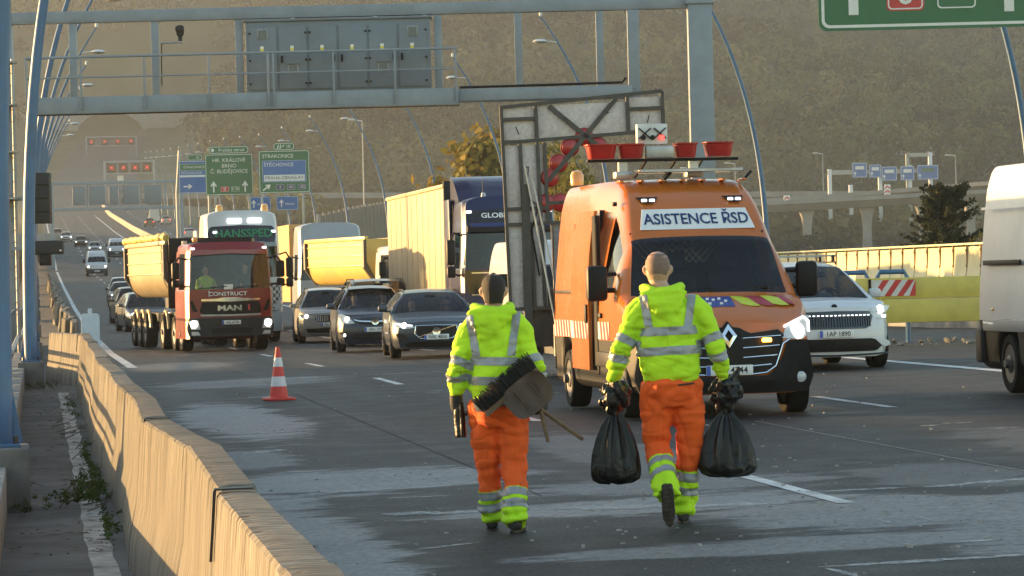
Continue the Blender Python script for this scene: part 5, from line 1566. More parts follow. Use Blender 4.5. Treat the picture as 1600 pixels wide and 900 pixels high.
MB().box((.42, -.055, .845), (.11, .03, .045), .015).build("amber_flasher", M_AMBER, av)
# hood stripes below the windscreen
_hy = np.linspace(0, 2.7, 200)
_hz = pchip([0, .10, .45, .80, 1.30, 1.42, 1.75, 2.2, 2.7, 5.55], [1.03, 1.10, 1.24, 1.36, 1.96, 2.03, 2.34, 2.58, 2.69, 2.70], _hy)
hood_y = lambda z: float(np.interp(z, _hz, _hy))
def top_panel(name, polyxy, m, dz=.008, par=None):
    """flat marking laid on the bonnet / forehead: outline in (x, z) of the rising top surface"""
    P = []
    for x, z in polyxy: P.append((x, z))
    return skin_panel(name, par or av, aw, P, m, y0=-.05, y1=.02, sym=False, ysurf=lambda z: hood_y(z) , step=.08)
M_FLY = mat("fluorescent yellow film", (0.55, 0.62, 0.03), .35); M_FLR = mat("red film", (0.36, 0.02, 0.035), .35); M_FLB = mat("blue film", (0.03, 0.06, 0.25), .35)
MARK_Z0, MARK_Z1 = 1.215, 1.325
xs0 = -.86
for k in range(10):
    x0 = xs0 + k * .172; x1 = x0 + .172; sk = .12 if x0 > -.05 else -.12
    m_ = (M_FLY, M_FLR)[k % 2] if k not in (4, 5) else M_FLB
    P = [(max(-.88, min(.88, x0 + sk)), MARK_Z0), (max(-.88, min(.88, x1 + sk)), MARK_Z0), (x1, MARK_Z1), (x0, MARK_Z1)]
    if k in (4, 5): P = [(x0, MARK_Z0), (x1, MARK_Z0), (x1, MARK_Z1), (x0, MARK_Z1)]
    top_panel("hood_stripe", P, m_)
for (dx, z) in ((-.10, 1.25), (-.04, 1.29), (-.10, 1.30), (.03, 1.25), (.03, 1.30), (.09, 1.275)):
    p = aw(Vector((dx, hood_y(z) - .07, z))); MB().box(p, (.035, .012, .03), .004).build("hood_emblem", M_WTXT, av)
# lettering board on the forehead
fw = lambda p: aw(Vector((p.x, hood_y(p.z) + p.y, p.z)))
skin_panel("lettering_board", av, aw, [(-.66, 2.09), (.66, 2.09), (.62, 2.325), (-.62, 2.325)], M_WHITE, y0=-.045, y1=.02, sym=False, ysurf=hood_y)
text("ASISTENCE ŘSD", .172, mat("navy lettering", (0.01, 0.03, 0.13), .4), av, (0, -.053, 2.205), sx=1.0, bold=.002, warp=fw)
for s in (-1, 1):
    h_ = skin_panel("spotlight", av, aw, [(s * .50 - .10, 2.40), (s * .50 + .10, 2.40), (s * .50 + .12, 2.47), (s * .50 - .12, 2.47)], M_BLACK, y0=-.05, y1=.02, sym=False, ysurf=hood_y)[0]
    for dx in (-.045, .045): MB().box(fw(Vector((s * .50 + dx, -.062, 2.43))), (.065, .02, .035), .008).build("spot_lamp", M_HEADW, h_)
for dx in (-.78, .0, .74): MB().lathe([(.012, 0), (.012, -.01)], fw(Vector((dx, -.012, 2.05))), axis='Y', n=8).build("rivet", M_BLACK, av)
for s in (-1, 1): MB().bar(fw(Vector((s * .32 - .36, -.03, 1.385))), fw(Vector((s * .32 + .34, -.03, 1.42))), .025, .02).build("wiper", M_BLACK, av)
# side: sliding door ajar, stripes, handles, trim, window divider
M_GAPSHADE = mat("door opening shade", (0.02, 0.016, 0.012), .9)
sx_ = -1.035
MB().span(sx_ - .008, sx_ + .05, 2.30, 2.52, .55, 2.28, .004).build("gap_shade_slab", M_GAPSHADE, av)  # dark slab laid on the body stands in for the shaded opening
sd = MB()
sd.grid([[(sx_ - .07 + (.12 * max(0, (z - 1.45)) ** 1.6), y, z) for z in (.50, .9, 1.3, 1.6, 1.9, 2.15, 2.34)] for y in (2.53, 2.9, 3.3, 3.72)])
sd.grid([[(sx_ - .07 + (.12 * max(0, (z - 1.45)) ** 1.6) + dx, 2.53, z) for z in (.50, .9, 1.3, 1.6, 1.9, 2.15, 2.34)] for dx in (.04, 0)])
sdo = sd.build("sliding_door", M_ORNG, av)
MB().box((sx_ - .085, 2.62, 1.15), (.03, .10, .22), .012).build("door_handle", M_BLACK, sdo)
MB().box((sx_ - .01, 2.10, 1.13), (.03, .16, .06), .012).build("door_handle", M_BLACK, av)
MB().span(sx_ - .012, sx_, 3.8, 5.3, 1.38, 1.42, .004).build("door_rail", M_BLACK, av)
for y0, y1, xo in ((1.55, 2.26, 0), (2.56, 3.70, -.07), (3.76, 5.40, 0)):
    n = int((y1 - y0) / .2)
    bd = MB().span(sx_ - .007 + xo, sx_ + .0 + xo, y0, y1, .86, 1.06).build("side_stripe", M_STRW, av)
    for k in range(n):
        y = y0 + k * .2
        MB().prism([(y, .86), (y + .10, .86), (min(y + .18, y1), 1.06), (y + .08, 1.06)], sx_ - .012 + xo, sx_ - .0075 + xo, 'yz').build("red_stripe", M_STRR, bd, smooth=False)
for y0, y1 in ((1.36, 2.3), (3.8, 4.05)): MB().span(sx_ - .03, sx_ + .01, y0, y1, .55, .72, .015).build("side_moulding", M_BLACK, av)
for y in (2.28, 3.74, 5.42): MB().span(sx_ - .003, sx_ + .01, y - .006, y + .006, .45, 2.2).build("panel_seam", M_BLACK, av)
# cab partition mesh seen through the windscreen
pm = MB().span(-.9, .9, 2.75, 2.78, .5, 2.35)
pm.build("cab_partition", M_INT, av)
mg = MB()
for i in range(9):
    for s in (-1, 1): mg.bar((-.34 + i * .08, 2.72, 1.72), (-.34 + i * .08 + s * .22, 2.72, 1.96), .012, .012)
mg.build("partition_mesh", M_RAILG, av)
# roof gear
M_REDP = mat("red lamp housing", (0.36, 0.014, 0.012), 0.35, var=.12, coat=.3); M_ALU = mat("aluminium section", (0.42, 0.42, 0.42), .4, metal=.6, dirt=.3)
for x in (-.62, .22):
    MB().box((x, 2.75, 2.75), (.20, .20, .08), .01).build("rack_foot", M_ALU, av); MB().span(x - .05, x + .05, 2.70, 2.80, 2.791, 2.90).build("rack_post", M_ALU, av)
MB().span(-1.05, .74, 2.66, 2.74, 2.9015, 2.935, .006).build("rack_beam", M_BLACK, av)
def bowl(cx, cz, w, y=2.70, h=.17):
    b = MB(); R = []
    for z, k in ((0, .80), (.02, .84), (h * .85, .97), (h * .9, 1.06), (h, 1.07), (h * .98, .98), (h * .3, .8)):
        R.append([(cx + w / 2 * k * math.copysign(abs(math.cos(a)) ** .55, math.cos(a)), y + .15 * k * math.copysign(abs(math.sin(a)) ** .55, math.sin(a)), cz + z) for a in np.linspace(0, 2 * math.pi, 25)])
    b.grid(R); b.f.append(list(range(24))[::-1])
    return b.build("warning_lamp", M_REDP, av)
bowl(-.88, 2.94, .36); bowl(-.53, 2.94, .30); bowl(.12, 2.94, .26); bowl(.51, 2.945, .34)
MB().span(-.36, -.03, 2.62, 2.78, 2.94, 3.08, .01).build("control_box", M_ALU, av)
sgx = MB().span(-.18, .18, -.05, .05, 0, .24, .01).build("lane_signal_board", M_STRW, av, loc=(-.27, 2.74, 3.10))
for s in (-1, 1):
    for q in (1, -1): MB().bar((s * .09 - .07, -.06, .13 - .06 * q), (s * .09 + .07, -.06, .13 + .06 * q), .012, .035, up=(0, 1, 0)).build("arrow_mark", M_BLACK, sgx)
for x, m_ in ((-.11, M_BLACK), (0, M_BLACK), (.11, M_REDL)): MB().lathe([(.03, .0), (.026, -.02)], (x, -.072, .08), axis='Y', n=12).build("signal_lamp", m_, sgx)
MB().span(-.52, .72, 2.25, 2.60, 2.76, 2.80, .012).build("solar_panel", mat("solar cell", (.06, .065, .07), .25, var=.2, scale=3, coat=.6), av)
MB().span(-.50, .70, 2.23, 2.249, 2.765, 2.795).build("panel_frame", M_ALU, av)
for x in (-.2, .75): MB().bar((x, 2.5, 2.66), (x + .1, 2.5, 2.765), .05, .03).build("panel_strut", M_BLACK, av)
for k, x in enumerate((-.45, -.1, .22)): MB().tube([(x, 2.95, 2.72), (x + .06, 2.9, 2.8), (x + .12, 2.82, 2.91)], .018, 6).build("cable", M_BLACK, av)
for k in range(7): MB().box((-.72 + k * .24, 2.42, 2.665), (.05, .3, .03), .01).build("roof_rib", M_ORNG, av)
MB().lathe([(.08, 0), (.085, .12), (.06, .17), (.01, .18)], (-.80, 4.9, 2.70), n=14).build("beacon", M_AMBERO, av)
for y in (2.05, 4.2): MB().box((-.85, y, 2.40), (.05, .07, .05), .01).build("side_lamp", M_BLACK, av)
p_ = Matrix.Rotation(R_(.6), 4, 'Z') @ Vector((.52, 2.05, 1.0))

# ---- white panel van leaving the frame on the right, and small vans far off
wv, wb_, ww, _ = panel_van("panel_van", "dirty white panel van cut off by the picture's right edge", None, 12.25, 34.6, R_(.5), (0.66, 0.665, 0.67), L=5.75, wb=3.68)
wx = -1.035
MB().span(wx - .02, wx + .01, 2.2, 5.5, .72, .86, .012).build("side_moulding", paint("grey moulding", (0.30, .30, .30), .5), wv)
MB().span(wx - .016, wx + .01, 3.95, 5.45, 1.50, 1.56, .006).build("door_rail", M_BLACK, wv)
for y in (2.28, 3.72): MB().span(wx - .004, wx + .01, y - .007, y + .007, .45, 2.2).build("panel_seam", M_BLACK, wv)
MB().span(wx - .004, wx + .01, 2.3, 5.5, 2.16, 2.19).build("roof_seam", M_WHITE, wv)
MB().box((wx + .01, 5.62, .55), (.12, .24, .42), .04).build("rear_bumper", M_DARK, wv)
MB().box((wx - .012, 5.1, .98), (.02, .06, .03), .005).build("side_marker", M_AMBERO, wv)
for (X, Y, c, H_, lb) in [(5.6, 333, (0.5, 0.5, 0.5), 2.5, "small white delivery van with lit lamps on the far left lane"), (9.6, 425, (0.42, 0.43, 0.44), 2.35, "small white minibus with lit lamps, farther right of the delivery van"), (11.25, 73.4, (0.55, .55, .54), 2.45, "white van showing only a sunlit side beside the arrow board"), (23.0, 690, (.45, .45, .45), 2.6, "tiny white van driving away beyond the median wall"), (26.2, 1090, (.6, .6, .5), 3.0, "speck of a pale bus below the lane crosses")]:
    v, vb, vw, _ = panel_van("delivery_van", lb, "other white vans on the road", X, Y, 0 if X < 15 else R_(180), c, H=H_)
    if X < 15:
        for s_, h_ in zip((-1, 1), skin_panel("headlight", v, vw, [(.62, .86), (.95, .88), (.97, 1.05), (.64, .97)], M_LENS)):
            MB().lathe([(.085, .01), (.085, -.006), (.05, -.014)], vw(Vector((s_ * .80, -.03, .93))), axis='Y', n=10).build("lamp", M_HEAD, h_)
        skin_panel("bumper", v, vw, [(0, .27), (.98, .27), (1.0, .45), (.985, .70), (0, .70)], M_DARK, y0=-.03)
        plate(v, "2AB 6157", -.05, .5)
# ------------------------------------------------------------------ lorries
def cab(name, label, group, X, Y, yaw, col, W=2.46, H=3.0, D=2.2, z0=.95, ws=(1.72, 2.72), bow=.16, ox=0.0, wheels=(1.35,), group_z=0.0, roundr=.16, zb=.30):
    e = empty(name, label, "lorry", (X, Y, gz(X, Y)), yaw, group)
    hw = W / 2
    def warp(p):
        x, y, z = p; k = abs(x) / hw
        return Vector((x, float(y + bow * k ** 3.2 * (1 - sm(0, 1.0, y)) + max(0, z - ws[0]) * .10 * (1 - sm(.2, 2.4, y)) + max(0, z - ws[1] - .1) * .35 * (1 - sm(0, 1.2, y))), z))
    st = []
    for y in (0, .05, .2, .5, .95, 1.0, 1.62, 1.7, D - .02, D):
        w = hw * (.93 + .07 * float(sm(0, .2, y)))
        st.append((y, [(0, zb), (w - .1, zb), (w, zb + .06), (w, ws[0] - .3), (w - .01, ws[0] - .02), (w - .02, ws[0]), (w - .07, ws[1]), (w - .10, H - roundr), (w - .14, H - roundr * .45), (w - roundr * 1.6, H - .02), (w * .5, H), (0, H + .01)]))
    def key(i, j):
        y = (st[i][0] + st[i + 1][0]) / 2
        if j == 5 and .5 < y < 1.62: return "side_window"
        if j <= 1: return None
        return "body"
    def ck(end, x, z):
        if end == 0 and ws[0] < z < ws[1] and abs(x) < hw * .87: return "windscreen"
        if end == 0 and z < .5: return None
        return "body"
    M = paint(name + " " + str([round(c, 3) for c in col]), col, dirt=.25)
    for k, mb in net_body(st, key, warp, su=2, sv=3, capkey=ck, ncap=16).items():
        mb.build(k.split("@")[0], {"body": M, "windscreen": M_GLASS}.get(k, M_GLASSD), e, ang=32)
    c = MB(); c.span(-hw + .1, hw - .1, .25, .75, 1.0, ws[0] - .02, .05); c.span(-hw + .08, hw - .08, D - .12, D - .06, 1.0, H - .15); c.span(-hw + .1, hw - .1, .3, D - .1, .96, 1.04)
    for x in (-.62, .62): seat(c, x, 1.0, 1.0, 1.05)
    c.build("cabin", M_INT, e); steering(e, .62, .85, ws[0] + .03, .23)
    for s in (-1, 1):
        for y in wheels: wheel(e, s * (hw - .17), y, .50, .31, "steel")
    P = lambda *a, **k: skin_panel(a[0], e, warp, *a[1:], **k)
    return e, warp, P, M, hw

def lorry_mirrors(e, hw, z, arm=.25, h=.75):
    for s in (-1, 1):
        MB().box((s * (hw + arm), .32, z), (.22, .16, h * .62), .05).box((s * (hw + arm), .32, z - h * .48), (.22, .16, h * .28), .05).build("mirror", M_BLACK, e)
        MB().tube([(s * (hw - .05), .45, z + h * .42), (s * (hw + arm * .6), .36, z + h * .48), (s * (hw + arm), .32, z + h * .3)], .03, 6).build("mirror_arm", M_BLACK, e)
        MB().tube([(s * (hw - .05), .45, z - h * .6), (s * (hw + arm), .32, z - h * .5)], .025, 6).build("mirror_arm", M_BLACK, e)

# red tipper lorry with half-round tub
mt, mw, P, M, hw = cab("tipper_lorry", "dark red tipper lorry with sunlit half round tub, leading the queue", None, 5.25, 95.6, R_(6), (0.21, 0.012, 0.017), W=2.44, H=3.02, ws=(1.72, 2.72), wheels=(1.40, 2.75))
G_ = P
G_("bumper", [(0, .42), (1.18, .42), (1.21, .62), (1.20, .93), (0, .93)], M_DARK, y0=-.05)
G_("step_recess", [(0, .50), (.55, .50), (.60, .64), (0, .66)], M_BLACK, y0=-.065)
G_("grille", [(0, 1.03), (.78, 1.03), (.86, 1.10), (.80, 1.36), (0, 1.40)], M_BLACK, y0=-.03)
G_("grille_trim", [(0, 1.37), (.82, 1.40), (.82, 1.45), (.35, 1.46), (.20, 1.49), (0, 1.49)], M_CHROME, y0=-.045)
G_("lower_trim", [(0, .975), (.84, .985), (.84, 1.03), (0, 1.02)], M_ALU, y0=-.04)
G_("side_vent", [(.92, 1.12), (1.04, 1.08), (1.12, 1.40), (1.05, 1.42)], M_BLACK, y0=-.02)
text("MAN", .20, M_CHROME, mt, (-.04, -.06, 1.19), ext=.012, sx=1.55, bold=.008)
MB().box((.50, -.05, 1.21), (.05, .01, .16)).build("red_badge", M_STRR, mt)
text("CONSTRUCT", .15, M_WTXT, mt, (-.08, -.022, 1.585), ext=.004, sx=1.2, bold=.002)
MB().box((-.60, -.02, 1.60), (.02, .012, .16)).build("lettering_bar", M_WTXT, mt)
for s, h_ in zip((-1, 1), G_("headlight", [(.86, .62), (1.16, .62), (1.17, .86), (.92, .88)], M_LENS, y0=-.075)):
    MB().lathe([(.10, .02), (.10, -.01), (.06, -.02)], mw(Vector((s * 1.03, -.09, .77))), axis='Y', n=14).build("lamp", M_HEAD, h_)
G_("fog_light", [(.86, .46), (1.10, .46), (1.10, .56), (.90, .56)], M_LENS, y0=-.07)
plate(mt, "6AJ 6778", -.085, .80)
G_("sun_visor", [(0, 2.70), (1.04, 2.66), (1.06, 2.74), (1.0, 2.82), (0, 2.86)], mat("red visor", (0.22, 0.012, 0.016), .3, coat=.5), y0=-.13)
for x in (-1.0, 1.0): MB().box(mw(Vector((x, -.04, 2.85))), (.12, .05, .06), .015).build("marker_lamp", M_HEADW, mt)
MB().tube([mw(Vector((x, .1, 2.98))) for x in np.linspace(-1.05, 1.05, 7)], .04, 8).build("light_bar", M_RAILG, mt)
for x in (-.35, -.12, .12, .35): MB().box(mw(Vector((x, .06, 2.97))), (.14, .06, .08), .02).build("bar_lamp", M_RAILG, mt)
for s in (-1, 1): MB().bar(mw(Vector((s * .45 - .4, -.03, 1.74))), mw(Vector((s * .45 + .35, -.03, 1.80))), .03, .02).build("wiper", M_BLACK, mt)
MB().box(mw(Vector((-.05, -.01, 1.78))), (.25, .01, .14)).build("windscreen_paper", M_WHITE, mt)
lorry_mirrors(mt, hw, 2.25)
MB().box((hw * -.55, 1.9, 3.12), (.16, .16, .16), .05).build("beacon", M_AMBERO, mt); MB().tube([(-.9, 2.35, .9), (-.9, 2.35, 3.1)], .08, 8).build("exhaust_stack", M_ALU, mt)
fr = MB(); fr.span(-.45, -.25, .4, 12.8, .75, 1.02); fr.span(.25, .45, .4, 12.8, .75, 1.02); fr.span(-1.0, 1.0, 2.5, 3.4, .55, .95)
fr.build("chassis", M_BLACK, mt)
M_TUB = mat("dull tub steel", (0.33, 0.27, 0.16), .38, metal=.35, var=.15, scale=1.2, dirt=.4); M_TUBD = mat("tub rib paint", (0.05, 0.045, 0.04), .5)
def tub(parent, y0, y1, zt, rad, hw_, m, ribs=2, front_slope=.35, tarp=True, hips=True):
    """open tipper tub: rounded belly, ribs, rim, rolled tarpaulin"""
    prof = [(-hw_, zt)] + [(-hw_ + (hw_ * .42) * (1 - math.cos(a)), zt - rad * .45 - rad * .55 * math.sin(a)) for a in np.linspace(0, math.pi / 2, 7)]
    prof = prof + [(-x, z) for x, z in prof[::-1]]
    rows = [[(x, y, z) for x, z in prof] for y in np.linspace(y0, y1, 9)]
    inn = [[(x * .97, y, z + .04) for x, z in prof] for y in np.linspace(y0 + .06, y1 - .06, 9)]
    tb = MB().grid(rows); tb.grid([r[::-1] for r in inn]); n = len(prof)
    tb.f.append(list(range(n))); tb.f.append([8 * n + k for k in range(n)][::-1])
    t = tb.build("tub", m, parent, ang=40)
    for k in range(3):
        for s in (-1, 1): MB().span(s * hw_ - .03, s * hw_ + .03, y0 + .1, y1 - .1, zt - .22 - k * .33, zt - .17 - k * .33, .01).build("tub_swage", m, t)
    for s in (-1, 1):
        MB().span(s * hw_ - .07, s * hw_ + .07, y0 - .05, y1 + .05, zt - .04, zt + .10, .03).build("tub_rim", m, t)
        for y in np.linspace(y0 + .05, y1 - .05, ribs):
            MB().prism([(s * (hw_ + .10), zt - .02), (s * (hw_ + .0), zt - .02), (s * (hw_ + .0), zt - rad * .5), (s * (hw_ * .75), zt - rad * .88), (s * hw_ * .75, zt - rad), (s * (hw_ + .10), zt - rad * .62)], y - .10, y + .10, 'xz').build("tub_rib", m if ribs > 2 else M_TUBD, t, smooth=False)
    if tarp:
        rnd = random.Random(3)
        for s in (-1,):
            MB().tube([(s * hw_ + .02 * math.sin(q * 7), y0 + (y1 - y0) * q / 24, zt + .16 + .05 * abs(math.sin(q * 1.3))) for q in range(25)], [.10 + .03 * math.sin(q * 1.9) for q in range(25)], 9).build("rolled_tarpaulin", mat("ochre tarpaulin", (0.50, 0.36, 0.08), .55, var=.15), t)
    return t
MB().grid([[(x, 3.55 + (3.0 - z) * .0, z) for z in (1.2, 3.1)] for x in (-1.22, 1.22)]).build("headboard", M_BLACK, mt)
tub(mt, 3.6, 12.2, 3.05, 1.55, 1.24, M_TUB, ribs=2)
MB().span(-1.2, 1.2, 3.42, 3.54, 2.5, 3.2, .02).build("headboard_top", M_BLACK, mt)
for y in (5.0, 8.7, 10.0, 11.3):
    for s in (-1, 1):
        wheel(mt, s * 1.05, y, .52, .34, "steel")
        if s < 0:
            MB().tube([(s * 1.10, y + .58 * math.cos(a), .52 + .60 * math.sin(a)) for a in np.linspace(.15, 3.0, 9)], .05, 6).build("mudguard", M_TUB, mt)
# white lorry with green lettering
hv, hwp, P, M, hw = cab("white_lorry", "tall white lorry with green lettering behind the red tipper", None, 6.42, 109.0, R_(3), (0.52, 0.53, 0.53), W=2.5, H=4.18, ws=(2.05, 3.05), wheels=(1.4, 4.2), roundr=.28)
P("visor_panel", [(0, 3.15), (1.05, 3.15), (1.08, 3.45), (1.0, 3.68), (0, 3.72)], M_GLOSSB, y0=-.03)
P("sun_visor", [(0, 3.02), (1.06, 3.02), (1.06, 3.16), (0, 3.16)], paint("grey visor", (0.22, .24, .27)), y0=-.16)
wf = lambda p: hwp(Vector((p.x, p.y, p.z)))
text("HANSSPED", .36, mat("green lettering", (0.015, .20, .07), .4), hv, (.05, -.045, 3.44), sx=1.05, bold=.008, warp=wf)
for x in (-.22, .42): MB().box(hwp(Vector((x, -.06, 3.86))), (.46, .08, .15), .03).build("roof_lamp", M_HEADW, hv)
for x in (-.62, .82): MB().lathe([(.12, 0), (.12, .10), (.09, .2), (.02, .22)], hwp(Vector((x, .55, 4.17))), n=12).build("beacon", M_AMBERO, hv)
for x in (-.85, 1.0): MB().box(hwp(Vector((x, -.04, 3.50))), (.14, .05, .08), .02).build("marker_lamp", M_HEADW, hv)
P("nose_panel", [(0, .98), (1.12, .98), (1.16, 1.88), (0, 1.88)], M_DARK, y0=-.03)
M_HEX = mat("silver honeycomb", (0.45, .46, .47), .4, metal=.3)
for k in range(12):
    for r in range(8):
        x = -1.05 + k * .19 + (r % 2) * .095; z = 1.05 + r * .105
        MB().lathe([(.05, 0), (.068, 0), (.068, -.02), (.05, -.02)], hwp(Vector((x, -.045, z))), axis='Y', n=6).build("honeycomb_cell", M_HEX, hv)
P("bumper", [(0, .35), (1.2, .35), (1.22, .95), (0, .95)], paint("white bumper", (.45, .46, .46)), y0=-.05)
P("headlight", [(.92, 1.0), (1.16, .98), (1.18, 1.5), (1.06, 1.3)], M_LENS, y0=-.045)
lorry_mirrors(hv, hw, 2.35, .24, 1.0)
for s in (-1, 1): MB().span(s * (hw - .02) - .03, s * (hw - .02) + .03, 2.25, 3.2, 1.0, 3.6, .02).build("side_deflector", M, hv)
MB().span(-1.25, 1.25, 3.6, 14, 1.05, 1.5, .03).build("unseen_low_bed", M_DARK, hv)  # unseen bed, made up and kept low so sun reaches the yellow tub
MB().span(-.5, .5, .5, 13, .6, .95).build("chassis", M_BLACK, hv)
# silver lorry in the second row
sv_, svw, P, M, hw = cab("silver_lorry", "silver blue lorry cab rising behind the silver car and yellow tub", None, 10.65, 126, R_(2), (0.30, 0.33, 0.36), W=2.5, H=4.0, ws=(1.9, 2.85), wheels=(1.4,), roundr=.3)
P("windscreen_top", [(0, 2.80), (1.08, 2.80), (1.05, 2.96), (0, 3.0)], M_BLACK, y0=-.03)
for x in (-.95, .95): MB().box(svw(Vector((x, -.05, 3.1))), (.16, .05, .08), .02).build("marker_lamp", M_HEADW, sv_)
lorry_mirrors(sv_, hw, 2.4); MB().span(-1.25, 1.25, 2.9, 15, 1.1, 4.0, .03).build("box_body", mat("orange curtain", (.55, .30, .10), .7, var=.1), sv_); MB().span(-.9, .9, 2.3, 2.85, 3.0, 3.9, .2).build("roof_deflector", M, sv_)
P("grille", [(0, .9), (.9, .9), (.95, 1.5), (0, 1.6)], M_BLACK, y0=-.03); P("bumper", [(0, .35), (1.2, .35), (1.22, .8), (0, .8)], M_DARK, y0=-.05)
# yellow tipper
yt, ytw, P, M, hw = cab("yellow_tipper", "yellow tipper lorry, tub showing behind the dark cars", None, 12.35, 109.5, R_(10), (0.50, .48, .42), W=2.4, H=2.95, ws=(1.75, 2.65), wheels=(1.4,))
lorry_mirrors(yt, hw, 2.2)
tub(yt, 3.0, 10.8, 3.2, 1.5, 1.24, mat("yellow tub paint", (0.55, 0.40, 0.10), .4, var=.12, scale=1.5, dirt=.3), ribs=2, tarp=False)
MB().span(-.5, .5, .5, 11, .6, .95).build("chassis", M_BLACK, yt)
for y in (7.5, 8.9, 10.1):
    for s in (-1, 1): wheel(yt, s * 1.05, y, .52, .34, "steel")
P("bumper", [(0, .35), (1.18, .35), (1.2, .85), (0, .85)], M_DARK, y0=-.05); P("grille", [(0, .95), (.9, .95), (.9, 1.4), (0, 1.4)], M_BLACK, y0=-.03)
# blue lorry with curtain trailer
bt, btw, P, M, hw = cab("blue_lorry", "dark blue lorry with round badge and tan curtain sided trailer", None, 11.55, 84.2, R_(0.4), (0.012, 0.018, 0.075), W=2.5, H=3.72, ws=(1.95, 2.85), wheels=(1.4, 4.4), roundr=.26)
P("visor_panel", [(0, 3.02), (1.06, 3.02), (1.08, 3.36), (0, 3.42)], M_GLOSSB, y0=-.03)
bw_ = lambda p: btw(Vector((p.x, p.y, p.z)))
text("GLOBETROTTER", .17, M_WTXT, bt, (.08, -.045, 3.24), sx=1.25, bold=.003, warp=bw_)
P("sun_visor", [(0, 2.84), (1.08, 2.84), (1.08, 3.0), (0, 3.0)], M_BLACK, y0=-.18)
P("visor_blade", [(0, 2.96), (1.0, 2.96), (1.0, 3.06), (0, 3.06)], mat("blue visor", (.015, .025, .12), .2, coat=.6), y0=-.20)
P("nose_panel", [(0, 1.32), (1.14, 1.32), (1.16, 1.90), (0, 1.90)], M_GLOSSB, y0=-.025)
P("nose_trim", [(0, 1.82), (1.0, 1.82), (1.0, 1.85), (0, 1.85)], M_CHROME, y0=-.035); P("nose_trim", [(0, 1.30), (1.0, 1.28), (1.0, 1.31), (0, 1.33)], M_CHROME, y0=-.035)
MB().lathe([(.10, 0), (.135, 0), (.135, -.03), (.10, -.03)], (-.42, -.05, 1.58), axis='Y', n=20).build("badge_ring", M_CHROME, bt); text("L", .17, M_CHROME, bt, (-.42, -.06, 1.58), ext=.006)
P("lower_grille", [(0, .62), (.60, .62), (.62, 1.2), (0, 1.2)], M_BLACK, y0=-.03); P("bumper", [(0, .35), (1.2, .35), (1.22, .60), (0, .60)], M_DARK, y0=-.05)
P("headlight", [(.9, .72), (1.17, .72), (1.18, 1.2), (1.05, 1.0)], M_LENS, y0=-.04)
for x in (-1.0, 1.0): MB().box(btw(Vector((x, -.04, 3.34))), (.14, .05, .07), .02).build("marker_lamp", M_HEADW, bt)
lorry_mirrors(bt, hw, 2.35, .22, 1.0)
for s in (-1, 1): MB().span(s * (hw - .02) - .03, s * (hw - .02) + .03, 2.22, 3.2, 1.0, 3.7, .02).build("side_deflector", M, bt)
rfd = MB().grid([[(x, 1.0 + 1.6 * t + .3 * abs(x / 1.1) ** 3, 3.66 + .62 * math.sin(t * 1.45)) for x in np.linspace(-1.12, 1.12, 11)] for t in np.linspace(0, 1, 7)])
rfd.grid([[(s * 1.12, 1.3 + 1.6 * t, z_) for z_ in (3.3, 3.66 + .62 * math.sin(t * 1.45))] for s in (-1,) for t in np.linspace(0, 1, 7)]).grid([[(1.12, 1.3 + 1.6 * t, z_) for z_ in (3.3, 3.66 + .62 * math.sin(t * 1.45))] for t in np.linspace(0, 1, 7)])
rfd.build("roof_deflector", M, bt)
MB().tube([btw(Vector((-.55, .5, 3.7))), btw(Vector((-.55, .5, 4.15)))], .012, 5).build("antenna", M_BLACK, bt); MB().lathe([(.07, 0), (.05, .1), (.01, .12)], btw(Vector((-.55, .5, 3.72))), n=10).build("beacon", M_RIM, bt)
# trailer (same lorry)
M_CURT = mat("tan trailer curtain", (0.37, 0.28, 0.17), .55, var=.10, scale=1.5, dirt=.25, bump=.15, bscale=3)
MB().span(-1.26, 1.26, 3.3, 16.6, 1.25, 4.02, .02).build("trailer_body", M_CURT, bt)
MB().span(-1.29, 1.29, 3.2, 16.7, 4.022, 4.12, .02).build("trailer_rail", mat("ochre rail", (.5, .38, .18), .5), bt)
MB().span(-1.26, 1.26, 3.15, 3.29, .9, 4.2, .01).build("trailer_front", M_DARK, bt)
for k in range(9): MB().box((-.1 + k * .15 * (1 if k < 9 else 0), 3.12, 4.15), (.05, .05, .08), .01).build("rivet", M_BLACK, bt)
for y in np.arange(3.9, 16.4, 1.3): MB().span(-1.268, -1.262, y - .02, y + .02, 1.3, 4.0).build("curtain_seam", M_CURT, bt)
for y in np.arange(3.6, 16.4, .35): MB().span(-1.275, -1.262, y - .03, y + .03, 1.10, 1.34).build("curtain_strap", M_BLACK, bt)
MB().span(-.5, .5, .5, 16, .7, 1.2).build("chassis", M_BLACK, bt)
for y in (11.5, 12.8, 14.1):
    for s in (-1, 1): wheel(bt, s * 1.05, y, .50, .36, "steel")
driver("driver in dark clothing behind the red tipper's windscreen", mt.matrix_basis @ Vector((0, 0, 0)) if False else (Matrix.Translation(mt.location) @ Matrix.Rotation(R_(6), 4, 'Z') @ Vector((.62, 1.22, 1.55))), R_(6), "dark", 1.05)
driver("passenger in high visibility clothing behind the red tipper's windscreen", (Matrix.Translation(mt.location) @ Matrix.Rotation(R_(6), 4, 'Z') @ Vector((-.50, 1.22, 1.55))), R_(6), "hi", 1.0)

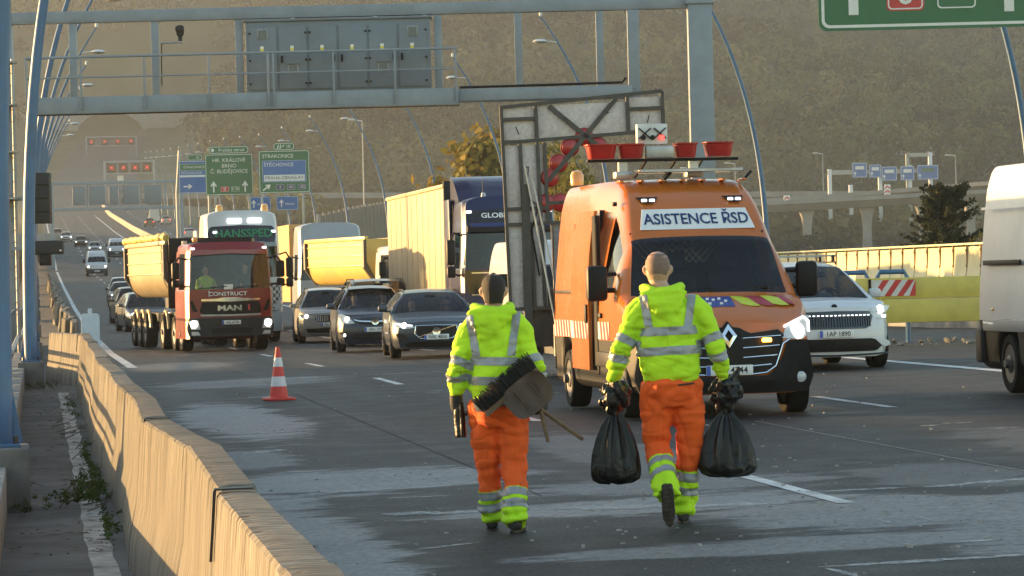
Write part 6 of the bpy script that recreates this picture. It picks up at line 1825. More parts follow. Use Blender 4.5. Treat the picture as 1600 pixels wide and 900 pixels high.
# ------------------------------------------------------------------ arrow board trailer seen from behind
M_BOARD = mat("speckled grey board back", (0.58, 0.54, 0.52), .6, var=.18, scale=18, dirt=.3); M_FRAME = mat("dark frame steel", (0.06, 0.06, 0.058), .5, metal=.4, var=.2)
ab = empty("arrow_board_trailer", "tall grey backed arrow board trailer with red lamps behind the orange van", "trailer", (7.92, 52.5, gz(8, 52)), R_(-1))
BZ = .0
def bz(py): return 1.65 + (431 - py) / 101.0 - .06
def bx_(px): return (px - 777) / 101.0 - .80
tilt = R_(-3.2)
bd = bpy.data.objects.new("board", None); COL.objects.link(bd); bd.parent = ab; bd.rotation_euler = (R_(0), R_(-1.4), 0); bd.location = (0.07, 0, 0)
def rectp(px0, px1, py0, py1): MB().span(bx_(px0), bx_(px1), 0, .025, bz(py1), bz(py0), .004).build("board_panel", M_BOARD, bd)
for r in [(780, 829, 170, 184), (780, 829, 188, 218), (834, 973, 166, 218), (978, 1027, 160, 176), (978, 1027, 180, 210), (780, 802, 226, 322), (806, 839, 226, 322), (780, 839, 328, 346), (780, 812, 352, 478), (818, 836, 352, 478), (846, 900, 352, 420), (846, 973, 352, 478)]: rectp(*r)
def fbar(a, b, w=.055, m_=M_FRAME, nm="frame_bar"): MB().bar((bx_(a[0]), -.03, bz(a[1])), (bx_(b[0]), -.03, bz(b[1])), .05, w, up=(0, 1, 0) if False else (0, 0, 1)).build(nm, m_, bd)
for a, b in [((777, 167), (1030, 152)), ((777, 480), (777, 165)), ((1030, 152), (1030, 214)), ((777, 222), (1030, 213)), ((831, 164), (831, 480)), ((975, 155), (975, 214)), ((777, 186), (831, 186)), ((975, 178), (1030, 178)), ((804, 224), (804, 325)), ((777, 325), (845, 325)), ((777, 349), (975, 349)), ((815, 349), (815, 480)), ((777, 480), (1000, 480)), ((842, 224), (842, 350)),
             ((852, 168), (940, 246)), ((958, 160), (845, 284)), ((842, 318), (975, 318))]: fbar(a, b, .07 if a[0] in (852, 958) else .055)
def disc(px, py):
    c = (bx_(px), -.0, bz(py))
    o = MB().lathe([(.125, .06), (.13, .0), (.12, -.03), (.06, -.05), (.02, -.055)], c, axis='Y', n=22).build("warning_lamp", M_REDP, bd)
    MB().lathe([(.13, .04), (.145, .03), (.145, -.01), (.13, -.02)], c, axis='Y', n=22).build("lamp_rim", mat("dark red rim", (.25, .012, .01), .4), o)
for p in [(882, 233), (863, 257), (848, 279), (926, 233), (905, 218), (863, 318), (890, 318), (840, 318), (918, 318), (948, 318)]: disc(*p)
for (px, py, dx, dy) in [(803, 210, -5, -12), (812, 290, 3, -30), (870, 188, 8, 2), (1005, 200, 3, -12), (935, 185, 10, -3), (810, 260, 4, 1)]:
    MB().tube([(bx_(px), -.03, bz(py)), (bx_(px + dx), -.06, bz(py + dy))], .008, 5).build("cable_stub", M_BLACK, bd)
MB().tube([(bx_(812), -.04, bz(290)), (bx_(815), -.05, bz(312)), (bx_(828), -.05, bz(321)), (bx_(815), -.06, bz(360)), (bx_(824), -.06, bz(430))], .015, 6).build("cable", M_BLACK, bd)
ch = MB(); ch.span(-.55, -.43, -.1, .05, .45, 3.0); ch.span(1.0, 1.12, -.1, .05, .45, 1.6); ch.span(-.1, 1.4, -.3, 3.0, .38, .52); ch.span(-.5, .1, .1, .25, .5, 1.4)
ch.build("chassis", M_FRAME, ab)
MB().bar((-.42, -.2, 3.2), (.05, -.55, .55), .022, .022).build("stay", M_ALU, ab); MB().bar((-.50, -.12, 3.3), (-.08, -.5, .55), .022, .022).build("stay", M_ALU, ab)
for k in range(3): MB().span(.02, .55, -.55, -.1, .36 + k * .36, .70 + k * .36, .02).build("battery_box", M_DARK, ab)
MB().span(-.16, .0, -.56, -.45, .36, .85, .01).build("tail_board", M_ALU, ab)
for s in (-.25, 1.5): wheel(ab, s, 1.6, .33, .2, "steel")
M_CRYS = mat("reflective sheeting", (.55, .50, .42), .3, metal=.3)
rf_ = MB()
for i in range(12):
    for j in range(5): rf_.box((.10 + j * .06 + i * .012, -.62, 1.45 + i * .07), (.025, .01, .025), .004)
rf_.build("reflector_sheet", M_CRYS, ab); MB().span(.05, .62, -.615, -.60, 1.42, 2.35).build("lamp_cover", M_FRAME, ab)

# ------------------------------------------------------------------ traffic cone, white plastic barrier end
M_CRED = mat("cone red", (0.62, 0.045, 0.03), .45, var=.12, scale=8, dirt=.2); M_CWH = mat("cone sleeve", (0.62, 0.63, 0.64), .4, var=.08)
cn = empty("traffic_cone", "red and white traffic cone standing on the road by the barrier", "traffic cone", (3.36, 49.3, gz(3.36, 49.3)), .2)
MB().box((0, 0, .02), (.40, .40, .04), .015).build("base", M_CRED, cn)
def cr(z): return .135 - (z - .04) / .71 * .105
for z0, z1, m_ in ((.04, .20, M_CRED), (.20, .34, M_CWH), (.34, .48, M_CRED), (.48, .61, M_CWH), (.61, .76, M_CRED)):
    k = .003 if m_ is M_CWH else 0
    MB().lathe([(cr(z0) + k, z0 + .001), (cr(z1) + k, z1 - .0), ], n=24).build("cone_band", m_, cn)
MB().lathe([(.155, .041), (.14, .055), (.132, .06)], n=24).build("skirt", M_CRED, cn)
pe = empty("plastic_barrier", "pale blue white plastic barrier end standing behind the concrete row", "barrier", (1.22, 84, gz(1.5, 84)), 0)
MB().prism(rrect(-.22, .22, .30, 1.20, .07), -.10, .10).build("body", mat("pale plastic", (.50, .56, .62), .5, var=.06), pe)
MB().prism(rrect(-.05, .05, 1.20, 1.32, .02), -.05, .05).build("lug", mat("pale plastic", (.5, .56, .62), .5), pe); MB().span(-.22, .22, -.12, .12, -.02, .30, .03).build("foot", mat("pale plastic", (.5, .56, .62), .5), pe)
# ================================================================== PEOPLE
M_HIV = mat("fluorescent yellow cloth", (0.50, 0.82, 0.015), 0.8, var=0.08, scale=9, bump=0.25, bscale=220)
M_HIO = mat("fluorescent orange cloth", (0.90, 0.115, 0.010), 0.8, var=0.12, scale=9, dirt=.12, dirtcol=(.40, .06, .015), bump=0.25, bscale=200)
M_TAPE = mat("grey reflective tape", (0.30, 0.31, 0.325), 0.45, metal=.15, var=.08, scale=20)
M_BOOT = mat("black work boot", (0.018, 0.017, 0.016), .6, var=.3, scale=20, dirt=.3)
M_SOLE = mat("worn boot sole", (0.055, 0.042, 0.032), .8, var=.4, scale=30, bump=.5, bscale=40)
M_GLOVE = mat("dark work glove", (0.03, 0.032, 0.034), .75, var=.3, scale=18)
M_HAIR = mat("dark brown hair", (0.016, 0.010, 0.007), .7, var=.4, scale=60, bump=.6, bscale=180)
M_STUB = mat("shaved scalp stubble", (0.20, 0.125, 0.09), .7, var=.2, scale=60, bump=.2, bscale=300)
M_GREY = mat("grey shirt hem", (0.10, 0.105, 0.11), .9)

def ellipse_loft(mb, rings, n=20):
    """rings: (centre, rx, ry, tilt) closed loft"""
    rows = []
    for c, rx, ry, *r in rings:
        e = r[0] if r else 2.0
        row = []
        for k in range(n):
            a = 2 * math.pi * k / n
            ca, sa = math.cos(a), math.sin(a)
            row.append((c[0] + rx * math.copysign(abs(ca) ** (2 / e), ca), c[1] + ry * math.copysign(abs(sa) ** (2 / e), sa), c[2]))
        rows.append(row)
    o = len(mb.v)
    for r in rows: mb.v += [Vector(p) for p in r]
    for i in range(len(rows) - 1):
        for k in range(n):
            mb.f.append([o + i * n + k, o + i * n + (k + 1) % n, o + (i + 1) * n + (k + 1) % n, o + (i + 1) * n + k])
    mb.f.append([o + k for k in range(n)][::-1]); mb.f.append([o + (len(rows) - 1) * n + k for k in range(n)])
    return mb

def ball(mb, c, r, n=10):
    rx, ry, rz = r if isinstance(r, tuple) else (r, r, r)
    rings = []
    for i in range(1, n):
        t = math.pi * i / n
        rings.append(((c[0], c[1], c[2] - rz * math.cos(t)), rx * math.sin(t), ry * math.sin(t)))
    return ellipse_loft(mb, rings, 14)

def remesh(mb, voxel, smooth=3, disp=None):
    """one continuous surface from overlapping closed shapes, then relaxed and wrinkled"""
    me = mb.mesh("tmp", None, smooth=False)
    ob = bpy.data.objects.new("tmp", me); COL.objects.link(ob)
    md = ob.modifiers.new("r", 'REMESH'); md.mode = 'VOXEL'; md.voxel_size = voxel; md.use_smooth_shade = True
    dg = bpy.context.evaluated_depsgraph_get()
    out = bpy.data.meshes.new_from_object(ob.evaluated_get(dg))
    bpy.data.objects.remove(ob); bpy.data.meshes.remove(me)
    bm = bmesh.new(); bm.from_mesh(out)
    for _ in range(smooth):
        bmesh.ops.smooth_vert(bm, verts=bm.verts, factor=0.5, use_axis_x=True, use_axis_y=True, use_axis_z=True)
    if disp:
        bm.normal_update()
        mv = [(v, v.normal.copy() * disp(v.co)) for v in bm.verts]
        for v, d in mv: v.co += d
    bm.to_mesh(out); bm.free()
    out.polygons.foreach_set("use_smooth", [True] * len(out.polygons))
    return out

def finish(me, name, m, parent):
    me.name = name; me.materials.clear(); me.materials.append(m); me.update()
    return link(name, me, parent)

def band(me, p, nrm, hwid, pred, m, parent, name="reflective_band", off=.004):
    bm = bmesh.new(); bm.from_mesh(me); bm.normal_update()
    p, nrm = Vector(p), Vector(nrm).normalized()
    for s in (1, -1):
        bmesh.ops.bisect_plane(bm, geom=list(bm.verts) + list(bm.edges) + list(bm.faces), dist=1e-5, plane_co=p + nrm * hwid * s, plane_no=nrm * s, clear_outer=True)
    bad = [f for f in bm.faces if not pred(f.calc_center_median())]
    bmesh.ops.delete(bm, geom=bad, context='FACES')
    bm.normal_update()
    for v in bm.verts: v.co += v.normal * off
    out = bpy.data.meshes.new(name); bm.to_mesh(out); bm.free()
    out.polygons.foreach_set("use_smooth", [True] * len(out.polygons))
    return finish(out, name, m, parent)

def cut(me, keep, m, parent, name, off=0.0):
    """a garment zone: the faces of a shared surface on one side"""
    bm = bmesh.new(); bm.from_mesh(me)
    bmesh.ops.delete(bm, geom=[f for f in bm.faces if not keep(f.calc_center_median())], context='FACES')
    bm.normal_update()
    if off:
        for v in bm.verts: v.co += v.normal * off
    out = bpy.data.meshes.new(name); bm.to_mesh(out); bm.free()
    out.polygons.foreach_set("use_smooth", [True] * len(out.polygons))
    return finish(out, name, m, parent)

def segd(p, a, b):
    a, b = Vector(a), Vector(b); t = max(0, min(1, (p - a).dot(b - a) / (b - a).length_squared))
    return (p - (a + (b - a) * t)).length

def rz_(p, s, k=0.0): return (1 - abs(nz(p, s, k)) * 2.2)
def crease(p, s, k=0.0): return -max(0.0, rz_(p, s, k)) ** 3
def nz(p, s, k=0.0): return mnoise.noise(Vector((p[0] * s[0] + k, p[1] * s[1] + k * 1.7, p[2] * s[2] - k)))

def hand_shape(mb, wrist, dirn, side, curl=1.2, thumb_in=1):
    """palm with five separate bent fingers; dirn = direction from wrist to knuckles; side = thumb side"""
    w = Vector(wrist); d = Vector(dirn).normalized(); t = Vector(side).normalized(); t = (t - d * t.dot(d)).normalized(); q = d.cross(t)
    mb.tube([w - d * .03, w + d * .02, w + d * .06, w + d * .088], [.026, .034, .038, .032], 10)
    for k, (o_, L) in enumerate(((.030, .072), (.010, .080), (-.011, .074), (-.031, .058))):
        base = w + d * .075 + t * o_; P = [base]; a = 0.15; cur = d.copy()
        for s_, fr in enumerate((.45, .32, .23)):
            a = curl * (.55 + .45 * s_)
            cur = (d * math.cos(a) + q * math.sin(a) * thumb_in); P.append(P[-1] + cur * L * fr * 1.25)
        mb.tube(P, [.0105, .010, .009, .007], 8)
    b0 = w + d * .02 + t * .03
    mb.tube([b0, b0 + d * .03 + t * .024 + q * .012 * thumb_in, b0 + d * .055 + t * .02 + q * .035 * thumb_in, b0 + d * .062 + t * .004 + q * .05 * thumb_in], [.014, .0125, .011, .008], 8)

def worker(label, X, Y, rz, J, opt):
    S_ = Vector
    base = (X, Y, gz(X, Y))
    pel, che, nek, hed = [S_(J[k]) for k in ("pelvis", "chest", "neck", "head")]
    # ---------------- body: one continuous skin surface under the clothes
    b = MB()
    lean = (hed - nek)
    hr = opt.get("headr", .076)
    ellipse_loft(b, [((pel.x, pel.y, pel.z - .10), .11, .09), ((pel.x, pel.y, pel.z), .15, .10), ((che.x, che.y, che.z - .1), .13, .09), ((che.x, che.y, che.z + .08), .17, .10), ((nek.x, nek.y, nek.z - .03), .09, .07), ((nek.x, nek.y, nek.z + .04), .058, .06), ((hed.x, hed.y - .01, hed.z - .09), .060, .066)], 18)
    ellipse_loft(b, [((hed.x, hed.y + .02, hed.z - .115), .040, .05), ((hed.x, hed.y + .01, hed.z - .085), .060, .080), ((hed.x, hed.y, hed.z - .04), hr - .004, .096), ((hed.x, hed.y, hed.z), hr, .099), ((hed.x, hed.y, hed.z + .045), hr - .002, .098), ((hed.x, hed.y, hed.z + .08), hr * .84, .082), ((hed.x, hed.y, hed.z + .105), hr * .52, .05), ((hed.x, hed.y, hed.z + .114), .012, .012)], 20)
    for s in (-1, 1):   # ears, then nose and chin at the front
        ellipse_loft(b, [((hed.x + s * (hr + .004), hed.y + .002, hed.z - .038), .006, .012), ((hed.x + s * (hr + .010), hed.y - .004, hed.z - .020), .010, .018), ((hed.x + s * (hr + .014), hed.y - .008, hed.z + .002), .010, .020), ((hed.x + s * (hr + .010), hed.y - .004, hed.z + .022), .007, .014)], 10)
    b.tube([(hed.x, hed.y + .09, hed.z + .01), (hed.x, hed.y + .115, hed.z - .025), (hed.x, hed.y + .095, hed.z - .035)], [.010, .015, .012], 8)
    b.tube([(hed.x - .02, hed.y + .085, hed.z - .065), (hed.x + .02, hed.y + .085, hed.z - .065)], .010, 8)
    for s in ("l", "r"):
        sh, el, wr_ = [S_(p) for p in J["arm_" + s]]; hp, kn, an, to = [S_(p) for p in J["leg_" + s]]
        b.tube([nek.lerp(sh, .55), sh, sh.lerp(el, .5), el, el.lerp(wr_, .4), wr_], [.06, .062, .05, .042, .042, .028], 12)
        b.tube([pel.lerp(hp, .6), hp, hp.lerp(kn, .5), kn, kn.lerp(an, .35), an, an.lerp(to, .5)], [.09, .092, .075, .056, .058, .04, .035], 12)
        if not opt.get("gloves"):
            pass
        hand_shape(b, wr_, J["hand_" + s][0], J["hand_" + s][1], J["hand_" + s][2], J["hand_" + s][3])
    me = remesh(b, .0085, 2)
    body = finish(me, "person", M_SKIN, None)
    body.location = base; body.rotation_euler = (0, 0, rz); tag(body, label, "person", "road workers walking away")
    # eyes, mouth (front of the head)
    for s in (-1, 1): MB().lathe([(.013, 0), (.010, .006), (.002, .009)], (hed.x + s * .030, hed.y + .088, hed.z + .008), axis='Y', n=10).build("eye", M_WHITE, body)
    MB().tube([(hed.x - .022, hed.y + .096, hed.z - .052), (hed.x + .022, hed.y + .096, hed.z - .052)], .005, 6).build("mouth", mat("lip", (.35, .13, .11), .6), body)
    # ---------------- hair
    h = MB()
    k = .006 if opt["hair"] == "short" else .0025
    zlo = -.085 if opt["hair"] == "short" else -.045
    rows = []
    for i in range(10):
        t = i / 9; z = zlo + (.114 + k - zlo) * t
        rr = math.sqrt(max(0.0, 1 - (max(0, z) / (.114 + k)) ** 2.6)) if z > 0 else 1.0 - .10 * (z / zlo) ** 2
        row = []
        for q in range(29):
            a = 2 * math.pi * q / 28
            zz = z
            if math.sin(a) > .2: zz = max(z, .05 + .02 * math.sin(a))     # hairline at the front
            elif abs(math.cos(a)) > .82: zz = max(z, -.005)                # clear of the ears
            row.append((hed.x + (hr + k) * rr * math.cos(a), hed.y + (.099 + k) * rr * math.sin(a), hed.z + zz + (.003 * mnoise.noise(Vector((q * 1.3, i * 1.7, 2))) if opt["hair"] == "short" else 0)))
        rows.append(row)
    h.grid(rows).build("hair", M_HAIR if opt["hair"] == "short" else M_STUB, body, ang=180)
    # ---------------- jacket
    j = MB()
    hem = opt["hem"]; tw = opt["tw"]
    ellipse_loft(j, [((pel.x, pel.y, hem), tw * .86, .135, 2.3), ((pel.x, pel.y, hem + .035), tw * .95, .15, 2.3), ((pel.x, pel.y, hem + .07), tw * 1.03, .150, 2.4), ((pel.x * .6 + che.x * .4, pel.y, hem + .18), tw * 1.04, .160, 2.4), ((che.x, che.y, che.z - .05), tw * 1.03, .155, 2.4), ((che.x, che.y, che.z + .06), tw * 1.02, .150, 2.4), ((nek.x * .3 + che.x * .7, che.y, nek.z - .12), tw * .92, .130, 2.2), ((nek.x * .6 + che.x * .4, nek.y, nek.z - .045), tw * .62, .105), ((nek.x, nek.y, nek.z + .005), .098, .09), ((nek.x, nek.y, nek.z + .03), .085, .085)], 26)
    for s in ("l", "r"):
        sh, el, wr_ = [S_(p) for p in J["arm_" + s]]
        d = (wr_ - el).normalized()
        j.tube([nek.lerp(sh, .45) - S_((0, 0, .03)), sh.lerp(nek, .15), sh + (el - sh) * .12, sh.lerp(el, .5), el, el.lerp(wr_, .35), el.lerp(wr_, .72), wr_ - d * .035, wr_ - d * .015, wr_ + d * .012], [.078, .086, .086, .074, .070, .070, .064, .054, .044, .043], 16)
    # hood lying on the upper back
    hx = opt.get("hoodx", 0.0)
    for i in range(15):
        t = i / 14; a = math.pi * (1.02 + .96 * t)
        j2 = (nek.x + .118 * math.cos(a), nek.y + .01 + .105 * math.sin(a), nek.z + .035 - .02 * math.sin(math.pi * t))
        ball(j, j2, (.042, .042, .046), 7)
    for t_ in np.linspace(0, 1, 6):
        w_ = .155 * (1 - t_) ** .75 + .018
        c = (nek.x + hx * t_, nek.y - .105 - .028 * math.sin(t_ * 2.6), nek.z + .005 - opt.get("hoodl", .205) * t_)
        ball(j, c, (w_, .045 - .012 * t_, .045), 8)
    def jd(p):
        arm = min(segd(p, *J["arm_l"][:2]), segd(p, *J["arm_l"][1:]), segd(p, *J["arm_r"][:2]), segd(p, *J["arm_r"][1:]))
        a = .008 * nz(p, (5, 5, 8), 1) + .007 * nz(p, (9, 9, 22), 2) + .009 * crease(p, (4, 4, 6), 21) + .006 * crease(p, (7, 7, 13), 31)
        if arm < .12 and p.z < che.z + .05: a += .011 * nz(p, (6, 6, 24), 4) + .010 * crease(p, (4, 4, 15), 41)
        if p.z < hem + .20: a += .008 * nz(p, (7, 7, 18), 7) + .009 * crease(p, (3, 3, 14), 8)
        a += .007 * math.sin(p.z * 30 + p.x * 22 * (1 if p.x > che.x else -1) + 3 * nz(p, (4, 4, 4), 3)) * max(0, 1 - abs(p.z - (che.z - .02)) / .3) * 1.1
        return a
    jm = remesh(j, .0085, 3, jd)
    jo = finish(jm, "jacket", M_HIV, body)
    armd = lambda c: min(segd(c, *J["arm_l"][:2]), segd(c, *J["arm_l"][1:]), segd(c, *J["arm_r"][:2]), segd(c, *J["arm_r"][1:]))
    torso = lambda c: abs(c.x - che.x) < tw * 1.12 and armd(c) > .085
    for z in opt["bands"]:
        band(jm, (che.x, 0, z), (opt.get("btilt", .02), 0, 1), .028, torso, M_TAPE, jo)
    for s, sx_ in (("l", -1), ("r", 1)):
        x0 = che.x + sx_ * tw * .60
        band(jm, (x0, 0, opt["bands"][0]), (1, 0, .0 + sx_ * -.16), .026, lambda c: opt["bands"][0] + .03 < c.z < nek.z - .005 and abs(c.x - che.x) < tw and (c.y < che.y - .02 or c.z > che.z + .06), M_TAPE, jo)
        sh, el, wr_ = [S_(p) for p in J["arm_" + s]]
        for f in opt["sleeve"]:
            p = sh.lerp(el, f) if f <= 1 else el.lerp(wr_, f - 1)
            d = (el - sh if f <= 1 else wr_ - el)
            band(jm, p, d, .027, lambda c, sh=sh, el=el, wr_=wr_: min(segd(c, sh, el), segd(c, el, wr_)) < .125 and abs(c.x - che.x) > tw * .75, M_TAPE, jo)
    if opt.get("shirt"):
        ellipse_loft(MB(), [((pel.x, pel.y, hem - .055), tw * .93, .14, 2.3), ((pel.x, pel.y, hem + .03), tw * .93, .145, 2.3)], 26).build("shirt_hem", M_GREY, body)
    # ---------------- trousers
    t = MB()
    top = opt["waist"]
    ellipse_loft(t, [((pel.x, pel.y, pel.z - .17), tw * .60, .11), ((pel.x, pel.y, pel.z - .08), tw * .93, .155), ((pel.x, pel.y - .01, pel.z - .0), tw * .96, .155), ((pel.x, pel.y, top - .04), tw * .90, .140), ((pel.x, pel.y, top), tw * .86, .132)], 24)
    for s in ("l", "r"):
        hp, kn, an, to = [S_(p) for p in J["leg_" + s]]; d = (an - kn).normalized()
        t.tube([pel.lerp(hp, .7), hp, hp.lerp(kn, .35), hp.lerp(kn, .7), kn, kn.lerp(an, .3), kn.lerp(an, .65), an - d * .03, an + d * .045], [.112, .117, .112, .100, .092, .088, .087, .090, .082], 16)
    def td(p):
        a = .010 * nz(p, (7, 7, 5), 11) + .006 * nz(p, (11, 11, 20), 12) + .011 * crease(p, (7, 7, 3), 51) + .008 * crease(p, (5, 5, 11), 61)
        if p.z < .75: a += .014 * nz(p, (5, 5, 17), 15)
        if p.z < .25: a += .008 * math.sin(p.z * 90 + 4 * nz(p, (5, 5, 5), 4))
        a += .010 * math.sin(p.z * 24 - p.x * 30 + 3 * nz(p, (4, 4, 4), 9)) * max(0, 1 - abs(p.z - (pel.z - .12)) / .2)
        return a
    tm = remesh(t, .0085, 3, td)
    legs = {s: [S_(p) for p in J["leg_" + s]] for s in "lr"}
    def below(c):
        s = min("lr", key=lambda q: min(segd(c, legs[q][0], legs[q][1]), segd(c, legs[q][1], legs[q][2])))
        hp, kn, an, to = legs[s]; d = (an - kn).normalized()
        return (c - kn).dot(d) - opt["cuff"] * (an - kn).length
    cut(tm, lambda c: below(c) <= 0.004, M_HIO, body, "trousers")
    lo = cut(tm, lambda c: below(c) > -.004, M_HIV, body, "trouser_cuff", off=.001)
    for s in "lr":
        hp, kn, an, to = legs[s]
        o_ = "r" if s == "l" else "l"
        for f in opt["legb"]:
            band(tm, kn.lerp(an, f), an - kn, .027, lambda c, s=s, o_=o_: min(segd(c, legs[s][1], legs[s][2]), segd(c, legs[s][0], legs[s][1])) < min(segd(c, legs[o_][1], legs[o_][2]), segd(c, legs[o_][0], legs[o_][1])), M_TAPE, lo)
    ptop = opt["waist"] - .05
    if opt.get("pocket"): MB().tube([(pel.x + .045, pel.y - .163, ptop - .005), (pel.x + .10, pel.y - .155, ptop), (pel.x + .15, pel.y - .135, ptop + .003)], .006, 6).build("back_pocket_slit", M_BOOT, body)
    # ---------------- boots
    for s in "lr":
        hp, kn, an, to = legs[s]; up = (kn - an).normalized(); f = (to - an); f = f.normalized()
        n_ = J.get("sole_" + s); n_ = S_(n_).normalized() if n_ else S_((0, 0, -1))
        f2 = (f - n_ * f.dot(n_)).normalized(); sd = n_.cross(f2)
        bm_ = MB(); heel = an + n_ * .055 - f2 * .055
        bm_.tube([an + up * .12, an + up * .05, an, heel + f2 * .05 - n_ * .03], [.052, .050, .050, .045], 14)
        P = [heel - f2 * .015, heel + f2 * .04, heel + f2 * .11, heel + f2 * .17, heel + f2 * .225, heel + f2 * .255]
        for a_, b_, ra_, rb_ in zip(P[:-1], P[1:], (.036, .044, .043, .044, .040), (.044, .043, .044, .040, .02)):
            bm_.tube([a_ - n_ * .012, b_ - n_ * .008], [ra_, rb_], 14)
        bo = finish(remesh(bm_, .008, 3), "boot", M_BOOT, body)
        sl = MB(); out = []
        for a_ in np.linspace(0, 2 * math.pi, 28, endpoint=False):
            u = .135 * math.cos(a_); v = (.044 - .008 * (1 if abs(u + .02) < .05 else 0)) * math.sin(a_)
            out.append(heel + f2 * (.118 + u * 1.08) + sd * v)
        nn = len(out); sl.v = [p + n_ * .026 for p in out] + [p + n_ * .042 for p in out]
        sl.f = [list(range(nn)), list(range(nn, 2 * nn))[::-1]] + [[i, nn + i, nn + (i + 1) % nn, (i + 1) % nn] for i in range(nn)]
        so = sl.build("sole", M_SOLE, bo, ang=30)
        for k_ in range(9):
            c = heel + f2 * (.0 + k_ * .03) + n_ * .045
            MB().bar(c - sd * .026, c + sd * .026, .013, .008, up=n_).build("tread", M_SOLE, bo)
    # ---------------- gloves
    if opt.get("gloves"):
        for s in "lr":
            g = MB(); wr_ = S_(J["arm_" + s][2]); dd = S_(J["hand_" + s][0]).normalized()
            hand_shape(g, wr_, *J["hand_" + s]); g.tube([wr_ - dd * .03, wr_ + dd * .02, wr_ + dd * .05], [.040, .041, .040], 12)
            gm = remesh(g, .0055, 1)
            bm = bmesh.new(); bm.from_mesh(gm); bm.normal_update()
            for v in bm.verts: v.co += v.normal * .0035
            bm.to_mesh(gm); bm.free()
            finish(gm, "glove", M_GLOVE, body)
    return body

JR = dict(pelvis=(-.03, 0, .95), chest=(-.04, .01, 1.27), neck=(-.07, .02, 1.53), head=(-.10, .05, 1.695),
          arm_l=[(-.235, .01, 1.43), (-.355, -.04, 1.17), (-.405, .03, .965)], arm_r=[(.165, .01, 1.43), (.275, -.04, 1.17), (.315, .03, .965)],
          hand_l=((0, .25, -1), (0, 1, 0), 1.5, 1), hand_r=((0, .25, -1), (0, 1, 0), 1.5, -1),
          leg_l=[(-.125, .0, .92), (-.135, .07, .52), (-.075, -.24, .235), (-.065, -.27, .03)], leg_r=[(.075, .0, .92), (.085, .10, .50), (.030, .16, .10), (.035, .34, .03)],
          sole_l=(.05, -1, -.25))
wkr = worker("bald worker in yellow hooded jacket and orange trousers carrying a black sack in each hand", 4.15, 22.45, R_(-10), JR,
             dict(hair="shaved", hem=.945, tw=.205, bands=(1.285, 1.155), sleeve=(.78, 1.22), waist=.985, cuff=.36, legb=(.45, .68), hoodx=.03, hoodl=.19, pocket=True, btilt=-.03, headr=.08))
JL = dict(pelvis=(-.02, 0, .86), chest=(-.03, .01, 1.16), neck=(-.035, .02, 1.45), head=(-.025, .05, 1.60),
          arm_l=[(-.19, .01, 1.35), (-.28, -.05, 1.10), (-.29, .04, .895)], arm_r=[(.14, .01, 1.36), (.225, -.05, 1.10), (.275, .02, .885)],
          hand_l=((0, .2, -1), (0, 1, 0), 1.25, 1), hand_r=((.05, -.1, -1), (0, 1, 0), 1.7, -1),
          leg_l=[(-.105, .0, .84), (-.095, .10, .45), (-.075, .16, .095), (-.08, .36, .04)], leg_r=[(.075, .0, .84), (.085, .02, .45), (.088, -.14, .105), (.125, .04, .025)])
wkl = worker("dark haired worker in yellow hooded jacket and orange trousers carrying broom and shovel", 3.01, 22.70, R_(-9), JL,
             dict(hair="short", hem=.86, tw=.180, bands=(1.135, 1.005), sleeve=(.88, 1.30), waist=.86, cuff=.50, legb=(.58, .80), hoodx=-.06, hoodl=.19, gloves=True, shirt=True, btilt=.03))
def at_w(w, X, Y, rz, p):
    return Matrix.Translation((X, Y, gz(X, Y))) @ Matrix.Rotation(rz, 4, 'Z') @ Vector(p)

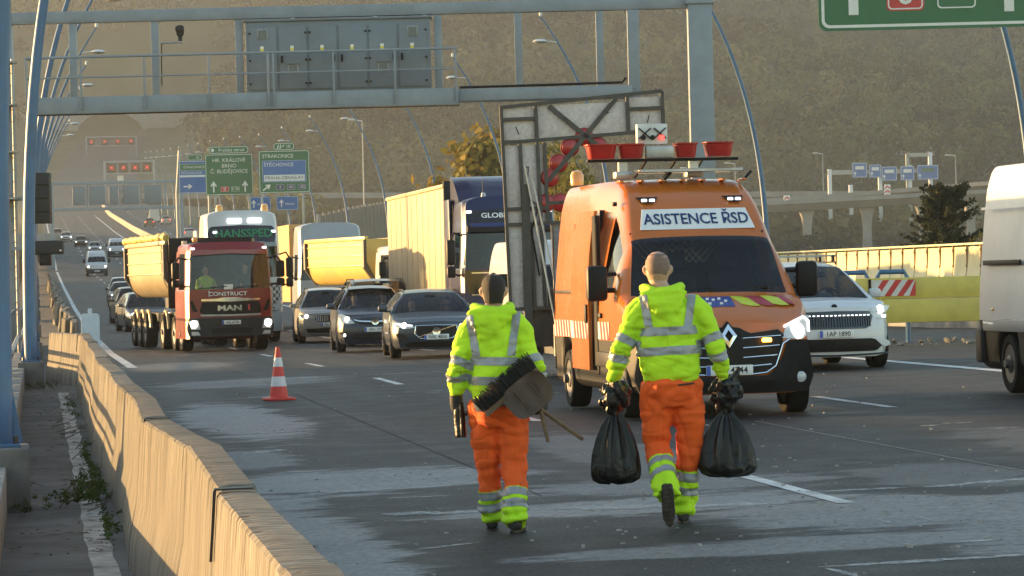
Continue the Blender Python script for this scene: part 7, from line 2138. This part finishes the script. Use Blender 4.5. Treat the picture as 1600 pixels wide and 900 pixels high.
# ---------------- refuse sacks
M_SACK = mat("black refuse sack film", (0.008, 0.008, 0.0085), 0.36, var=.3, scale=6, bump=.8, bscale=14, spec=.35)
def sack(label, X, Y, rz, hand, w, zbot, zneck, tail):
    o = empty("refuse_sack", label, "refuse sack", at_w(None, X, Y, rz, (hand[0], hand[1], 0)), rz, "refuse sacks carried by the bald worker")
    z1 = hand[2] - .05
    b = MB(); rows = []; n = 72; ph = random.uniform(0, 6)
    prof = [(zneck, .030), (zneck - .03, .045), (zneck - .09, .085), (zneck - .18, .125), (zneck - .28, .155), (zneck - .37, .170), (zbot + .06, .172), (zbot + .025, .160), (zbot + .005, .12), (zbot, .05)]
    for i, (z, r) in enumerate(prof):
        f = max(0, 1 - i / 7.0)
        row = []
        for k in range(n + 1):
            a = 2 * math.pi * (k % n) / n
            pl = .16 * f * math.sin(17 * a + ph) + .09 * f * math.sin(29 * a + 2 * ph) + .05 * math.sin(5 * a + ph + i * .5) + .04 * mnoise.noise(Vector((math.cos(a) * 2, math.sin(a) * 2, z * 6 + ph)))
            rr = r * (1 + pl) * w / .33
            row.append((rr * math.copysign(abs(math.cos(a)) ** .85, math.cos(a)), rr * .62 * math.sin(a), z + .012 * math.sin(3 * a + ph) * (i > 5)))
        rows.append(row)
    b.grid(rows); b.f = [f[::-1] for f in b.f]
    b.f.append([(len(prof) - 1) * (n + 1) + k for k in range(n)])
    b.build("sack_body", M_SACK, o, ang=50)
    # gathered top crumpled round the fist
    g = MB()
    for k in range(26):
        a = random.uniform(0, 6.28); zz = random.uniform(zneck + .01, z1 + .06); q = .055 * math.sin(math.pi * min(1, max(.05, (zz - zneck) / (z1 + .08 - zneck))))+.02
        ball(g, (q * math.cos(a), q * .8 * math.sin(a), zz), (random.uniform(.025, .05), random.uniform(.02, .04), random.uniform(.03, .06)), 7)
    ball(g, (0, 0, (zneck + z1) / 2 + .02), (.075, .06, (z1 - zneck) / 2 + .03), 9); g.tube([(0, 0, zneck - .03), (0, 0, zneck + .05)], [.034, .03], 12)
    if tail:
        g.tube([(.02, 0, z1), (.045, -.02, z1 + .06), (.075, -.01, z1 + .11), (.10, 0, z1 + .15)], [.05, .038, .026, .012], 9)
        ball(g, (.065, -.03, z1 - .0), (.05, .03, .05), 7)
    gm = remesh(g, .006, 1, lambda p: .010 * nz(p, (24, 24, 9), 3) + .006 * nz(p, (50, 50, 30), 5))
    finish(gm, "gathered_top", M_SACK, o)
RZR = R_(-10)
sack("tied black refuse sack in the bald worker's left hand", 4.15, 22.45, RZR, (-.405, .06, .93), .315, .285, .755, False)
sack("tied black refuse sack with upright tail in the bald worker's right hand", 4.15, 22.45, RZR, (.33, .06, .93), .355, .315, .755, True)

# ---------------- broom, shovel, roll of bags
M_STICK = mat("worn wooden handle", (0.16, 0.10, 0.055), .7, var=.3, scale=14); M_BRIS = mat("black bristle", (0.012, 0.012, 0.012), .7, var=.3); M_SHOV = mat("dirty brown shovel", (0.085, 0.055, 0.038), .7, var=.4, scale=9, dirt=.6, dirtcol=(.055, .04, .03))
RZL = R_(-9); XL, YL = 3.01, 22.70
def wl(p): return at_w(None, XL, YL, RZL, p)
hnd = Vector((.28, -.01, .79))
br = empty("broom", "broom with black bristles held under the worker's right arm", "broom", wl(hnd), RZL)
def rel(p): return Vector(p) - hnd
a = Vector((.545, -.10, .605)); bb = Vector((.06, -.20, 1.0))
MB().tube([rel(a), rel(hnd + Vector((0, -.03, .01))), rel(bb)], .0135, 8).build("handle", M_STICK, br)
h0, h1 = Vector((-.10, -.20, .80)), Vector((.25, -.20, 1.09))
ax = (h1 - h0).normalized(); upv = Vector((-ax.z, 0, ax.x))
MB().bar(rel(h0 - upv * .02), rel(h1 - upv * .02), .06, .035, up=upv).build("broom_head", M_STICK, br)
bs = MB(); rnd = random.Random(4)
for i in range(520):
    t_ = rnd.random(); o_ = rnd.uniform(-.03, .03); p = h0.lerp(h1, t_) + Vector((0, o_, 0)); L = rnd.uniform(.07, .125)
    q = p + upv * L + ax * rnd.uniform(-.022, .022) + Vector((0, o_ * .6, 0))
    bs.tube([rel(p), rel(q)], [.0042, .0022], 4, cap=False)
tag(bs.build("bristles", M_BRIS, br), kind="stuff")
sh_ = empty("hand_shovel", "dirty brown dustpan shovel held beneath the broom", "shovel", wl(hnd), RZL)
MB().tube([rel((.315, -.10, .595)), rel((.27, -.07, .80)), rel((.255, -.22, .90))], .0135, 8).build("handle", M_STICK, sh_)
c0 = Vector((.195, -.27, .915)); ex = Vector((.80, 0, .60)).normalized(); ez = Vector((-.60, 0, .80)).normalized(); ey = Vector((0, -1, 0))
rows = []
for v in np.linspace(0, 1, 9):
    row = []
    for u in np.linspace(-1, 1, 13):
        wdt = .150 + .015 * v
        d_ = .045 * abs(u) ** 4 + .03 * (1 - v) ** 3 - .018 * math.sin(u * math.pi * 2.5) * .25
        vv = 2 * v - 1; uu = u * math.sqrt(1 - .30 * vv ** 4); vv = vv * math.sqrt(1 - .34 * u ** 4)
        row.append(rel(c0 + ex * uu * wdt + ez * (-.005 + .12 * vv) + ey * (d_ - .012 * v)))
    rows.append(row)
pan = MB().grid(rows); pan.grid([[p + Vector((0, .012, 0)) for p in r][::-1] for r in rows])
pan.build("pan", M_SHOV, sh_, ang=60)
for s in (-.35, .35): MB().tube([rel(c0 + ex * s * .16 - ez * .09 + ey * .012), rel(c0 + ex * s * .16 + ez * .07 + ey * .006)], .008, 6).build("pan_rib", M_SHOV, sh_)
rl = empty("sack_roll", "black roll of refuse sacks in the dark haired worker's left hand", "roll", wl((-.305, .045, .80)), RZL)
MB().tube([(.03, -.0, .06), (.035, -.005, -.05), (.04, -.01, -.17)], [.036, .040, .038], 18).build("roll", M_SACK, rl)
MB().tube([(.045, -.045, .05), (.05, -.05, -.16)], [.01, .01], 8).build("loose_edge", M_SACK, rl)
